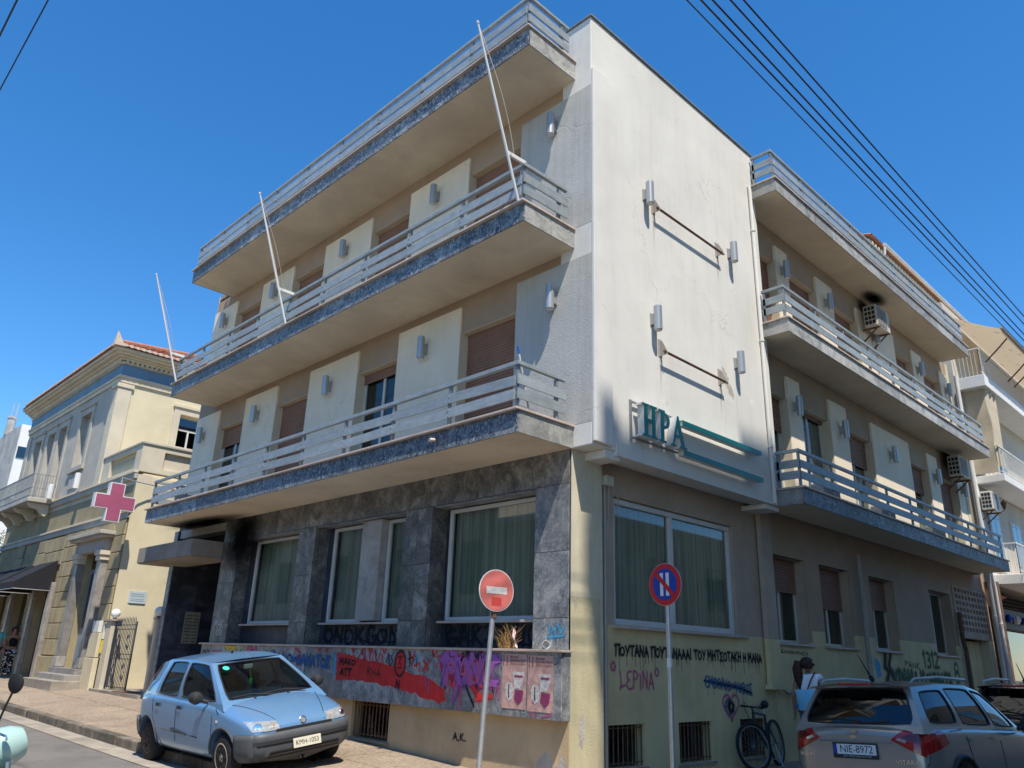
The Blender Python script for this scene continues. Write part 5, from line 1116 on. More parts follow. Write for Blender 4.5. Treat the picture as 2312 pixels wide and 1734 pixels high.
    for i, (d, z) in enumerate(((.95, .62), (.62, .78), (.34, .94))): trim('step', 'whitemarble' if i else 'concrete', xf-d, xf-(.0015), 19.0+.12*i, 22.0-.12*i, .2, z)
    # iron balcony on scroll brackets
    q = G(); q.box(-.62, xf-.12, 26.55, 31.9, 6.58, 6.74); b = q.out('street_balcony', 'ybgrey', Y, bevel=.02)
    for y in (26.75, 28.6, 30.4, 31.6):
        q = G(); pts = [(xf-.12, y, 6.57)] + [(xf-.12-.72*t, y, 6.57-.42*(1-t)**.7*(1+.18*sin(t*9))) for t in [i/10 for i in range(11)]] + [(-.55, y, 6.57)]; q.prism(pts, (0, .22, 0)); q.out('scroll_bracket', 'ybtrim', b)
    q = G()
    for z in (6.80, 7.10, 7.62): q.box(-.605, -.58, 26.58, 31.87, z, z+.025); q.box(-.579, xf-.12, 26.58, 26.605, z, z+.025)
    for i in range(48): y = 26.6+i*.11; q.tube([(-.59, y, 6.74), (-.59, y, 7.63)], .012, 4, False)
    for i in range(8): x = -.56+i*.09; q.tube([(x, 26.59, 6.74), (x, 26.59, 7.63)], .012, 4, False)
    for i in range(24): y = 26.65+i*.22; q.tube([(-.59, y+.05*cos(t), 7.36+.1*sin(t)) for t in [k*pi/4 for k in range(9)]], .007, 4, False)
    for i in range(4): x = -.5+i*.18; q.tube([(x+.05*cos(t), 26.59, 7.36+.1*sin(t)) for t in [k*pi/4 for k in range(9)]], .007, 4, False)
    q.out('iron_railing', 'raildark', b, kind='stuff')
    for y in (26.3, 23.2):
        q = G(); q.lathe([(.10, 6.72), (.10, 7.25), (.06, 7.27)], (-.0, y, 0), (0,0,1), 12); q.out('floodlight', 'signwhite', Y)
    # black awnings over the shop openings
    MT['awningblack'] = M('black_canvas', (.014, .014, .017), .8, var=.2, scale=4)
    for a, w in ((24.2, 'nearest'), (27.1, 'middle'), (30.0, 'farthest')):
        o = thing('awning', 'black canvas shop awning on the yellow house, the %s of the row' % w, 'awning', (xf-.06, a+1, 3.6), 0, 'black awnings on the yellow house')
        q = G(); x0, x1 = xf-.062, -.95; y0, y1 = a, a+2.35
        q.add([(x0, y0, 4.35), (x0, y1, 4.35), (x1, y0, 3.55), (x1, y1, 3.55), (x1, y0, 3.32), (x1, y1, 3.32), (x0, y0, 3.32), (x0, y1, 3.32)], [(0,1,3,2), (2,3,5,4), (0,2,4,6), (1,7,5,3)]); q.out('canvas', 'awningblack', o, recalc=False)
        q = G(); q.tube([(x0, y0, 3.32), (x1, y0, 3.32), (x1, y1, 3.32), (x0, y1, 3.32)], .012, 5); q.out('frame', 'steel', o)
        if w == 'nearest':
            MT['lilac'] = M('lilac_print', (.33, .10, .42), .7); text_mesh('ΡΕΒΙ', .34, 'lilac', lambda x, y, z: (x1+.25-.0-.22*0-.29*y-.012-z, y0+1.2-x, 3.69+.26*y+.012), 'print', o, .001, raw=False)
    q = G()
    for a, b_, c, d in holes[1:]: q.box(xf+.25, xf+.28, a, b_, c, d)
    q.out('shop_glass', 'winblue', Y, kind='stuff')
    # marble shop pilasters in full sun beside the awnings
    for y in (24.05, 26.05, 28.95): trim('shop_pilaster', 'whitemarble', xf-.14, xf-.001, y, y+.3, .3, 3.6)
    # pharmacy cross
    o = thing('pharmacy_cross', 'pink pharmacy cross sign with white rim projecting from the yellow house', 'shop sign', (xf, 17.55, 5.5))
    c = Vector((-.43, 17.55, 5.52)); a, w = .53, .175
    cr = lambda k: [(c.x+sx, c.z+sz) for sx, sz in ((-w-k, a+k), (w+k, a+k), (w+k, w+k), (a+k, w+k), (a+k, -w-k), (w+k, -w-k), (w+k, -a-k), (-w-k, -a-k), (-w-k, -w-k), (-a-k, -w-k), (-a-k, w+k), (-w-k, w+k))]
    q = G(); q.prism([(x, 17.44, z) for x, z in cr(.03)], (0, .22, 0)); b = q.out('case', 'signwhite', o); q = G(); q.prism([(x, 17.432, z) for x, z in cr(0)], (0, .007, 0)); q.out('face', M('raspberry_acrylic', (.36, .09, .16), .5, var=.08), b)
    q = G(); q.tube([(c.x+.1, 17.55, 6.1), (c.x+.1, 17.55, 6.28), (xf, 17.9, 6.28), (xf+1.2, 18.21, 6.3)], .02, 6); q.out('bracket', 'steel', o)
    o = thing('wall_plate', 'small pale blue notice plate on the yellow side wall above the gate', 'plate', (.95, yg-.01, 3.0)); q = G(); q.box(.70, 1.2, yg-.03, yg-.002, 2.81, 3.15); q.out('board', M('pale_blue_plate', (.45, .52, .55), .5), o); q = G()
    for z in (3.06, 3.0, 2.92, 2.87): q.box(.76, 1.14, yg-.033, yg-.0305, z, z+.018)
    q.out('text_lines', M('faded_ink', (.22, .28, .32), .7), o, kind='stuff')
HS = (.9576, (-.3375, -.2792, .0678))
yellow_house()
def gate():
    # gate pillars, two iron leaves (one shut, one swung in), globe lamps, meter cabinets
    for y, w in ((17.95, 'beside the yellow meter box'), (14.78, 'beside the marble entrance')):
        o = thing('gate_pillar', 'slim cream gate pillar with a white globe lamp, %s' % w, 'gate pillar', (.35, y, .45), 0, 'gate pillars'); h = 2.28
        q = G(); q.box(.22 if y > 16 else .30, .50 if y > 16 else .40, y-.17 if y > 16 else y-.06, y+.2 if y > 16 else y+.08, .3, h); q.out('shaft', 'ybtrim', o); q = G(); q.box(.17 if y > 16 else .27, .55 if y > 16 else .43, y-.24 if y > 16 else y-.08, y+.26 if y > 16 else y+.14, h+.001, h+.05); q.out('cap', 'whitemarble', o)
        q = G(); q.lathe([(.001, -.13)]+[(.13*sin(t), -.13*cos(t)) for t in [i*pi/10 for i in range(1, 10)]]+[(.001, .13)], (.35, y, h+.20), (0,0,1), 18); q.out('globe', M('opal_glass', (.75, .74, .72), .25, var=.02), o, smooth=True); q = G(); q.lathe([(.06, 0), (.05, .08)], (.35, y, h+.05), (0,0,1), 10); q.out('socket', 'black', o)
    def leaf(o, p0, p1):
        p0, p1 = Vector(p0), Vector(p1); d = p1-p0; L = d.length; d.normalize(); q = G(); H = 1.75
        P = lambda u, z: p0+d*u+Vector((0, 0, z))
        for z in (.06, .78, .9, 1.55, 1.66): q.tube([P(0, z), P(L, z)], .014, 4)
        for u in (0, L): q.tube([P(u, 0), P(u, H)], .022, 6)
        n = int(L/.105)
        for i in range(1, n): q.tube([P(i*L/n, .03), P(i*L/n, H+.06), P(i*L/n, H+.13)], [.011, .011, .002], 4, False)
        for z0, z1 in ((.2, .7), (1.0, 1.45)):
            for k in (.28, .72): m = (z0+z1)/2; q.tube([P(L*k, z0), P(L*k+.13, m), P(L*k, z1), P(L*k-.13, m), P(L*k, z0)], .01, 4, False)
        return q.out('leaf', 'iron', o)
    o = thing('iron_gate', 'black iron double gate with spear tops, left leaf shut and right leaf swung open', 'gate', (.35, 17.0, .48))
    leaf(o, (.35, 17.76, .50), (.35, 16.2, .50)); leaf(o, (.36, 14.92, .50), (1.75, 15.5, .50))
    q = G(); q.box(.1, 1.6, 14.62, 18.2, .1, .47); tag(q.out('doorstep', 'concrete', None), 'low marble threshold under the iron gate', 'doorstep')
    q = G(); q.box(4.5, 4.7, 14.5, 18.2, 0, 6); tag(q.out('passage_wall', 'ybwall', None), 'yellow back wall closing the passage behind the gate', 'wall')
    o = thing('meter_cabinet', 'tall ochre meter cabinet with notices beside the iron gate', 'cabinet', (.1, 18.8, .4)); q = G(); q.box(.10, .24, 18.3, 19.1, .35, 1.26); q.out('lower_door', 'ybwall', o, bevel=.01); q = G(); q.box(.12, .24, 18.33, 19.07, 1.28, 1.95); q.out('upper_door', 'ybwall', o, bevel=.01)
    q = G(); q.box(.13, .238, 18.5, 19.0, 1.97, 2.28); q.out('notice_board', 'signwhite', o); q = G(); q.box(.20, .5, 18.24, 18.298, 1.4, 1.75); q.out('yellow_box', 'sprayyellow', o); q = G(); q.box(.2, .5, 18.24, 18.298, 1.78, 2.2); q.out('notice', 'signwhite', o)
    q = G(); q.tube([(.55, 14.72, 6.6), (.55, 14.72, .4)], .05, 8); tag(q.out('drainpipe', 'ybtrim', None), 'cream drainpipe between the marble entrance and the iron gate', 'drainpipe')
    q = G(); q.box(.12, .6, 15.6, 16.5, .4705, .487); tag(q.out('doormat', 'rust', None), 'brown doormat on the threshold in front of the gate', 'doormat')
gate()
HS = None

# ================================================================== buildings farther off
def far_left():
    o = thing('white_apartment_block', 'weathered white apartment block far down the left street', 'building', (2.9, 50, 0))
    MT['farwall'] = M('stained_white_wall', (.50, .49, .47), .9, var=.1, scale=.35, dirt=.5, streak=.45); MT['farwhite'] = M('bright_white_wall', (.74, .74, .71), .85, var=.04)
    q = G(); q.box(2.9, 15, 48, 66, 0, 14.4); q.out('block', 'farwhite', o); q = G(); q.box(2.87, 2.899, 48.05, 66, 0, 14.4); q.out('street_wall', 'farwall', o)
    for z in (4.6, 7.8, 11.0):
        q = G(); q.box(3.6, 14, 46.9, 47.999, z, z+.2); b = q.out('balcony', 'farwhite', o); q = G(); q.box(3.6, 14, 46.9, 46.98, z+.201, z+1.1); q.out('parapet', 'farwhite', b); q = G(); q.box(4.2, 6.0, 47.93, 47.999, z+.21, z+2.4); q.out('window', 'winblue', o)
        q = G(); q.box(2.95, 3.5, 47.95, 47.999, z+1.3, z+2.0); q.out('window', 'winblue', o)
    q = G(); q.box(3.4, 14, 46.8, 48.2, 14.0, 14.25); q.out('roof_slab', 'farwhite', o)
    q = G(); q.lathe([(.28, 14.4), (.24, 15.5), (.30, 15.55), (.30, 15.65)], (2.55+.5, 52, 0), (0,0,1), 12); q.out('chimney', 'farwall', o); q = G(); q.tube([(2.95, 52, 15.6), (2.97, 52, 16.6)], .04, 6); q.tube([(3.2, 52, 15.6), (3.22, 52, 16.7)], .04, 6); q.out('chimney_pipes', 'steel', o, kind='stuff')
far_left()
def opposite():
    o = thing('opposite_block', 'tall cream apartment block across the side street', 'building', (3, -14, 0))
    MT['oppwall'] = M('cream_block_render', (.66, .58, .45), .88, var=.06, scale=.4, streak=.2); x0, x1, y = -5.3, 12.7, -11.0
    q = G(); q.box(-4.98, x1, -24, y, 0, 26.0); q.box(-5.35, x1, -24.01, y+.002, 26.001, 27.0); q.out('block', 'oppwall', o)
    q = G(); q.box(x0, -4.9, y-.3, y, 27.001, 27.75); q.box(-1.4, x1, y-.3, y, 27.001, 28.15); q.box(-4.9, -1.4, y-.3, y, 27.001, 27.3); q.box(x0, x0+.3, -24, y-.3, 27.001, 27.6); q.out('parapet', 'oppwall', o)
    q = G()
    for i in range(7): q.box(-4.7+i*.5, -4.6+i*.5, y-.2, y-.1, 27.3, 27.55)
    q.box(-4.9, -1.4, y-.22, y-.08, 27.551, 27.62); q.out('roof_railing', 'steel', o)
    for k in range(8):
        z = 3.6+k*2.95
        q = G(); q.box(x0+1.2, x1-.6, y+.003, y+1.0, z-.18, z); b = q.out('balcony', 'farwhite', o); q = G(); q.box(x0+1.2, x1-.6, y+.95, y+1.0, z+.001, z+.9); q.out('parapet', 'oppwall', b)
        for i in range(5): a = x0+1.4+i*3.4; q = G(); q.box(a, a+1.5, y+.001, y+.05, z+.05, z+2.25); q.out('window', 'winblue', o)
    for i in range(5): a = x0+.9+i*3.5; q = G(); q.box(a, a+2.7, y+.001, y+.06, .2, 2.9); q.out('shop_window', 'winblue', o)
    o = thing('far_opposite_house', 'low cream house farther along the side street opposite', 'building', (20, -14, 0)); q = G(); q.box(12.75, 45, -22, -11, 0, 7.0); q.out('block', 'oppwall', o)
    for i in range(7): a = 14+i*4.2; q = G(); q.box(a, a+1.4, -10.999, -10.94, 3.8, 5.6); q.out('window', 'winblue', o)
opposite()
def left_row():
    for i, (y0, y1, h) in enumerate(((-3, 6, 7.2), (6.05, 15, 6.4), (15.05, 27, 8.0), (27.05, 45, 7.0))):
        o = thing('street_house', 'low cream house across the left street, number %s along the row' % ['one', 'two', 'three', 'four'][i], 'house', (-12, y0, 0)); q = G(); q.box(-20, -12.0, y0, y1, 0, h); q.out('block', 'oppwall', o); q = G(); q.box(-12.2, -11.7, y0, y1, h+.001, h+.2); q.out('cornice', 'farwhite', o)
        y = y0+.9
        while y < y1-1.5:
            for z in (.6, 3.9): q = G(); q.box(-11.999, -11.94, y, y+1.1, z, z+2.0); q.out('window', 'winblue', o)
            y += 2.3
    g = G(); g.box(-12, -9.6, -3, 45, -.05, .14); g.out('left_pavement', 'paving', kind='structure')
left_row()
def neighbour():
    N = thing('neighbour_building', 'cream and white apartment building beyond the side wing with balconies and shop', 'building', (19.8, .6, 0))
    MT['nbwall'] = M('cream_neighbour_render', (.56, .50, .41), .88, var=.06, scale=.6, dirt=.2); MT['nbwhite'] = M('white_slab_paint', (.72, .71, .68), .8, var=.04, dirt=.12)
    X0, X1, yw, yf = 19.75, 46, .62, -.25
    q = G(); q.box(X0, X1, yw, 11, 4.3, 13.8); q.out('block', 'nbwall', N); q = G(); q.box(X0-.05, X0+.5, yw-.06, yw-.001, 4.3, 10.5); q.out('corner_band', 'nbwhite', N)
    for z0, z1, xs in ((10.55, 10.95, 19.85), (7.42, 7.66, 20.15), (4.25, 4.55, 20.2)):
        q = G(); q.box(xs, X1, yf, yw-.001, z0, z1); b = q.out('balcony', 'nbwhite', N, bevel=.015)
        q = G(); T = z1
        q.box(xs+.03, X1, yf+.05, yf+.09, T+.92, T+.96); q.box(xs+.03, X1, yf+.05, yf+.09, T+.08, T+.11); q.box(xs+.03, xs+.07, yf+.09, yw, T+.92, T+.96)
        x = xs+.05
        while x < X1: q.tube([(x, yf+.07, T), (x, yf+.07, T+.93)], .008, 4, False); x += .11
        for i in range(7): q.tube([(xs+.05, yf+.07+i*.12, T), (xs+.05, yf+.07+i*.12, T+.93)], .008, 4, False)
        q.out('railing', 'signwhite', b, kind='stuff')
    q = G(); q.grid(lambda u, v: (20.13+.02*sin(v*14+u*3), yf+.12+.7*u+.03*sin(v*9), 7.72+2.83*v), 6, 20); q.grid(lambda u, v: (20.14+1.0*u, yf+.12+.035*sin(u*15+v*2), 7.95+2.6*v), 16, 12)
    tag(q.out('balcony_curtain', M('beige_canvas', (.50, .43, .32), .9, var=.1, scale=2), None, recalc=False, smooth=True), 'beige canvas curtain hanging from the neighbouring balcony', 'curtain')
    # patterned awning under the top floor
    o = thing('awning', 'yellow floral awning with rolled bar over the neighbouring top balcony', 'awning', (21, 0, 13)); m, nt, b = _nt('floral_canvas'); b.inputs['Roughness'].default_value = .9
    co = _coord(nt); v = _n(nt, 'ShaderNodeTexVoronoi'); v.inputs['Scale'].default_value = 2.0; nt.links.new(co, v.inputs['Vector']); ad = _ramp(nt, v.outputs['Distance'], [(.16, 1.0), (.24, 0.0)]); c = _mix(nt, _mix(nt, 1.0, ad, _ramp(nt, _noise(nt, co, 9, 4), [(.42, 0.0), (.55, .8)]), 'MULTIPLY'), (.42, .34, .235), (.26, .14, .10)); nt.links.new(c, b.inputs['Base Color'])
    tl = _n(nt, 'ShaderNodeBsdfTranslucent'); mx = _n(nt, 'ShaderNodeMixShader'); mx.inputs[0].default_value = .5; nt.links.new(c, tl.inputs[0]); nt.links.new(b.outputs[0], mx.inputs[1]); nt.links.new(tl.outputs[0], mx.inputs[2]); nt.links.new(mx.outputs[0], nt.nodes['Material Output'].inputs[0]); MT['floral'] = m
    q = G(); q.grid(lambda u, w: (19.95+14*u, yw-.02-1.55*w, 13.35-.95*w-.05*sin(w*pi)), 20, 8); q.grid(lambda u, w: (19.95+14*u, -.955-.005*w, 12.4-.16*w-.03*abs(sin(u*90))*w), 120, 2); q.out('canvas', 'floral', o, recalc=False)
    q = G(); q.tube([(19.9, -.97, 12.43), (34, -.97, 12.43)], .05, 8); q.out('front_bar', 'rustpipe', o)
    for x in (20.6, 23.2, 24.0, 27): q = G(); q.tube([(x, yf+.05, 11.6), (x+.1, -.6, 12.0), (x+.3, -.93, 12.42)], .025, 6); q.out('arm', 'rust', o)
    # set-back top floor with tiled eave and white gutter
    q = G(); q.box(20.1, 32, 3.2, 11, 13.8, 17.15); q.out('top_floor', 'nbwall', N)
    q = G(); r = .09
    for i in range(58):
        x = 19.9+i*.2
        for k in range(8):
            b_ = len(q.v)
            for t, lf, rr in ((k*.36, .03, 1), (k*.36+.4, 0, .8)):
                for j in range(6): a = pi*j/5; q.v.append((x+r*rr*cos(a), 2.62+t, 17.28+.4*t+r*.8*sin(a)*rr+lf))
            for j in range(5): q.f.append((b_+j, b_+j+1, b_+7+j, b_+6+j))
    q.add([(19.8, 2.6, 17.27), (31.5, 2.6, 17.27), (31.5, 5.6, 18.45), (19.8, 5.6, 18.45)], [(0,1,2,3)]); q.out('tiled_eave', 'tile', N, kind='stuff', recalc=False)
    q = G(); q.box(19.9, 31.4, 2.75, 3.3, 17.05, 17.20); 
    for i in range(38): x = 20+i*.3; q.box(x, x+.1, 2.68, 3.2, 17.0, 17.12)
    q.out('eave_rafters', 'ybwall', N, kind='stuff')
    q = G(); q.tube([(20.9, 2.56, 17.30), (31.5, 2.56, 17.30)], .07, 8); q.tube([(20.95, 2.56, 17.3), (20.95, 2.60, 16.9), (20.95, 3.1, 16.7)], .05, 6); q.out('gutter', 'pipewhite', N, kind='stuff')
    for x, z in ((21.6, 9.5), (22.3, 6.9), (20.9, 6.3+.6)):
        o = thing('wall_lantern', 'small dark wall lantern on the neighbouring building, %s' % {21.6: 'under the top balcony', 22.3: 'right of the white air conditioner', 20.9: 'above the white air conditioner'}[x], 'wall lantern', (x, yw, z), 0, 'wall lanterns'); q = G(); q.tube([(x, yw, z-.1), (x, yw-.18, z-.05), (x, yw-.2, z+.02)], .012, 5); q.out('arm', 'rust', o); q = G(); q.lathe([(.03, 0), (.085, .2), (.10, .21), (.02, .30), (.001, .33)], (x, yw-.2, z), (0,0,1), 6); q.out('lantern', 'rust', o)
    for x, z in ((20.9, 4.75), (23.4, 4.75), (23.2, 7.9), (23.2, 11.2), (26.5, 4.75)):
        q = G(); q.box(x, x+1.15, yw-.05, yw-.001, z, z+1.9); f = q.out('window', 'alu', N); q = G(); q.box(x+.08, x+.55, yw-.057, yw-.051, z+.08, z+1.82); q.out('pane', 'winblue', f); q = G(); q.box(x+.6, x+1.07, yw-.057, yw-.051, z+.08, z+1.82); q.out('pane', 'winblue', f)
    # fish shop on the ground floor
    q = G(); q.box(19.75, 20.0, .4, .9, 0, 4.3); q.out('shop_pier', 'rust', N); q = G(); q.box(20, X1, 1.6, 2, 0, 4.3); q.out('shop_back', 'interior', N); q = G(); q.box(20.0, X1, .95, 1.0, .2, 3.0); q.out('shop_front', 'winblue', N)
    q = G(); q.box(20.0, X1, .7, .94, 3.0, 3.6); q.out('fascia_board', 'blackplastic', N)
    q = G(); q.grid(lambda u, v: (20.2+1.5*u, .62, 3.7+.3*(1-u)*(.5-abs(v-.5))*2+.25*sin(u*2)), 10, 6); q.prism([(20.15, .6, 3.75), (21.5, .6, 3.95), (20.3, .6, 4.05)], (0, .05, 0)); q.out('fish_sign', M('orange_red_sign', (.5, .09, .04), .6), N)
    for i in range(3): q = G(); q.lathe([(.001, -.12), (.12, -.05), (.14, .05), (.001, .14)], (21.3+i*.9, .62, 3.3), (0, -1, 0), 12); q.out('shop_ornament', ['signblue', 'alu', 'signblue'][i], N)
    for i in range(4): q = G(); q.tube([(20.1, .64, 3.62+i*.11), (24, .64, 3.66+i*.11)], .012, 4); q.out('sign_bar', 'rust', N)
HS = GFS
neighbour()
HS = None
# ================================================================== wires
def wires():
    for x_, z, w in ((0, 8.60, 'lowest'), (0, 8.83, 'second from bottom'), (0, 9.03, 'middle'), (0, 9.36, 'second from top'), (0, 9.62, 'topmost')):
        q = G(); q.tube([(-30+i*5, -3.0, z+.0006*(i*5-40)**2*.02) for i in range(21)], .0115 if w != 'lowest' else .008, 6)
        tag(q.out('overhead_wire', 'blackplastic', None), 'black overhead wire above the side street, %s of the five' % w, 'overhead wire', 'five side street wires')
    q = G(); q.tube([(-7.0, -10, 11.6), (-7.0, 12, 10.55), (-7.0, 40, 9.5)], .014, 6); tag(q.out('overhead_wire', 'blackplastic', None), 'thick black wire at the top left above the left street', 'overhead wire')
    q = G(); q.tube([(-6.85, -10, 10.0), (-6.85, 12, 9.25), (-6.85, 40, 8.4)], .009, 6); tag(q.out('overhead_wire', 'blackplastic', None), 'thin black wire at the top left above the left street', 'overhead wire')
wires()
def tree():
    o = thing('orange_tree', 'small leafy street tree at the far left edge', 'tree', (-.9, 31.5, .5)); rnd = random.Random(12)
    MT['bark'] = M('grey_bark', (.12, .09, .065), .95, var=.3, scale=9); MT['leaf'] = M('green_leaf', (.075, .12, .03), .6, var=.35, scale=3); MT['leafdry'] = M('dry_leaf', (.16, .12, .05), .7, var=.3, scale=3)
    q = G(); q.tube([(-1.0, 31.5, .4), (-1.02, 31.5, 2.0), (-.95, 31.4, 3.4), (-.9, 31.4, 5.0)], [.11, .09, .07, .03], 8); br = []
    for i in range(16):
        a, h = rnd.uniform(0, 6.28), rnd.uniform(2.2, 5.0); L = rnd.uniform(.5, 1.1); e = Vector((-1+L*cos(a), 31.5+L*sin(a), h+L*.7)); q.tube([(-1.0, 31.5, h), Vector((-1, 31.5, h)).lerp(e, .5)+Vector((0,0,.08)), e], [.035, .022, .008], 5); br.append((Vector((-1, 31.5, h)), e))
    q.out('trunk', 'bark', o)
    for nm, mt, cnt in (('foliage', 'leaf', 2600), ('dry_foliage', 'leafdry', 400)):
        q = G()
        for i in range(cnt):
            a, b = rnd.choice(br); c = a.lerp(b, rnd.uniform(.35, 1.15))+Vector([rnd.gauss(0, .16) for _ in range(3)]); u = Vector([rnd.gauss(0, 1) for _ in range(3)]).normalized(); w = u.orthogonal().normalized(); s = rnd.uniform(.04, .075)
            q.add([c-u*s, c+w*s*.45, c+u*s, c-w*s*.45], [(0,1,2,3)])
        q.out(nm, mt, o, kind='stuff', recalc=False)
tree()
# ================================================================== vehicles
from mathutils.bvhtree import BVHTree
def paint(name, col, metal=.35, rough=.32, dust=.25):
    m, nt, b = _nt(name); b.inputs['Metallic'].default_value = metal; b.inputs['Coat Weight'].default_value = .8; b.inputs['Coat Roughness'].default_value = .06
    co = _coord(nt); c = _ramp(nt, _noise(nt, co, 1.5), [(.3, sc(col, .95)), (.7, sc(col, 1.05))])
    d = _ramp(nt, _noise(nt, co, 2.4, 7, .7), [(.4, 0.0), (.75, dust)]); c = _mix(nt, d, c, (.30, .28, .25)); nt.links.new(c, b.inputs['Base Color'])
    r = _n(nt, 'ShaderNodeMath', operation='MULTIPLY_ADD'); r.inputs[1].default_value = .4; r.inputs[2].default_value = rough; nt.links.new(d, r.inputs[0]); nt.links.new(r.outputs[0], b.inputs['Roughness'])
    return m
MT['paintblue'] = paint('light_blue_car_paint', (.13, .29, .52), .3, .30, .22)
MT['paintgrey'] = paint('warm_grey_car_paint', (.34, .33, .305), .5, .30, .2)
MT['paintblack'] = paint('black_car_paint', (.012, .013, .016), .1, .2, .1)
MT['chrome'] = M('chrome', (.75, .75, .75), .15, 1.0, var=.03)
MT['headlamp'] = M('headlamp_glass', (.55, .57, .58), .12, .5, var=.25, scale=14, coat=1)
MT['taillamp'] = M('red_lamp_plastic', (.36, .012, .012), .2, 0, var=.25, scale=9, coat=1)
MT['amber'] = M('amber_lamp', (.42, .25, .14), .25, coat=1)
MT['plateyellow'] = M('aged_plate', (.62, .58, .46), .5, var=.05); MT['platewhite'] = M('white_plate', (.74, .74, .72), .4, var=.04)
MT['seat'] = M('dark_seat_fabric', (.04, .042, .045), .95); MT['dash'] = M('grey_dashboard', (.12, .12, .115), .7)
MT['hubcap'] = M('beige_hubcap', (.42, .36, .29), .6, .1, var=.12, dirt=.3)
MT['disc'] = M('brown_wheel_steel', (.07, .055, .045), .8, .2, var=.3)
def loft(stations):
    """closed car hull from (x, half width, z bottom, z shoulder, z top)"""
    g = G(); n = None
    for x, w, zb, zs, zt in stations:
        h = [(0, zb), (.72*w, zb), (.94*w, zb+.03), (w, zb+.2*(zs-zb)+.03), (1.0*w, zb+.62*(zs-zb)), (.985*w, zs-.06), (.94*w, zs), (.62*w, zt), (0, zt+.012)]
        ring = h + [(-y, z) for y, z in h[-2:0:-1]]; n = len(ring); g.v += [(x, y, z) for y, z in ring]
    m = len(stations)
    for i in range(m-1):
        for k in range(n): g.f.append((i*n+k, i*n+(k+1) % n, (i+1)*n+(k+1) % n, (i+1)*n+k))
    g.f.append(tuple(range(n))); g.f.append(tuple((m-1)*n+k for k in range(n-1, -1, -1))); return g
def ringcell(body, glass, C, s0, s1, t0, t1, bulge=0.0, nd=(0, 1, 0), n=5, rd=.11, gd=.012, fade=lambda s: 1):
    """one framed opening: C = corners (bottom-front, bottom-rear, top-rear, top-front)"""
    C = [Vector(c) for c in C]; nd = Vector(nd)
    def P(s, t): return C[0]*(1-s)*(1-t)+C[1]*s*(1-t)+C[2]*s*t+C[3]*(1-s)*t + nd*bulge*4*t*(1-t)*fade(s)
    per = [(i/n, 0) for i in range(n)]+[(1, i/n) for i in range(n)]+[(1-i/n, 1) for i in range(n)]+[(0, 1-i/n) for i in range(n)]
    def inner(s, t):
        a, b = 2*s-1, 2*t-1; k = 1-rd*max(0, min(abs(a), abs(b)))**4*.5; return s0+(s1-s0)*(a*k+1)/2, t0+(t1-t0)*(b*k+1)/2
    b0 = len(body.v); N = len(per)
    for s, t in per: body.v.append(tuple(P(s, t)))
    win = [P(*inner(s, t)) for s, t in per]
    for p in win: body.v.append(tuple(p))
    for p in win: body.v.append(tuple(p-nd*.02))
    for i in range(N):
        j = (i+1) % N; body.f.append((b0+i, b0+j, b0+N+j, b0+N+i)); body.f.append((b0+N+i, b0+N+j, b0+2*N+j, b0+2*N+i))
    seal = getattr(body, 'seals', None)
    if seal is not None: seal.tube([p-nd*.004 for p in win]+[win[0]-nd*.004], .011, 5, False)
    # glass as a bulged grid
    g0 = len(glass.v); m = 6
    for b in range(m+1):
        for a in range(m+1): glass.v.append(tuple(P(*inner(a/m, b/m))-nd*gd))
    for b in range(m):
        for a in range(m): k = g0+b*(m+1)+a; glass.f.append((k, k+1, k+m+2, k+m+1))
def wheel(root, x, y, r, w, side, cap, style):
    g = G(); prof = [(r*.62, -w/2), (r*.86, -w/2), (r*.96, -w*.42), (r, -w*.3), (r, w*.3), (r*.96, w*.42), (r*.86, w/2), (r*.62, w/2)]
    g.lathe(prof, (x, y, r), (0, side, 0), 36); wh = g.out('wheel', 'rubber', root, smooth=True, raw=True)
    g = G(); g.lathe([(r*.66, w*.3), (r*.66, w*.49), (r*.60, w*.52), (r*.5, w*.46), (r*.18, w*.50), (r*.10, w*.52), (.001, w*.52)], (x, y, r), (0, side, 0), 32); g.out('rim', cap, wh, smooth=True, raw=True)
    g = G(); nh = 7 if style else 10
    for i in range(nh):
        a = 2*pi*i/nh+.2; cx, cz = x+r*.42*cos(a), r+r*.42*sin(a); g.lathe([(.001, 0), (r*.085, 0), (r*.085, .008), (.001, .008)], (cx, y+side*(w*.475), cz), (0, side, 0), 10)
    for i in range(4):
        a = 2*pi*i/4; g.lathe([(.001, 0), (.012, 0), (.012, .012), (.001, .012)], (x+r*.13*cos(a), y+side*w*.50, r+r*.13*sin(a)), (0, side, 0), 6)
    g.out('rim_holes', 'black', wh, raw=True, kind='stuff')
    return wh
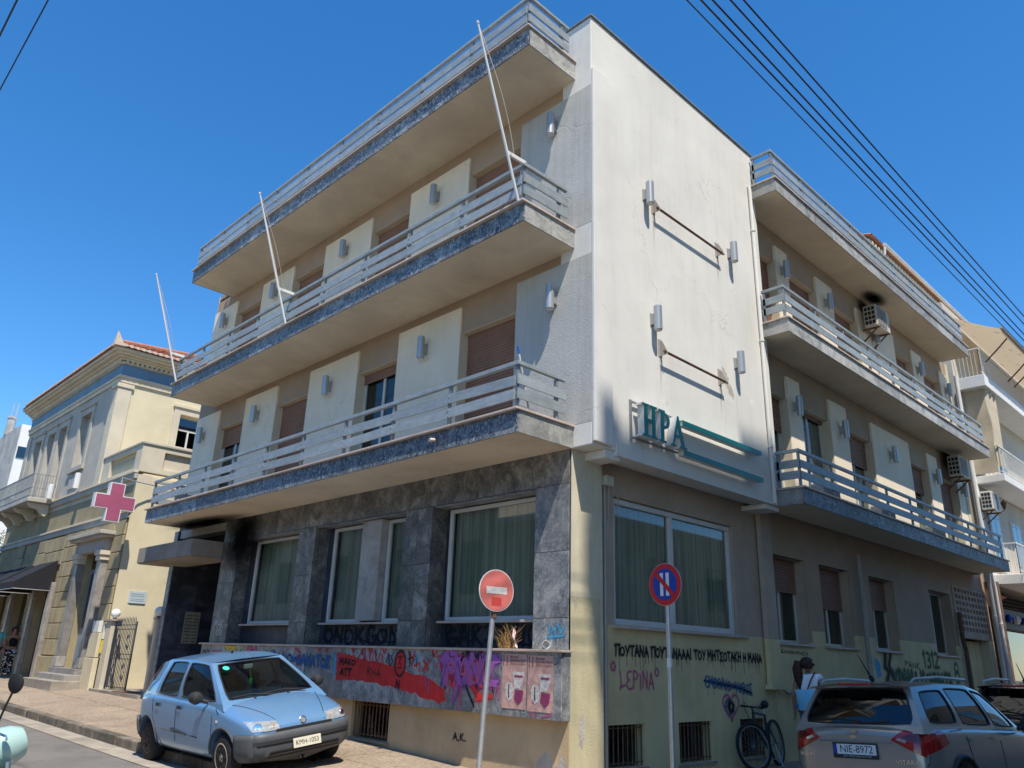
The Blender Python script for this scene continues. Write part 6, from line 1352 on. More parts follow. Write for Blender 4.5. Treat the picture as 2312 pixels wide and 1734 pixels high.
class Car:
    def __init__(s, root, spec):
        s.root = root; s.sp = spec; R_ = spec['r']; root_m = root
        body = loft(spec['stations']).out('body', spec['paint'], root, raw=True)
        sb = body.modifiers.new('s', 'SUBSURF'); sb.levels = sb.render_levels = 2
        cut = G()
        for x in spec['axles']:
            for sd in (1, -1): cut.lathe([(.001, -.26), (R_+.055, -.26), (R_+.055, .26), (.001, .26)], (x, sd*(spec['w']-.12), R_+.01), (0, sd, 0), 32)
        co = cut.out('cutter', 'black', None); bm_ = body.modifiers.new('b', 'BOOLEAN'); bm_.object = co; bm_.operation = 'DIFFERENCE'; bm_.solver = 'EXACT'
        bpy.context.view_layer.update()
        old = root.matrix_world.copy(); root.matrix_world = Matrix(); bpy.context.view_layer.update(); bake(body); root.matrix_world = old
        body.data.materials.clear(); body.data.materials.append(MT[spec['paint']]); body.data.polygons.foreach_set('material_index', [0]*len(body.data.polygons)); bpy.data.objects.remove(co)
        body.data.shade_smooth(); body.data.set_sharp_from_angle(angle=R(40))
        s.body = body; s.tree = BVHTree.FromPolygons([v.co.copy() for v in body.data.vertices], [tuple(p.vertices) for p in body.data.polygons])
        cab = G(); cab.seals = G(); gl = [G() for _ in range(5)]
        A, Bc, Cc, Dc = spec['belt']; a, b, c, d = spec['roof']; my = lambda p: (p[0], -p[1], p[2])
        for sd, f in ((1, lambda p: p), (-1, my)):
            k = (0, sd, 0)
            ringcell(cab, gl[0], [f(A), f(Bc), f(b), f(a)], *spec['w1'], spec['bulge'], k, fade=lambda s: min(1, 3*s))
            ringcell(cab, gl[1], [f(Bc), f(Cc), f(c), f(b)], *spec['w2'], spec['bulge'], k, fade=(lambda s: 1) if spec.get('w3') else (lambda s: 1-.5*s))
            if spec.get('w3'): ringcell(cab, gl[2], [f(Cc), f(Dc), f(d), f(c)], *spec['w3'], spec['bulge'], k, fade=lambda s: min(1, 2*(1-s)))
            else: cab.add([f(Cc), f(Dc), f(d), f(c)], [(0,1,2,3)])
        nf = (Vector((a[0]-A[0], 0, a[2]-A[2])).cross(Vector((0, 1, 0)))).normalized(); nf = -nf if nf.x < 0 else nf
        ringcell(cab, gl[3], [my(A), A, a, my(a)], .055, .945, .05, .95, .04, nf, n=6, rd=.08, fade=lambda s: 4*s*(1-s))
        nr = Vector((d[0]-Dc[0], 0, d[2]-Dc[2])).cross(Vector((0, 1, 0))).normalized(); nr = -nr if nr.x > 0 else nr
        ringcell(cab, gl[4], [Dc, my(Dc), my(d), d], .05, .95, .03, .97, .03, nr, n=6, rd=.12, fade=lambda s: 4*s*(1-s))
        lp = [A, Bc, Cc, Dc]; rim = [Vector(p) for p in lp]+[Vector(my(p)) for p in reversed(lp)]; cen = Vector(((A[0]+Dc[0])/2, 0, 0)); sk = []
        for p in rim:
            dd = Vector((p.x-cen.x, p.y, 0)); k = spec['w']-.035 if abs(p.x-A[0]) > .05 else spec['w']-.05
            sk.append(Vector((p.x+(.10 if abs(p.x-A[0]) < .05 else -.05 if abs(p.x-Dc[0]) < .05 else 0), math.copysign(min(k, abs(p.y)+.03), p.y), p.z-.08)))
        b0 = len(cab.v); cab.v += [tuple(p) for p in rim]+[tuple(p) for p in sk]; m8 = len(rim)
        for i in range(m8): j = (i+1) % m8; cab.f.append((b0+i, b0+j, b0+m8+j, b0+m8+i))
        pts = [a, b, c, d]; g0 = len(cab.v); nx, ny = 15, 8
        def roofp(t):
            t *= 3; i = min(2, int(t)); f_ = t-i; p, q = Vector(pts[i]), Vector(pts[i+1]); return p.lerp(q, f_)
        for i in range(nx+1):
            p = roofp(i/nx)
            for j in range(ny+1): v = 2*j/ny-1; cab.v.append((p.x+(.05*(1-v*v) if i == 0 else -.04*(1-v*v) if i == nx else 0), p.y*v, p.z+spec['crown']*(1-v*v)*sin(pi*min(1, max(.12, i/nx*.9+.1)))))
        for i in range(nx):
            for j in range(ny): k = g0+i*(ny+1)+j; cab.f.append((k, k+1, k+ny+2, k+ny+1))
        co = cab.out('cabin', spec['paint'], root, smooth=True, raw=True, merge=.004); s.cabin = co; cab.seals.out('window_seals', 'blackplastic', root, raw=True, kind='stuff')
        for q, nm, mt in zip(gl, ('front_side_window', 'rear_side_window', 'quarter_window', 'windscreen', 'rear_window'), spec['glass']):
            if q.v:
                if nm in ('front_side_window', 'rear_side_window', 'quarter_window'):
                    h = len(q.v)//2; fh = len(q.f)//2
                    for k in (0, 1): z = G(); z.v = q.v[k*h:(k+1)*h]; z.f = [tuple(i-k*h for i in f) for f in q.f[k*fh:(k+1)*fh]]; z.out(nm, mt, root, smooth=True, raw=True, recalc=False)
                else: q.out(nm, mt, root, smooth=True, raw=True, recalc=False)
        for x in spec['axles']:
            for sd in (1, -1): wheel(root, x, sd*(spec['w']-.105), R_, .19, sd, spec['cap'][0 if x > 0 else 1], x > 0)
            for sd in (1, -1):
                q = G(); q.lathe([(.001, 0), (R_+.05, 0), (R_+.05, .01), (.001, .01)], (x, sd*(spec['w']-.40), R_+.01), (0, sd, 0), 24); q.out('wheel_housing', 'black', root, raw=True)
        # interior
        q = G(); ax, bz = A[0], A[2]
        for sx in (ax-1.15, ax-1.95):
            for sy in (.34, -.34):
                z = G(); z.box(sx-.25, sx+.25, sy-.23, sy+.23, bz-.55, bz-.38); z.ob((sx-.30, sy, bz-.1), (.06, 0, -.02), (0, .22, 0), (-.09, 0, .32)); z.ob((sx-.40, sy, bz+.28), (.04, 0, 0), (0, .13, 0), (-.01, 0, .08)); z.out('seat', 'seat', root, raw=True, bevel=.03)
        z = G(); z.box(ax-.62, ax-.1, -.62, .62, bz-.30, bz-.06); z.out('dashboard', 'dash', root, raw=True, bevel=.05)
        z = G(); cc = Vector((ax-.70, .34, bz-.02)); z.tube([cc+Vector((.06*sin(t), .18*cos(t), .17*sin(t))) for t in [i*pi/10 for i in range(21)]], .016, 6, False); z.tube([cc+Vector((0, -.17, 0)), cc, cc+Vector((0, .17, 0))], .014, 5); z.out('steering_wheel', 'blackplastic', root, raw=True)
        z = G(); z.box(-1.5, ax-.1, -.66, .66, .3, .36); z.out('floor', 'seat', root, raw=True)
        s.root['label'] = s.root['label']
    def hit(s, o, d):
        r = s.tree.ray_cast(Vector(o), Vector(d)); return r[0] if r[0] is not None else None
    def patch(s, C, axis, name, mat, off=.004, nu=6, nv=4, parent=None, thick=0):
        """quad patch (two-dimensional corners) laid on the hull; axis 'L','R' side (x,z), 'F','B' end (y,z), 'T' top (x,y)"""
        C = [Vector(c) for c in C]; q = G(); D = {'L': (0,-1,0), 'R': (0,1,0), 'F': (-1,0,0), 'B': (1,0,0), 'T': (0,0,-1)}[axis]; D = Vector(D)
        def fn(u, v):
            p = C[0]*(1-u)*(1-v)+C[1]*u*(1-v)+C[2]*u*v+C[3]*(1-u)*v
            o = {'L': Vector((p[0], 3, p[1])), 'R': Vector((p[0], -3, p[1])), 'F': Vector((4, p[0], p[1])), 'B': Vector((-4, p[0], p[1])), 'T': Vector((p[0], p[1], 3))}[axis]
            h = s.hit(o, D); return (h if h else o+D*(3.0)) - D*off
        q.grid(fn, nu, nv); return q.out(name, mat, parent or s.root, smooth=True, raw=True, recalc=False)
    def line(s, pts, axis, w, name, mat, off=.003):
        q = G(); D = Vector({'L': (0,-1,0), 'R': (0,1,0), 'F': (-1,0,0), 'B': (1,0,0), 'T': (0,0,-1)}[axis]); P3 = []
        full = []
        for p, r in zip(pts, pts[1:]): full += [tuple(p[k]+(r[k]-p[k])*i/5 for k in (0, 1)) for i in range(5)]
        full.append(pts[-1])
        for p in full:
            o = {'L': Vector((p[0], 3, p[1])), 'R': Vector((p[0], -3, p[1])), 'F': Vector((4, p[0], p[1])), 'B': Vector((-4, p[0], p[1])), 'T': Vector((p[0], p[1], 3))}[axis]
            h = s.hit(o, D)
            if h: P3.append(h-D*off)
        if len(P3) > 1: q.tube(P3, w, 5); return q.out(name, mat, s.root, raw=True)
def car_root(name, label, X0, heading, roll, pitch):
    """heading in plan; roll lifts the left side, pitch drops the nose"""
    f = Vector((cos(heading), sin(heading), -math.tan(pitch))).normalized(); l = Vector((-sin(heading), cos(heading), 0)); u = f.cross(l).normalized(); l = u.cross(f)
    l2 = l*cos(roll)+u*sin(roll); u2 = -l*sin(roll)+u*cos(roll)
    o = thing(name, label, 'car', X0, rot=(0,0,0)); o.matrix_world = Matrix(((f.x, l2.x, u2.x, X0[0]), (f.y, l2.y, u2.y, X0[1]), (f.z, l2.z, u2.z, X0[2]), (0,0,0,1))); OFF[o.name] = Vector((0,0,0)); return o
def punto():
    o = car_root('parked_car', 'light blue small hatchback parked half on the pavement below the marble ledge', (-1.93, 5.08, .10), -pi/2, R(7.5), 0)
    sp = dict(paint='paintblue', r=.285, w=.825, axles=(1.16, -1.30), bulge=.03, crown=.045, cap=('hubcap', 'disc'), glass=('carglass', 'carglass', 'carglass', 'carglass', 'carglassdark'),
      stations=[(-1.86, .60, .42, .66, .72), (-1.84, .74, .30, .84, .90), (-1.70, .80, .23, .93, .955), (-1.3, .83, .20, .955, .97), (-.5, .835, .19, .945, .955), (.4, .83, .19, .92, .935), (.85, .825, .19, .90, .955), (1.2, .815, .20, .83, .90), (1.55, .78, .22, .755, .80), (1.76, .70, .25, .68, .70), (1.83, .58, .32, .60, .615)],
      belt=[(1.02, .745, .915), (-.28, .785, .935), (-1.18, .775, .955), (-1.72, .70, .955)], roof=[(.22, .545, 1.395), (-.32, .585, 1.435), (-1.05, .575, 1.425), (-1.40, .545, 1.375)],
      w1=(.11, .955, .03, .93), w2=(.05, .86, .03, .93), w3=None)
    c = Car(o, sp)
    # dark grey bumpers wrap the nose and tail
    def bumper(ax, name, z0, z1, xs, off):
        fb = None
        for C_, axis in (([(-.74, z0), (.74, z0), (.74, z1), (-.74, z1)], ax), ([(xs[0], z0), (xs[1], z0), (xs[1], z1), (xs[0], z1)], 'L'), ([(xs[0], z0), (xs[1], z0), (xs[1], z1), (xs[0], z1)], 'R')):
            p_ = c.patch(C_, axis, name if fb is None else 'bumper_side', 'greyplastic', off, 22 if axis == ax else 8, 6, parent=fb or o)
            sd_ = p_.modifiers.new('thick', 'SOLIDIFY'); sd_.thickness = .03; sd_.offset = 0
            fb = fb or p_
        return fb
    fb = bumper('F', 'front_bumper', .20, .585, (1.50, 1.80), .034); bumper('B', 'rear_bumper', .24, .60, (-1.84, -1.66), .03)
    c.patch([(-.70, .455), (.70, .455), (.70, .50), (-.70, .50)], 'F', 'bumper_strip', 'blackplastic', .062, 22, 2, fb); c.patch([(-.70, .44), (.70, .44), (.70, .452), (-.70, .452)], 'F', 'bumper_groove', 'black', .053, 22, 1, fb)
    c.patch([(-.42, .575), (.42, .575), (.40, .62), (-.40, .62)], 'F', 'grille_slot', 'black', .03, 14, 2, fb)
    c.patch([(-.52, .285), (.52, .285), (.50, .36), (-.50, .36)], 'F', 'lower_grille', 'black', .053, 14, 2, fb); c.patch([(-.50, .318), (.50, .318), (.50, .33), (-.50, .33)], 'F', 'grille_bar', 'greyplastic', .062, 14, 1, fb)
    q = G(); q.ob((1.905, 0, .42), (.006, 0, 0), (0, .20, 0), (-.01, 0, .055)); pl = q.out('number_plate', 'plateyellow', o, raw=True)
    text_mesh('KMH-1053', .08, 'black', lambda x, y, z: (1.9125+z-.18*y, x, .42+y), 'plate_text', pl, .0006, sx=.95)
    for sd in (1, -1):
        h = c.patch([(sd*.34, .605), (sd*.69, .615), (sd*.72, .735), (sd*.36, .71)], 'F', 'headlight', 'headlamp', .008, 8, 4)
        q = G(); p = c.hit((4, sd*.62, .66), (-1, 0, 0)); q.lathe([(.001, 0), (.052, 0), (.045, .012), (.001, .016)], p+Vector((.004, 0, 0)), (1, sd*.5, .2), 16); q.out('bulb', 'chrome', h, raw=True)
        p = c.hit((4, sd*.42, .66), (-1, 0, 0)); q = G(); q.lathe([(.001, 0), (.022, 0), (.001, .006)], p+Vector((.006, 0, 0)), (1, sd*.2, .2), 12); q.out('indicator', 'amber', h, raw=True)
        side = 'L' if sd > 0 else 'R'
        for ln in ([(.86, .88), (.86, .30), (.75, .25), (-.28, .25)], [(-.28, .92), (-.28, .25)], [(-.28, .25), (-.78, .27), (-.95, .5), (-1.12, .70), (-1.16, .92)], [(.86, .88), (1.02, .80)]): c.line(ln, side, .005, 'door_seam', 'black', .001)
        for x in (.02-.18, -.92): c.patch([(x-.075, .80), (x+.075, .795), (x+.075, .84), (x-.075, .845)], side, 'door_handle', 'blackplastic', .018, 3, 3)
        q = G(); q.lathe([(.001, -.09), (.075, -.08), (.085, 0), (.07, .06), (.03, .08)], (.62, sd*.93, 1.00), (1, 0, 0), 14); q.tube([(.62, sd*.93, .99), (.66, sd*.78, .93)], .025, 8); q.out('mirror', 'blackplastic', o, raw=True, smooth=True)
        c.patch([(.98, .70), (1.04, .70), (1.04, .73), (.98, .73)], side, 'side_indicator', 'platewhite', .008, 3, 2)
        c.line([(-.75, .50), (.45, .475)], side, .007, 'scratch', 'greyplastic', .002); c.line([(-.4, .53), (.1, .485)], side, .012, 'loose_trim', 'blackplastic', .012)
        for ax in sp['axles']:
            q = G(); pts = []
            for i in range(17):
                t = pi*i/16; p = c.hit((ax+.35*cos(t), sd*3, .295+.35*sin(t)), (0, -sd, 0))
                if p and abs(p.y) > .55: pts.append(p+Vector((0, sd*.004, 0)))
            if len(pts) > 3: q.tube(pts, .018, 6, False); q.out('arch_trim', 'greyplastic', o, raw=True)
        q = G(); q.add([(-1.745, sd*.705, .97), (-1.42, sd*.555, 1.36), (-1.36, sd*.578, 1.36), (-1.64, sd*.735, .97)], [(0,1,2,3)]); q.v = [(x-.012, y+sd*.008, z) for x, y, z in q.v]; q.out('tail_light', 'taillamp', o, raw=True, recalc=False)
    p = c.hit((4, 0, .665), (-1, 0, 0)); q = G(); q.lathe([(.001, 0), (.048, 0), (.052, .006), (.042, .012), (.001, .010)], p, (1, 0, .35), 22); bd = q.out('badge', 'chrome', o, raw=True, smooth=True); q = G(); q.lathe([(.001, .0125), (.036, .0125), (.036, .0145), (.001, .0145)], p, (1, 0, .35), 18); q.out('badge_face', 'raildark', bd, raw=True)
    for pts in ([(1.80, .32), (1.3, .52), (.95, .66)], [(1.80, -.32), (1.3, -.52), (.95, -.66)]): c.line([(a, b) for a, b in pts], 'T', .005, 'bonnet_seam', 'black', .001)
    for y in (.22, -.28): q = G(); p = c.hit((1.02, y, 3), (0, 0, -1)); q.lathe([(.001, -.01), (.02, 0), (.012, .02), (.001, .022)], p, (0, 0, 1), 8); q.out('washer_jet', 'black', o, raw=True)
    for y0, y1 in ((.50, -.12), (-.02, -.60)): q = G(); q.tube([(1.02, y0, .955), (.97, (y0+y1)/2, .985), (.985, y1, .975)], .010, 5); q.out('wiper', 'black', o, raw=True)
    q = G(); q.tube([(-.25, -.02, 1.475), (-.20, -.02, 1.51)], [.02, .008], 6); q.out('aerial_base', 'black', o, raw=True)
    # things seen through the windscreen
    q = G(); q.box(.22, .26, -.07, .07, 1.26, 1.33); q.out('rear_view_mirror', 'platewhite', o, raw=True, bevel=.015)
    MT['lime'] = M('green_trinket', (.03, .45, .06), .6); MT['teal'] = M('turquoise_sticker', (.05, .5, .42), .5)
    q = G(); q.tube([(.27, .02, 1.26), (.29, .02, 1.12)], .006, 4); q.lathe([(.001, -.05), (.025, -.03), (.03, .02), (.001, .05)], (.29, .02, 1.09), (0,0,1), 8); q.out('hanging_trinket', 'lime', o, raw=True)
    A, a = Vector(sp['belt'][0]), Vector(sp['roof'][0]); e = a.lerp(A, .22); cc = Vector((e.x+.035, -.43, e.z+.03)); u = (a-A); u.y = 0; u.normalize(); q = G(); nrm = Vector((u.z, 0, -u.x)); q.lathe([(.001, 0), (.048, 0), (.048, .003), (.001, .003)], cc, nrm, 20); q.out('sticker', 'teal', o, raw=True)
punto()
MT['deepred'] = M('deep_red_lens', (.12, .004, .004), .12, 0, var=.3, scale=20, coat=1)
def suv(o, paintname, detail=True):
    sp = dict(paint=paintname, r=.335, w=.885, axles=(1.28, -1.24), bulge=.03, crown=.05, cap=('disc', 'disc'), glass=('carglassdark', 'carglassdark', 'carglassdark', 'carglass', 'carglassdark'),
      stations=[(-2.06, .62, .50, .84, .98), (-2.04, .78, .36, .98, 1.04), (-1.86, .86, .28, 1.06, 1.09), (-1.2, .885, .25, 1.075, 1.085), (0, .885, .24, 1.05, 1.06), (.7, .885, .24, 1.02, 1.04), (1.0, .88, .24, 1.0, 1.06), (1.55, .87, .26, .96, 1.02), (1.9, .80, .30, .88, .93), (2.04, .66, .42, .76, .80)],
      belt=[(1.02, .80, 1.02), (.02, .83, 1.055), (-.98, .825, 1.075), (-1.94, .77, 1.08)], roof=[(.30, .61, 1.495), (-.22, .645, 1.555), (-1.0, .635, 1.555), (-1.70, .60, 1.505)],
      w1=(.16, .96, .05, .90), w2=(.05, .95, .05, .90), w3=(.08, .80, .08, .86))
    c = Car(o, sp)
    for sd in (1, -1):
        side = 'L' if sd > 0 else 'R'
        for ln in ([(.95, .98), (.95, .40), (.85, .32), (.02, .32)], [(.02, 1.04), (.02, .32)], [(.02, .32), (-.80, .34), (-.92, .6), (-1.02, 1.05)]): c.line(ln, side, .005, 'door_seam', 'black', .001)
        for x in (-.12-.05, -1.0+.12): c.patch([(x-.09, .915), (x+.09, .91), (x+.09, .95), (x-.09, .955)], side, 'door_handle', paintname, .025, 3, 3)
        c.patch([(1.9, .30), (-1.9, .33), (-1.9, .44), (1.9, .40)], side, 'lower_cladding', 'blackplastic', .01, 30, 2)
        q = G(); q.lathe([(.001, -.10), (.085, -.08), (.095, 0), (.07, .08), (.02, .10)], (.78, sd*1.0, 1.10), (1, 0, 0), 14); q.tube([(.78, sd*1.0, 1.06), (.80, sd*.84, 1.03)], .025, 8); q.out('mirror', 'blackplastic', o, raw=True, smooth=True)
        q = G(); q.tube([(.05, sd*.60, 1.575), (-.05, sd*.61, 1.625), (-.9, sd*.61, 1.635), (-1.5, sd*.585, 1.60), (-1.62, sd*.575, 1.55)], [.01, .02, .02, .018, .008], 8); q.out('roof_rail', 'steel', o, raw=True, smooth=True)
        q = G()
        for ax in sp['axles']:
            pts = []
            for i in range(17):
                t = pi*i/16; p = c.hit((ax+.41*cos(t), sd*3, .345+.41*sin(t)), (0, -sd, 0))
                if p and abs(p.y) > .6: pts.append(p+Vector((0, sd*.005, 0)))
            if len(pts) > 3: q = G(); q.tube(pts, .03, 6, False); q.out('arch_trim', 'blackplastic', o, raw=True)
        # wrap-round tail lamps: rear face piece and side piece
        t = c.patch([(sd*.44, .93), (sd*.79, .76), (sd*.855, 1.05), (sd*.60, 1.06)], 'B', 'tail_light', 'taillamp', .012, 8, 5)
        c.patch([(sd*.56, .955), (sd*.76, .90), (sd*.79, .985), (sd*.64, .995)], 'B', 'reversing_lamp', 'deepred', .018, 6, 3, t); c.patch([(sd*.50, .935), (sd*.60, .90), (sd*.62, .925), (sd*.535, .955)], 'B', 'white_lens', 'headlamp', .018, 4, 2, t)
        c.patch([(-2.01, .78), (-1.52, .90), (-1.60, 1.05), (-1.97, 1.05)], side, 'tail_light', 'taillamp', .010, 6, 5)
    q = G(); q.tube([(-1.95, y, 1.515+.012*(1-(y/.6)**2)) for y in (-.20, -.1, 0, .1, .20)], .0, 4) if False else None
    q = G(); q.grid(lambda u, v: (-1.66-.20*v, (-.60+1.2*u), 1.522+.045*(1-(2*u-1)**2)-.012*v), 14, 3); q.grid(lambda u, v: (-1.86+.03*v, (-.60+1.2*u), 1.51+.045*(1-(2*u-1)**2)-.022*v), 14, 2); q.out('roof_spoiler', paintname, o, raw=True, smooth=True, recalc=False)
    q = G(); q.box(-1.885, -1.855, -.21, .21, 1.525, 1.552); q.out('brake_light', 'taillamp', o, raw=True, bevel=.008)
    q = G(); q.tube([(-1.35, .0, 1.60), (-1.40, 0, 1.63)], .03, 8); q.tube([(-1.38, 0, 1.62), (-1.62, 0.02, 1.90)], [.012, .004], 6); q.out('aerial', 'black', o, raw=True)
    q = G(); q.tube([(-2.0, -.08, 1.115), (-1.99, .2, 1.15), (-1.985, .40, 1.13)], .014, 6); q.tube([(-2.0, -.1, 1.10), (-2.0, -.42, 1.12)], .012, 6); q.out('rear_wiper', 'black', o, raw=True)
    # tailgate seam, plate, badge
    c.line([(.84, 1.03), (.80, .70), (.74, .58), (-.74, .58), (-.80, .70), (-.84, 1.03)], 'B', .005, 'tailgate_seam', 'black', .001)
    c.line([(.44, .90), (.42, .905), (-.42, .905), (-.44, .90)], 'B', .012, 'chrome_strip', 'raildark', .008)
    c.patch([(.80, .34), (-.80, .34), (-.80, .52), (.80, .52)], 'B', 'lower_bumper', 'blackplastic', .012, 14, 3)
    q = G(); q.ob((-2.072, 0, .80), (.008, 0, 0), (0, .275, 0), (.005, 0, .085)); pl = q.out('number_plate', 'blackplastic', o, raw=True, bevel=.006); q = G(); q.ob((-2.0812, -.02, .812), (.001, 0, 0), (0, .24, 0), (.0006, 0, .055)); q.out('plate_face', 'platewhite', pl, raw=True)
    if detail:
        q = G(); q.ob((-2.0812, .243, .812), (.001, 0, 0), (0, .022, 0), (.0006, 0, .055)); q.out('blue_strip', 'signblue', pl, raw=True)
        text_mesh('NIE-8972', .115, 'black', lambda x, y, z: (-2.083-z+.01*y, -.02-x, .812+y), 'plate_text', pl, .0006, sx=.92)
        text_mesh('AUTOSHOP', .03, 'platewhite', lambda x, y, z: (-2.0835-z, -.02-x, .732+y), 'plate_text', pl, .0004, sx=2.2)
        p = c.hit((-4, 0, .98), (1, 0, 0)); q = G()
        for st in ([(-.05, .03), (.03, .055), (.055, .03), (.0, .005), (-.055, .03)], [(.05, -.03), (-.03, -.055), (-.055, -.03), (0, -.005), (.055, -.03)]):
            q.prism([(p.x-.012, p.y-a, p.z+b) for a, b in st], (.010, 0, 0))
        q.out('badge', 'chrome', o, raw=True, kind='stuff')
        for tx, y, z, s_ in (('VITARA', -.60, .70, .07), ('HYBRID', -.60, .62, .045), ('SUZUKI', .62, .74, .05)):
            p = c.hit((-4, y, z), (1, 0, 0)); text_mesh(tx, s_, 'chrome', lambda x, yy, zz: (p.x-.012-zz, y-x, z+yy), 'lettering', o, .001, sx=1.1)
    return c
suv(car_root('parked_suv', 'grey brown compact suv seen from behind at the right, roof rails and red lamps', (4.16, -2.45, -.13), R(-4), R(-3), R(1)), 'paintgrey')
suv(car_root('parked_car', 'black car parked ahead of the grey suv at the right edge', (9.4, -2.75, -.10), R(-1), 0, 0), 'paintblack', False)

# ------------------------------------------------------------------ bicycle
def bicycle():
    o = thing('bicycle', 'black bicycle with thick tyres leaning against the yellow wall', 'bicycle', (4.65, .2, .095)); fr, rr = Vector((4.10, .12, .435)), Vector((5.15, .30, .435)); lean = Vector((0, .10, 0))
    ax = (fr-rr).normalized(); ln = lambda p: Vector((p[0], p[1]+.14*(p[2]-.1), p[2])); r = .33
    def whl(c, d):
        up = Vector((0, .13, 1)).normalized(); q = G(); ring = [c+(d*cos(t)+up*sin(t))*r for t in [i*2*pi/36 for i in range(37)]]; q.tube(ring, .027, 8, False); w = q.out('wheel', 'rubber', o, smooth=True)
        q = G(); q.tube([c+(d*cos(t)+up*sin(t))*(r-.035) for t in [i*2*pi/36 for i in range(37)]], .012, 6, False); q.out('rim', 'raildark', w); q = G()
        for i in range(18): t = i*2*pi/18; q.tube([c, c+(d*cos(t)+up*sin(t))*(r-.03)], .0022, 4, False)
        q.lathe([(.02, -.04), (.02, .04)], c, d.cross(up), 8); q.out('spokes', 'raildark', w, kind='stuff')
    fd = Vector((-.95, .30, 0)).normalized(); whl(ln(fr), fd); whl(ln(rr), ax)
    P = lambda t, z: ln(rr.lerp(fr, t)+Vector((0, 0, z-.435))); BB = P(.40, .38); ST = P(.28, .86); HT, HB = P(.78, .92), P(.82, .74)
    q = G()
    for a, b, w in ((BB, ST, .017), (ST, HT, .018), (BB, HB, .022), (HT, HB, .022), (ln(rr), BB, .011), (ln(rr), ST.lerp(BB, .15), .010)): q.tube([a, b], w, 8)
    q.out('frame', 'black', o, smooth=True)
    q = G(); sd = fd.cross(Vector((0,0,1)))
    for s in (-.05, .05): q.tube([HB+sd*s, ln(fr)+sd*s], .014, 6)
    q.tube([HB-sd*.05, HB+sd*.05], .016, 6); q.out('fork', 'black', o)
    q = G(); q.tube([ST, P(.255, 1.0)], .013, 6); q.out('seat_post', 'steel', o)
    q = G(); a = P(.24, 1.02); q.lathe([(.001, -.13), (.05, -.11), (.065, -.05), (.035, .06), (.012, .14), (.001, .15)], a, ax, 12); z = q.out('saddle', 'rubber', o, smooth=True)
    q = G(); st = HT+Vector((0, .02, .08)); q.tube([HT, st, st+fd*.08], .015, 6); q.tube([st+fd*.08-sd*.31-fd*.04, st+fd*.08, st+fd*.08+sd*.31-fd*.04], .013, 8); q.out('handlebar', 'black', o)
    for s in (-1, 1): q = G(); e = st+fd*.08+sd*.31*s-fd*.04; q.tube([e, e-sd*.12*s+fd*.01], .019, 8); q.out('grip', 'rubber', o); q = G(); q.tube([e-sd*.14*s, e-sd*.08*s+fd*.07, e-sd*.02*s+fd*.075], .006, 5); q.out('brake_lever', 'raildark', o)
    q = G(); q.tube([st+fd*.08, st+fd*.2+Vector((0,0,.04)), HT+fd*.15, HB], .004, 4); q.tube([st+fd*.06, st+fd*.16+Vector((0,0,.08)), HT+fd*.1+Vector((0,0,-.1)), BB], .004, 4); q.out('cables', 'black', o, kind='stuff')
    q = G(); n = ax.cross(Vector((0,0,1))); q.lathe([(.001, 0), (.085, 0), (.085, .006), (.001, .006)], BB-n*.04, n, 20); q.tube([BB, BB+Vector((.06, -.03, -.15))], .012, 6); q.tube([BB+n*.05, BB+n*.06+Vector((-.06, .03, .15))], .012, 6); q.box(BB.x+.02, BB.x+.12, BB.y-.11, BB.y-.05, BB.z-.17, BB.z-.15); q.out('crankset', 'raildark', o, kind='stuff')
    q = G(); q.tube([ln(rr)+Vector((-.1, -.02, 0)), ln(rr)+Vector((-.2, -.2, -.33))], .01, 5); q.out('kickstand', 'steel', o)
    q = G(); q.lathe([(.001, -.03), (.055, -.02), (.06, .0), (.05, .02), (.001, .025)], st+fd*.03+sd*.10*-1+Vector((0, 0, .2)), Vector((-.8, -.5, 0)), 12) if False else q.tube([P(.05, .75), P(-.12, .72)], .02, 6); q.out('rear_lamp', 'taillamp', o)
bicycle()

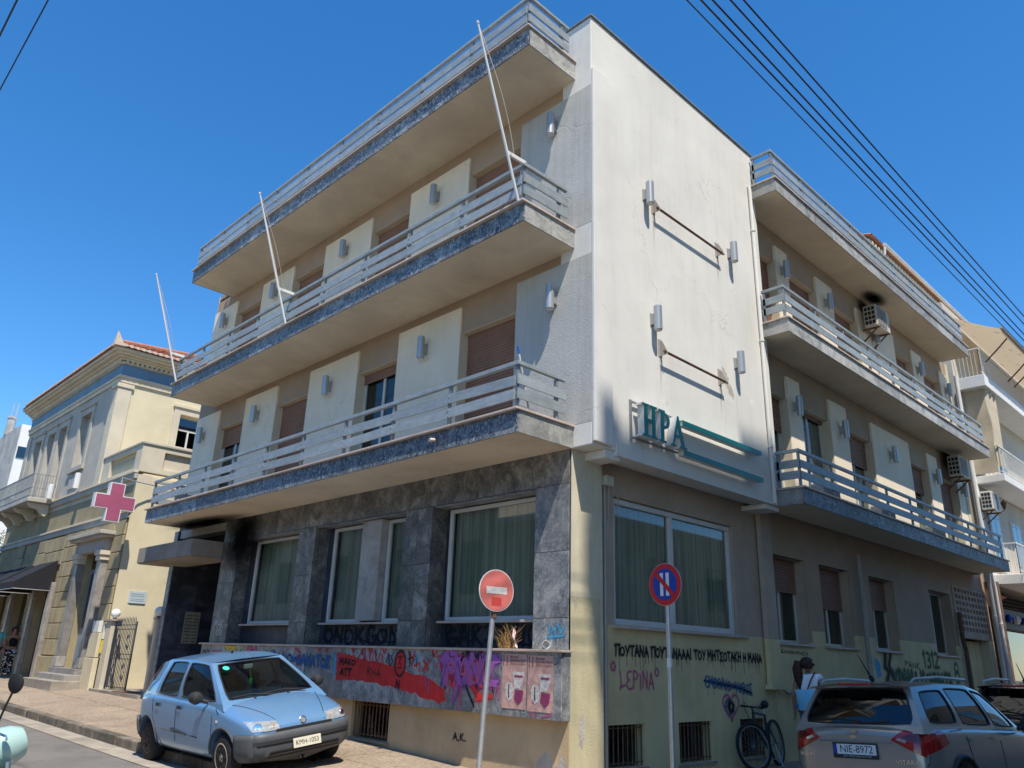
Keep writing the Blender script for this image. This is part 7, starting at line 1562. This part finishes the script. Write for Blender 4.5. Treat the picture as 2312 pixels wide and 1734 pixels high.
# ------------------------------------------------------------------ scooter (only its nose reaches into the picture)
def scooter():
    MT['mint'] = M('mint_scooter_paint', (.36, .52, .47), .25, 0, var=.05, coat=1); MT['creampaint'] = M('cream_scooter_paint', (.66, .53, .34), .3, 0, var=.06, coat=1); MT['yellowlens'] = M('yellowed_lens', (.30, .24, .08), .2, var=.2, scale=8, coat=1)
    o = thing('scooter', 'mint and cream scooter with yellowed headlamp at the lower left corner', 'scooter', (-6.64, -.10, -.10), rz=R(8))
    def wh(x):
        q = G(); q.lathe([(.13, -.05), (.20, -.055), (.24, -.03), (.25, 0), (.24, .03), (.20, .055), (.13, .05)], (x, 0, .25), (0, 1, 0), 28); w = q.out('wheel', 'rubber', o, smooth=True, raw=True); q = G(); q.lathe([(.001, -.04), (.14, -.045), (.14, .045), (.001, .04)], (x, 0, .25), (0, 1, 0), 20); q.out('rim', 'steel', w, raw=True)
    wh(.62); wh(-.66)
    q = G(); q.grid(lambda u, v: (.62+.32*cos(pi*(.06+.80*u)), .11*(2*v-1), .27+.30*sin(pi*(.06+.80*u))+.05*(1-(2*v-1)**2)), 14, 8); q.out('front_fender', 'creampaint', o, smooth=True, raw=True, recalc=False)
    q = G(); q.grid(lambda u, v: (.40+.10*(1-(2*u-1)**2)-.16*v+.05*v*v, .27*(2*u-1)*(1-.25*v), .40+.56*v), 12, 12); q.grid(lambda u, v: (.34-.2*v, .27*(2*u-1)*(1-.25*v), .40+.56*v), 6, 8); q.out('leg_shield', 'mint', o, smooth=True, raw=True, recalc=False)
    q = G(); q.lathe([(.001, -.16), (.09, -.13), (.135, -.02), (.13, .08), (.10, .15), (.001, .19)], (.30, 0, 1.02), (.9, 0, .25), 20); q.out('headset', 'mint', o, smooth=True, raw=True)
    q = G(); q.lathe([(.001, .15), (.05, .14), (.085, .10), (.09, .06)], (.31, 0, 1.01), (.95, 0, .1), 20); q.out('headlamp', 'yellowlens', o, smooth=True, raw=True)
    for s in (-1, 1):
        q = G(); q.tube([(.24, s*.05, 1.08), (.18, s*.22, 1.13), (.08, s*.36, 1.12)], .018, 8); q.out('handlebar', 'steel', o, raw=True); q = G(); q.tube([(.12, s*.31, 1.125), (.05, s*.42, 1.115)], .024, 8); q.out('grip', 'rubber', o, raw=True); q = G(); q.tube([(.20, s*.2, 1.14), (.20, s*.34, 1.13), (.17, s*.43, 1.12)], .008, 5); q.out('brake_lever', 'chrome', o, raw=True)
        q = G(); q.tube([(.16, s*.24, 1.14), (.17, s*.30, 1.30), (.18, s*.34, 1.40)], .007, 6); q.out('mirror_stalk', 'black', o, raw=True); q = G(); q.lathe([(.001, -.015), (.05, -.012), (.065, 0), (.06, .012), (.001, .02)], (.18, s*.35, 1.45), (.9, -.3*s, .1), 16); q.out('mirror', 'black', o, raw=True, smooth=True)
        q = G(); q.lathe([(.001, 0), (.03, .01), (.035, .03), (.001, .05)], (.42, s*.17, .86), (.9, .3*s, .1), 10); q.out('indicator', 'amber', o, raw=True)
        q = G(); q.lathe([(.001, -.42), (.10, -.34), (.16, -.1), (.15, .1), (.09, .30), (.001, .38)], (-.58, s*.12, .52), (1, 0, -.08), 16); q.out('side_panel', 'mint', o, smooth=True, raw=True)
    q = G(); q.box(-.30, .32, -.20, .20, .28, .33); q.out('floorboard', 'blackplastic', o, raw=True, bevel=.01); q = G(); q.lathe([(.001, -.42), (.13, -.36), (.15, -.1), (.13, .2), (.08, .34), (.001, .36)], (-.48, 0, .78), (1, 0, 0), 16); q.out('saddle', 'rubber', o, smooth=True, raw=True)
    q = G(); q.tube([(.62, .07, .25), (.52, .07, .45), (.38, 0, .60), (.27, 0, 1.0)], .03, 8); q.out('fork', 'steel', o, raw=True); q = G(); q.tube([(-.1, .05, .28), (-.2, .2, .02)], .014, 6); q.out('stand', 'steel', o, raw=True)
scooter()

# ================================================================== people
def skin(name, pts, edges, mat, parent, sub=2):
    """continuous skinned figure from joints: pts = {key: (x, y, z, radius)}"""
    keys = list(pts); me = bpy.data.meshes.new(name); me.from_pydata([pts[k][:3] for k in keys], [(keys.index(a), keys.index(b)) for a, b in edges], [])
    o = bpy.data.objects.new(name, me); COL.objects.link(o)
    o.modifiers.new('skin', 'SKIN'); sv = me.skin_vertices[0].data
    for i, k in enumerate(keys): sv[i].radius = (pts[k][3], pts[k][3]*(pts[k][4] if len(pts[k]) > 4 else 1)); sv[i].use_root = (i == 0)
    s = o.modifiers.new('sub', 'SUBSURF'); s.levels = s.render_levels = sub
    bpy.context.view_layer.update(); bake(o); o.data.shade_smooth(); o.data.materials.clear(); o.data.materials.append(MT[mat]); o.parent = parent; return o
def hand(pts, edges, side, w, d, wrist):
    """palm, four unequal curled fingers and a thumb leaving its side"""
    wv, d = Vector(w), Vector(d).normalized(); acr = d.cross(Vector((0, 0, 1))); acr = acr.normalized() if acr.length > .1 else Vector((1, 0, 0)); curl = acr.cross(d)*side
    pm = wv+d*.075; k = 'palm'+wrist; pts[k] = (*pm, .026); edges.append((wrist, k))
    for i, L in enumerate((.062, .072, .068, .052)):
        b = pm+acr*(-.027+.018*i)+d*.02; m = b+d*L*.5+curl*.008; e = b+d*L*.85+curl*.03
        for nm, p, r in (('a', b, .0095), ('b', m, .009), ('c', e, .0075)): pts[f'f{i}{nm}{wrist}'] = (*p, r)
        edges += [(k, f'f{i}a{wrist}'), (f'f{i}a{wrist}', f'f{i}b{wrist}'), (f'f{i}b{wrist}', f'f{i}c{wrist}')]
    t0 = wv+d*.035-acr*.03; t1 = t0+d*.04-acr*.022; pts['t0'+wrist] = (*t0, .011); pts['t1'+wrist] = (*t1, .009); edges += [(wrist, 't0'+wrist), ('t0'+wrist, 't1'+wrist)]
MT['skin'] = M('tanned_skin', (.42, .22, .14), .55, var=.06, spec=.3); MT['hairdark'] = M('dark_auburn_hair', (.055, .022, .016), .45, var=.4, scale=30, bump=.6, bscale=90)
MT['whitecloth'] = M('white_cotton', (.85, .86, .90), .9, var=.05); MT['denim'] = M('blue_denim', (.12, .20, .36), .9, var=.12, scale=12); MT['bagblue'] = M('sky_blue_bag', (.25, .62, .85), .7, var=.08); MT['tealcloth'] = M('teal_cotton', (.12, .46, .44), .9, var=.08); MT['blackcloth'] = M('black_cotton', (.012, .012, .014), .9); MT['leather'] = M('brown_leather_strap', (.13, .05, .03), .6)
def figure(o, arms, legs, head_yaw=0, H=1.0):
    P = {'pelvis': (0, 0, .93, .13, 1.25), 'waist': (0, 0, 1.07, .105, 1.2), 'chest': (.01, 0, 1.25, .115, 1.35), 'neckb': (0, 0, 1.41, .058), 'neck': (.01, 0, 1.475, .05), 'head': (.025, 0, 1.555, .085), 'crown': (.015, 0, 1.635, .068)}
    E = [('pelvis', 'waist'), ('waist', 'chest'), ('chest', 'neckb'), ('neckb', 'neck'), ('neck', 'head'), ('head', 'crown')]
    fx, fy = cos(head_yaw), sin(head_yaw); P['nose'] = (.025+.10*fx, .10*fy, 1.55, .014); E.append(('head', 'nose')); P['chin'] = (.025+.07*fx, .07*fy, 1.49, .025); E.append(('head', 'chin'))
    for s, nm in ((1, 'l'), (-1, 'r')):
        P['sh'+nm] = (0, s*.165, 1.375, .052); E.append(('chest', 'sh'+nm)); e, w, d = arms[nm]; P['el'+nm] = (*e, .036); P['wr'+nm] = (*w, .026); E += [('sh'+nm, 'el'+nm), ('el'+nm, 'wr'+nm)]; hand(P, E, s, w, d, 'wr'+nm)
        k, a, t = legs[nm]; P['hip'+nm] = (0, s*.09, .87, .095); P['kn'+nm] = (*k, .056); P['an'+nm] = (*a, .036); P['to'+nm] = (*t, .034); E += [('pelvis', 'hip'+nm), ('hip'+nm, 'kn'+nm), ('kn'+nm, 'an'+nm), ('an'+nm, 'to'+nm)]
    skin('body', P, E, 'skin', o); return P
def hair(o, mat, head_yaw=0, tail=True):
    q = G(); fx, fy = cos(head_yaw), sin(head_yaw)
    def fn(u, v):
        a = 2*pi*u; t = pi*(.02+.98*v)*.70; d = Vector((sin(t)*cos(a), sin(t)*sin(a), cos(t))); f = d.x*fx+d.y*fy; r = .118+.010*sin(a*9+t*7); 
        k = .62 if (f > .45 and d.z < .55) else 1.0
        return Vector((.005, 0, 1.575))+Vector((d.x*r*k, d.y*r*k*.95, d.z*.115))
    q.grid(fn, 40, 16); h = q.out('hair', mat, o, smooth=True, raw=True, recalc=False)
    if tail: q = G(); b = Vector((-.10*fx, -.10*fy, 1.58)); q.tube([b, b+Vector((-.05*fx, -.05*fy, .01)), b+Vector((-.075*fx, -.07*fy, -.08)), b+Vector((-.06*fx, -.06*fy, -.22)), b+Vector((-.05*fx, -.04*fy, -.40))], [.04, .065, .080, .072, .018], 12); q.out('ponytail', mat, h, smooth=True, raw=True)
def dress(o, name, mat, pts, edges): return skin(name, pts, edges, mat, o)
def people():
    stand = {'l': ((.01, .10, .48), (-.02, .10, .09), (.12, .12, .035)), 'r': ((.03, -.10, .48), (.02, -.10, .09), (.16, -.12, .035))}
    # woman with the blue bag beside the bicycle, back to the camera, face turned to the right
    o = thing('person', 'woman in white top with dark ponytail, sunglasses and sky blue shoulder bag, back turned', 'person', (4.92, -.42, .095), rz=R(18))
    hy = R(-58); figure(o, {'l': ((-.04, .24, 1.12), (.02, .25, .88), (.1, 0, -1)), 'r': ((-.05, -.25, 1.13), (.10, -.23, .93), (.4, .2, -1))}, stand, hy); hair(o, 'hairdark', hy)
    top = dress(o, 'top', 'whitecloth', {'p': (0, 0, .98, .15, 1.2), 'w': (0, 0, 1.10, .125, 1.2), 'c': (.01, 0, 1.25, .132, 1.35), 'n': (0, 0, 1.385, .085, 1.3), 'l': (0, .155, 1.375, .068), 'r': (0, -.155, 1.375, .068), 'l2': (-.01, .185, 1.33, .064), 'r2': (-.01, -.185, 1.33, .064)}, [('p', 'w'), ('w', 'c'), ('c', 'n'), ('c', 'l'), ('c', 'r'), ('l', 'l2'), ('r', 'r2')])
    dress(o, 'jeans', 'denim', {'p': (0, 0, .93, .145, 1.25), 'hl': (0, .09, .86, .105), 'kl': (.01, .10, .48, .072), 'al': (-.02, .10, .10, .058), 'hr': (0, -.09, .86, .105), 'kr': (.03, -.10, .48, .072), 'ar': (.02, -.10, .10, .058)}, [('p', 'hl'), ('hl', 'kl'), ('kl', 'al'), ('p', 'hr'), ('hr', 'kr'), ('kr', 'ar')])
    q = G(); fx, fy = cos(hy), sin(hy)
    for s in (-1, 1): c = Vector((.025+.088*fx-s*.032*fy, .088*fy+s*.032*fx, 1.572)); q.lathe([(.001, 0), (.026, 0), (.026, .008), (.001, .01)], c, (fx, fy, 0), 12); q.tube([c, c-Vector((fx, fy, 0))*.09-Vector((-s*.04*fy, s*.04*fx, 0))*-.6], .004, 4)
    q.out('sunglasses', 'blackplastic', o, raw=True, kind='stuff')
    g = thing('shoulder_bag', 'sky blue bag with brown strap on the back of the woman in white', 'bag', (4.92, -.42, .095), rz=R(18)); q = G()
    def bag(u, v): a = 2*pi*u; r = sin(pi*min(1, max(0, v*.9+.08)))**.5; return (-.205+.065*cos(a)*r, .02+.17*sin(a)*(.75+.25*(1-v)), 1.19-.33*v)
    q.grid(bag, 24, 12); q.out('bag_body', 'bagblue', g, smooth=True, raw=True, recalc=False); q = G(); q.box(-.24, -.15, -.13, .17, .855, .885); q.out('bag_base', 'leather', g, raw=True, bevel=.01)
    q = G(); q.tube([(-.19, .0, 1.20), (-.17, -.06, 1.34), (-.06, -.11, 1.452), (.08, -.10, 1.38), (.14, -.05, 1.2), (.0, .14, 1.02), (-.16, .14, .98)], .012, 6); q.out('strap', 'leather', g, raw=True)
    # woman walking down the left pavement
    MT['pattern'] = None; m, nt, b = _nt('black_white_print'); co = _coord(nt); v = _n(nt, 'ShaderNodeTexVoronoi'); v.inputs['Scale'].default_value = 16; nt.links.new(co, v.inputs['Vector']); c = _ramp(nt, v.outputs['Distance'], [(.40, .75), (.46, .015)]); nt.links.new(c, b.inputs['Base Color']); b.inputs['Roughness'].default_value = .9; MT['pattern'] = m
    walk = {'l': ((.10, .09, .50), (.12, .09, .10), (.25, .10, .04)), 'r': ((-.04, -.09, .48), (-.20, -.09, .14), (-.10, -.10, .05))}
    o = thing('person', 'woman in black tank top and black and white print trousers walking, hand at her hair', 'person', (-.25, 25.6, .44), rz=R(-98)); figure(o, {'l': ((.05, .30, 1.25), (.06, .16, 1.50), (0, -.5, 1)), 'r': ((-.02, -.27, 1.13), (.05, -.34, .92), (.1, -.3, -1))}, walk); hair(o, 'hairdark', 0, False)
    dress(o, 'tank_top', 'blackcloth', {'p': (0, 0, 1.0, .14, 1.2), 'w': (0, 0, 1.10, .122, 1.2), 'c': (.01, 0, 1.24, .13, 1.35), 'n': (0, 0, 1.34, .10, 1.3)}, [('p', 'w'), ('w', 'c'), ('c', 'n')])
    dress(o, 'trousers', 'pattern', {'p': (0, 0, .95, .15, 1.25), 'hl': (0, .09, .86, .115), 'kl': (.10, .09, .50, .10), 'al': (.12, .09, .12, .085), 'hr': (0, -.09, .86, .115), 'kr': (-.04, -.09, .48, .10), 'ar': (-.20, -.09, .16, .085)}, [('p', 'hl'), ('hl', 'kl'), ('kl', 'al'), ('p', 'hr'), ('hr', 'kr'), ('kr', 'ar')])
    q = G()
    for s in (-1, 1): q.lathe([(.001, 0), (.012, 0), (.001, .006)], (.104, s*.035, 1.575), (1, 0, 0), 8)
    q.tube([(.105, -.025, 1.505), (.11, 0, 1.503), (.105, .025, 1.505)], .004, 4); q.out('eyes_and_mouth', 'leather', o, raw=True, kind='stuff')
    # man beside her, cut by the left edge
    o = thing('person', 'bald man in teal shirt walking at the far left edge beside the woman', 'person', (-.85, 25.2, .40), rz=R(-95)); figure(o, {'l': ((.0, .25, 1.12), (.10, .25, .90), (.3, 0, -1)), 'r': ((-.04, -.25, 1.12), (-.02, -.27, .88), (0, 0, -1))}, walk); o.scale = (1.06, 1.06, 1.08)
    dress(o, 'shirt', 'tealcloth', {'p': (0, 0, .95, .145, 1.25), 'w': (0, 0, 1.10, .13, 1.25), 'c': (.01, 0, 1.26, .138, 1.4), 'n': (0, 0, 1.385, .085, 1.3), 'l': (0, .165, 1.37, .07), 'r': (0, -.165, 1.37, .07), 'l2': (0, .23, 1.20, .058), 'r2': (-.02, -.23, 1.20, .058)}, [('p', 'w'), ('w', 'c'), ('c', 'n'), ('c', 'l'), ('c', 'r'), ('l', 'l2'), ('r', 'r2')])
    dress(o, 'trousers', 'blackcloth', {'p': (0, 0, .93, .14, 1.25), 'hl': (0, .09, .86, .105), 'kl': (.10, .09, .50, .078), 'al': (.12, .09, .11, .062), 'hr': (0, -.09, .86, .105), 'kr': (-.04, -.09, .48, .078), 'ar': (-.20, -.09, .15, .062)}, [('p', 'hl'), ('hl', 'kl'), ('kl', 'al'), ('p', 'hr'), ('hr', 'kr'), ('kr', 'ar')])
    q = G()
    for s in (-1, 1): q.lathe([(.001, 0), (.012, 0), (.001, .006)], (.104, s*.035, 1.575), (1, 0, 0), 8); q.lathe([(.001, -.03), (.012, -.02), (.012, .02), (.001, .03)], (.02, s*.088, 1.56), (0, 0, 1), 8)
    q.tube([(.105, -.025, 1.505), (.11, 0, 1.503), (.105, .025, 1.505)], .004, 4); q.out('eyes_and_ears', 'skin', o, raw=True, kind='stuff')
people()
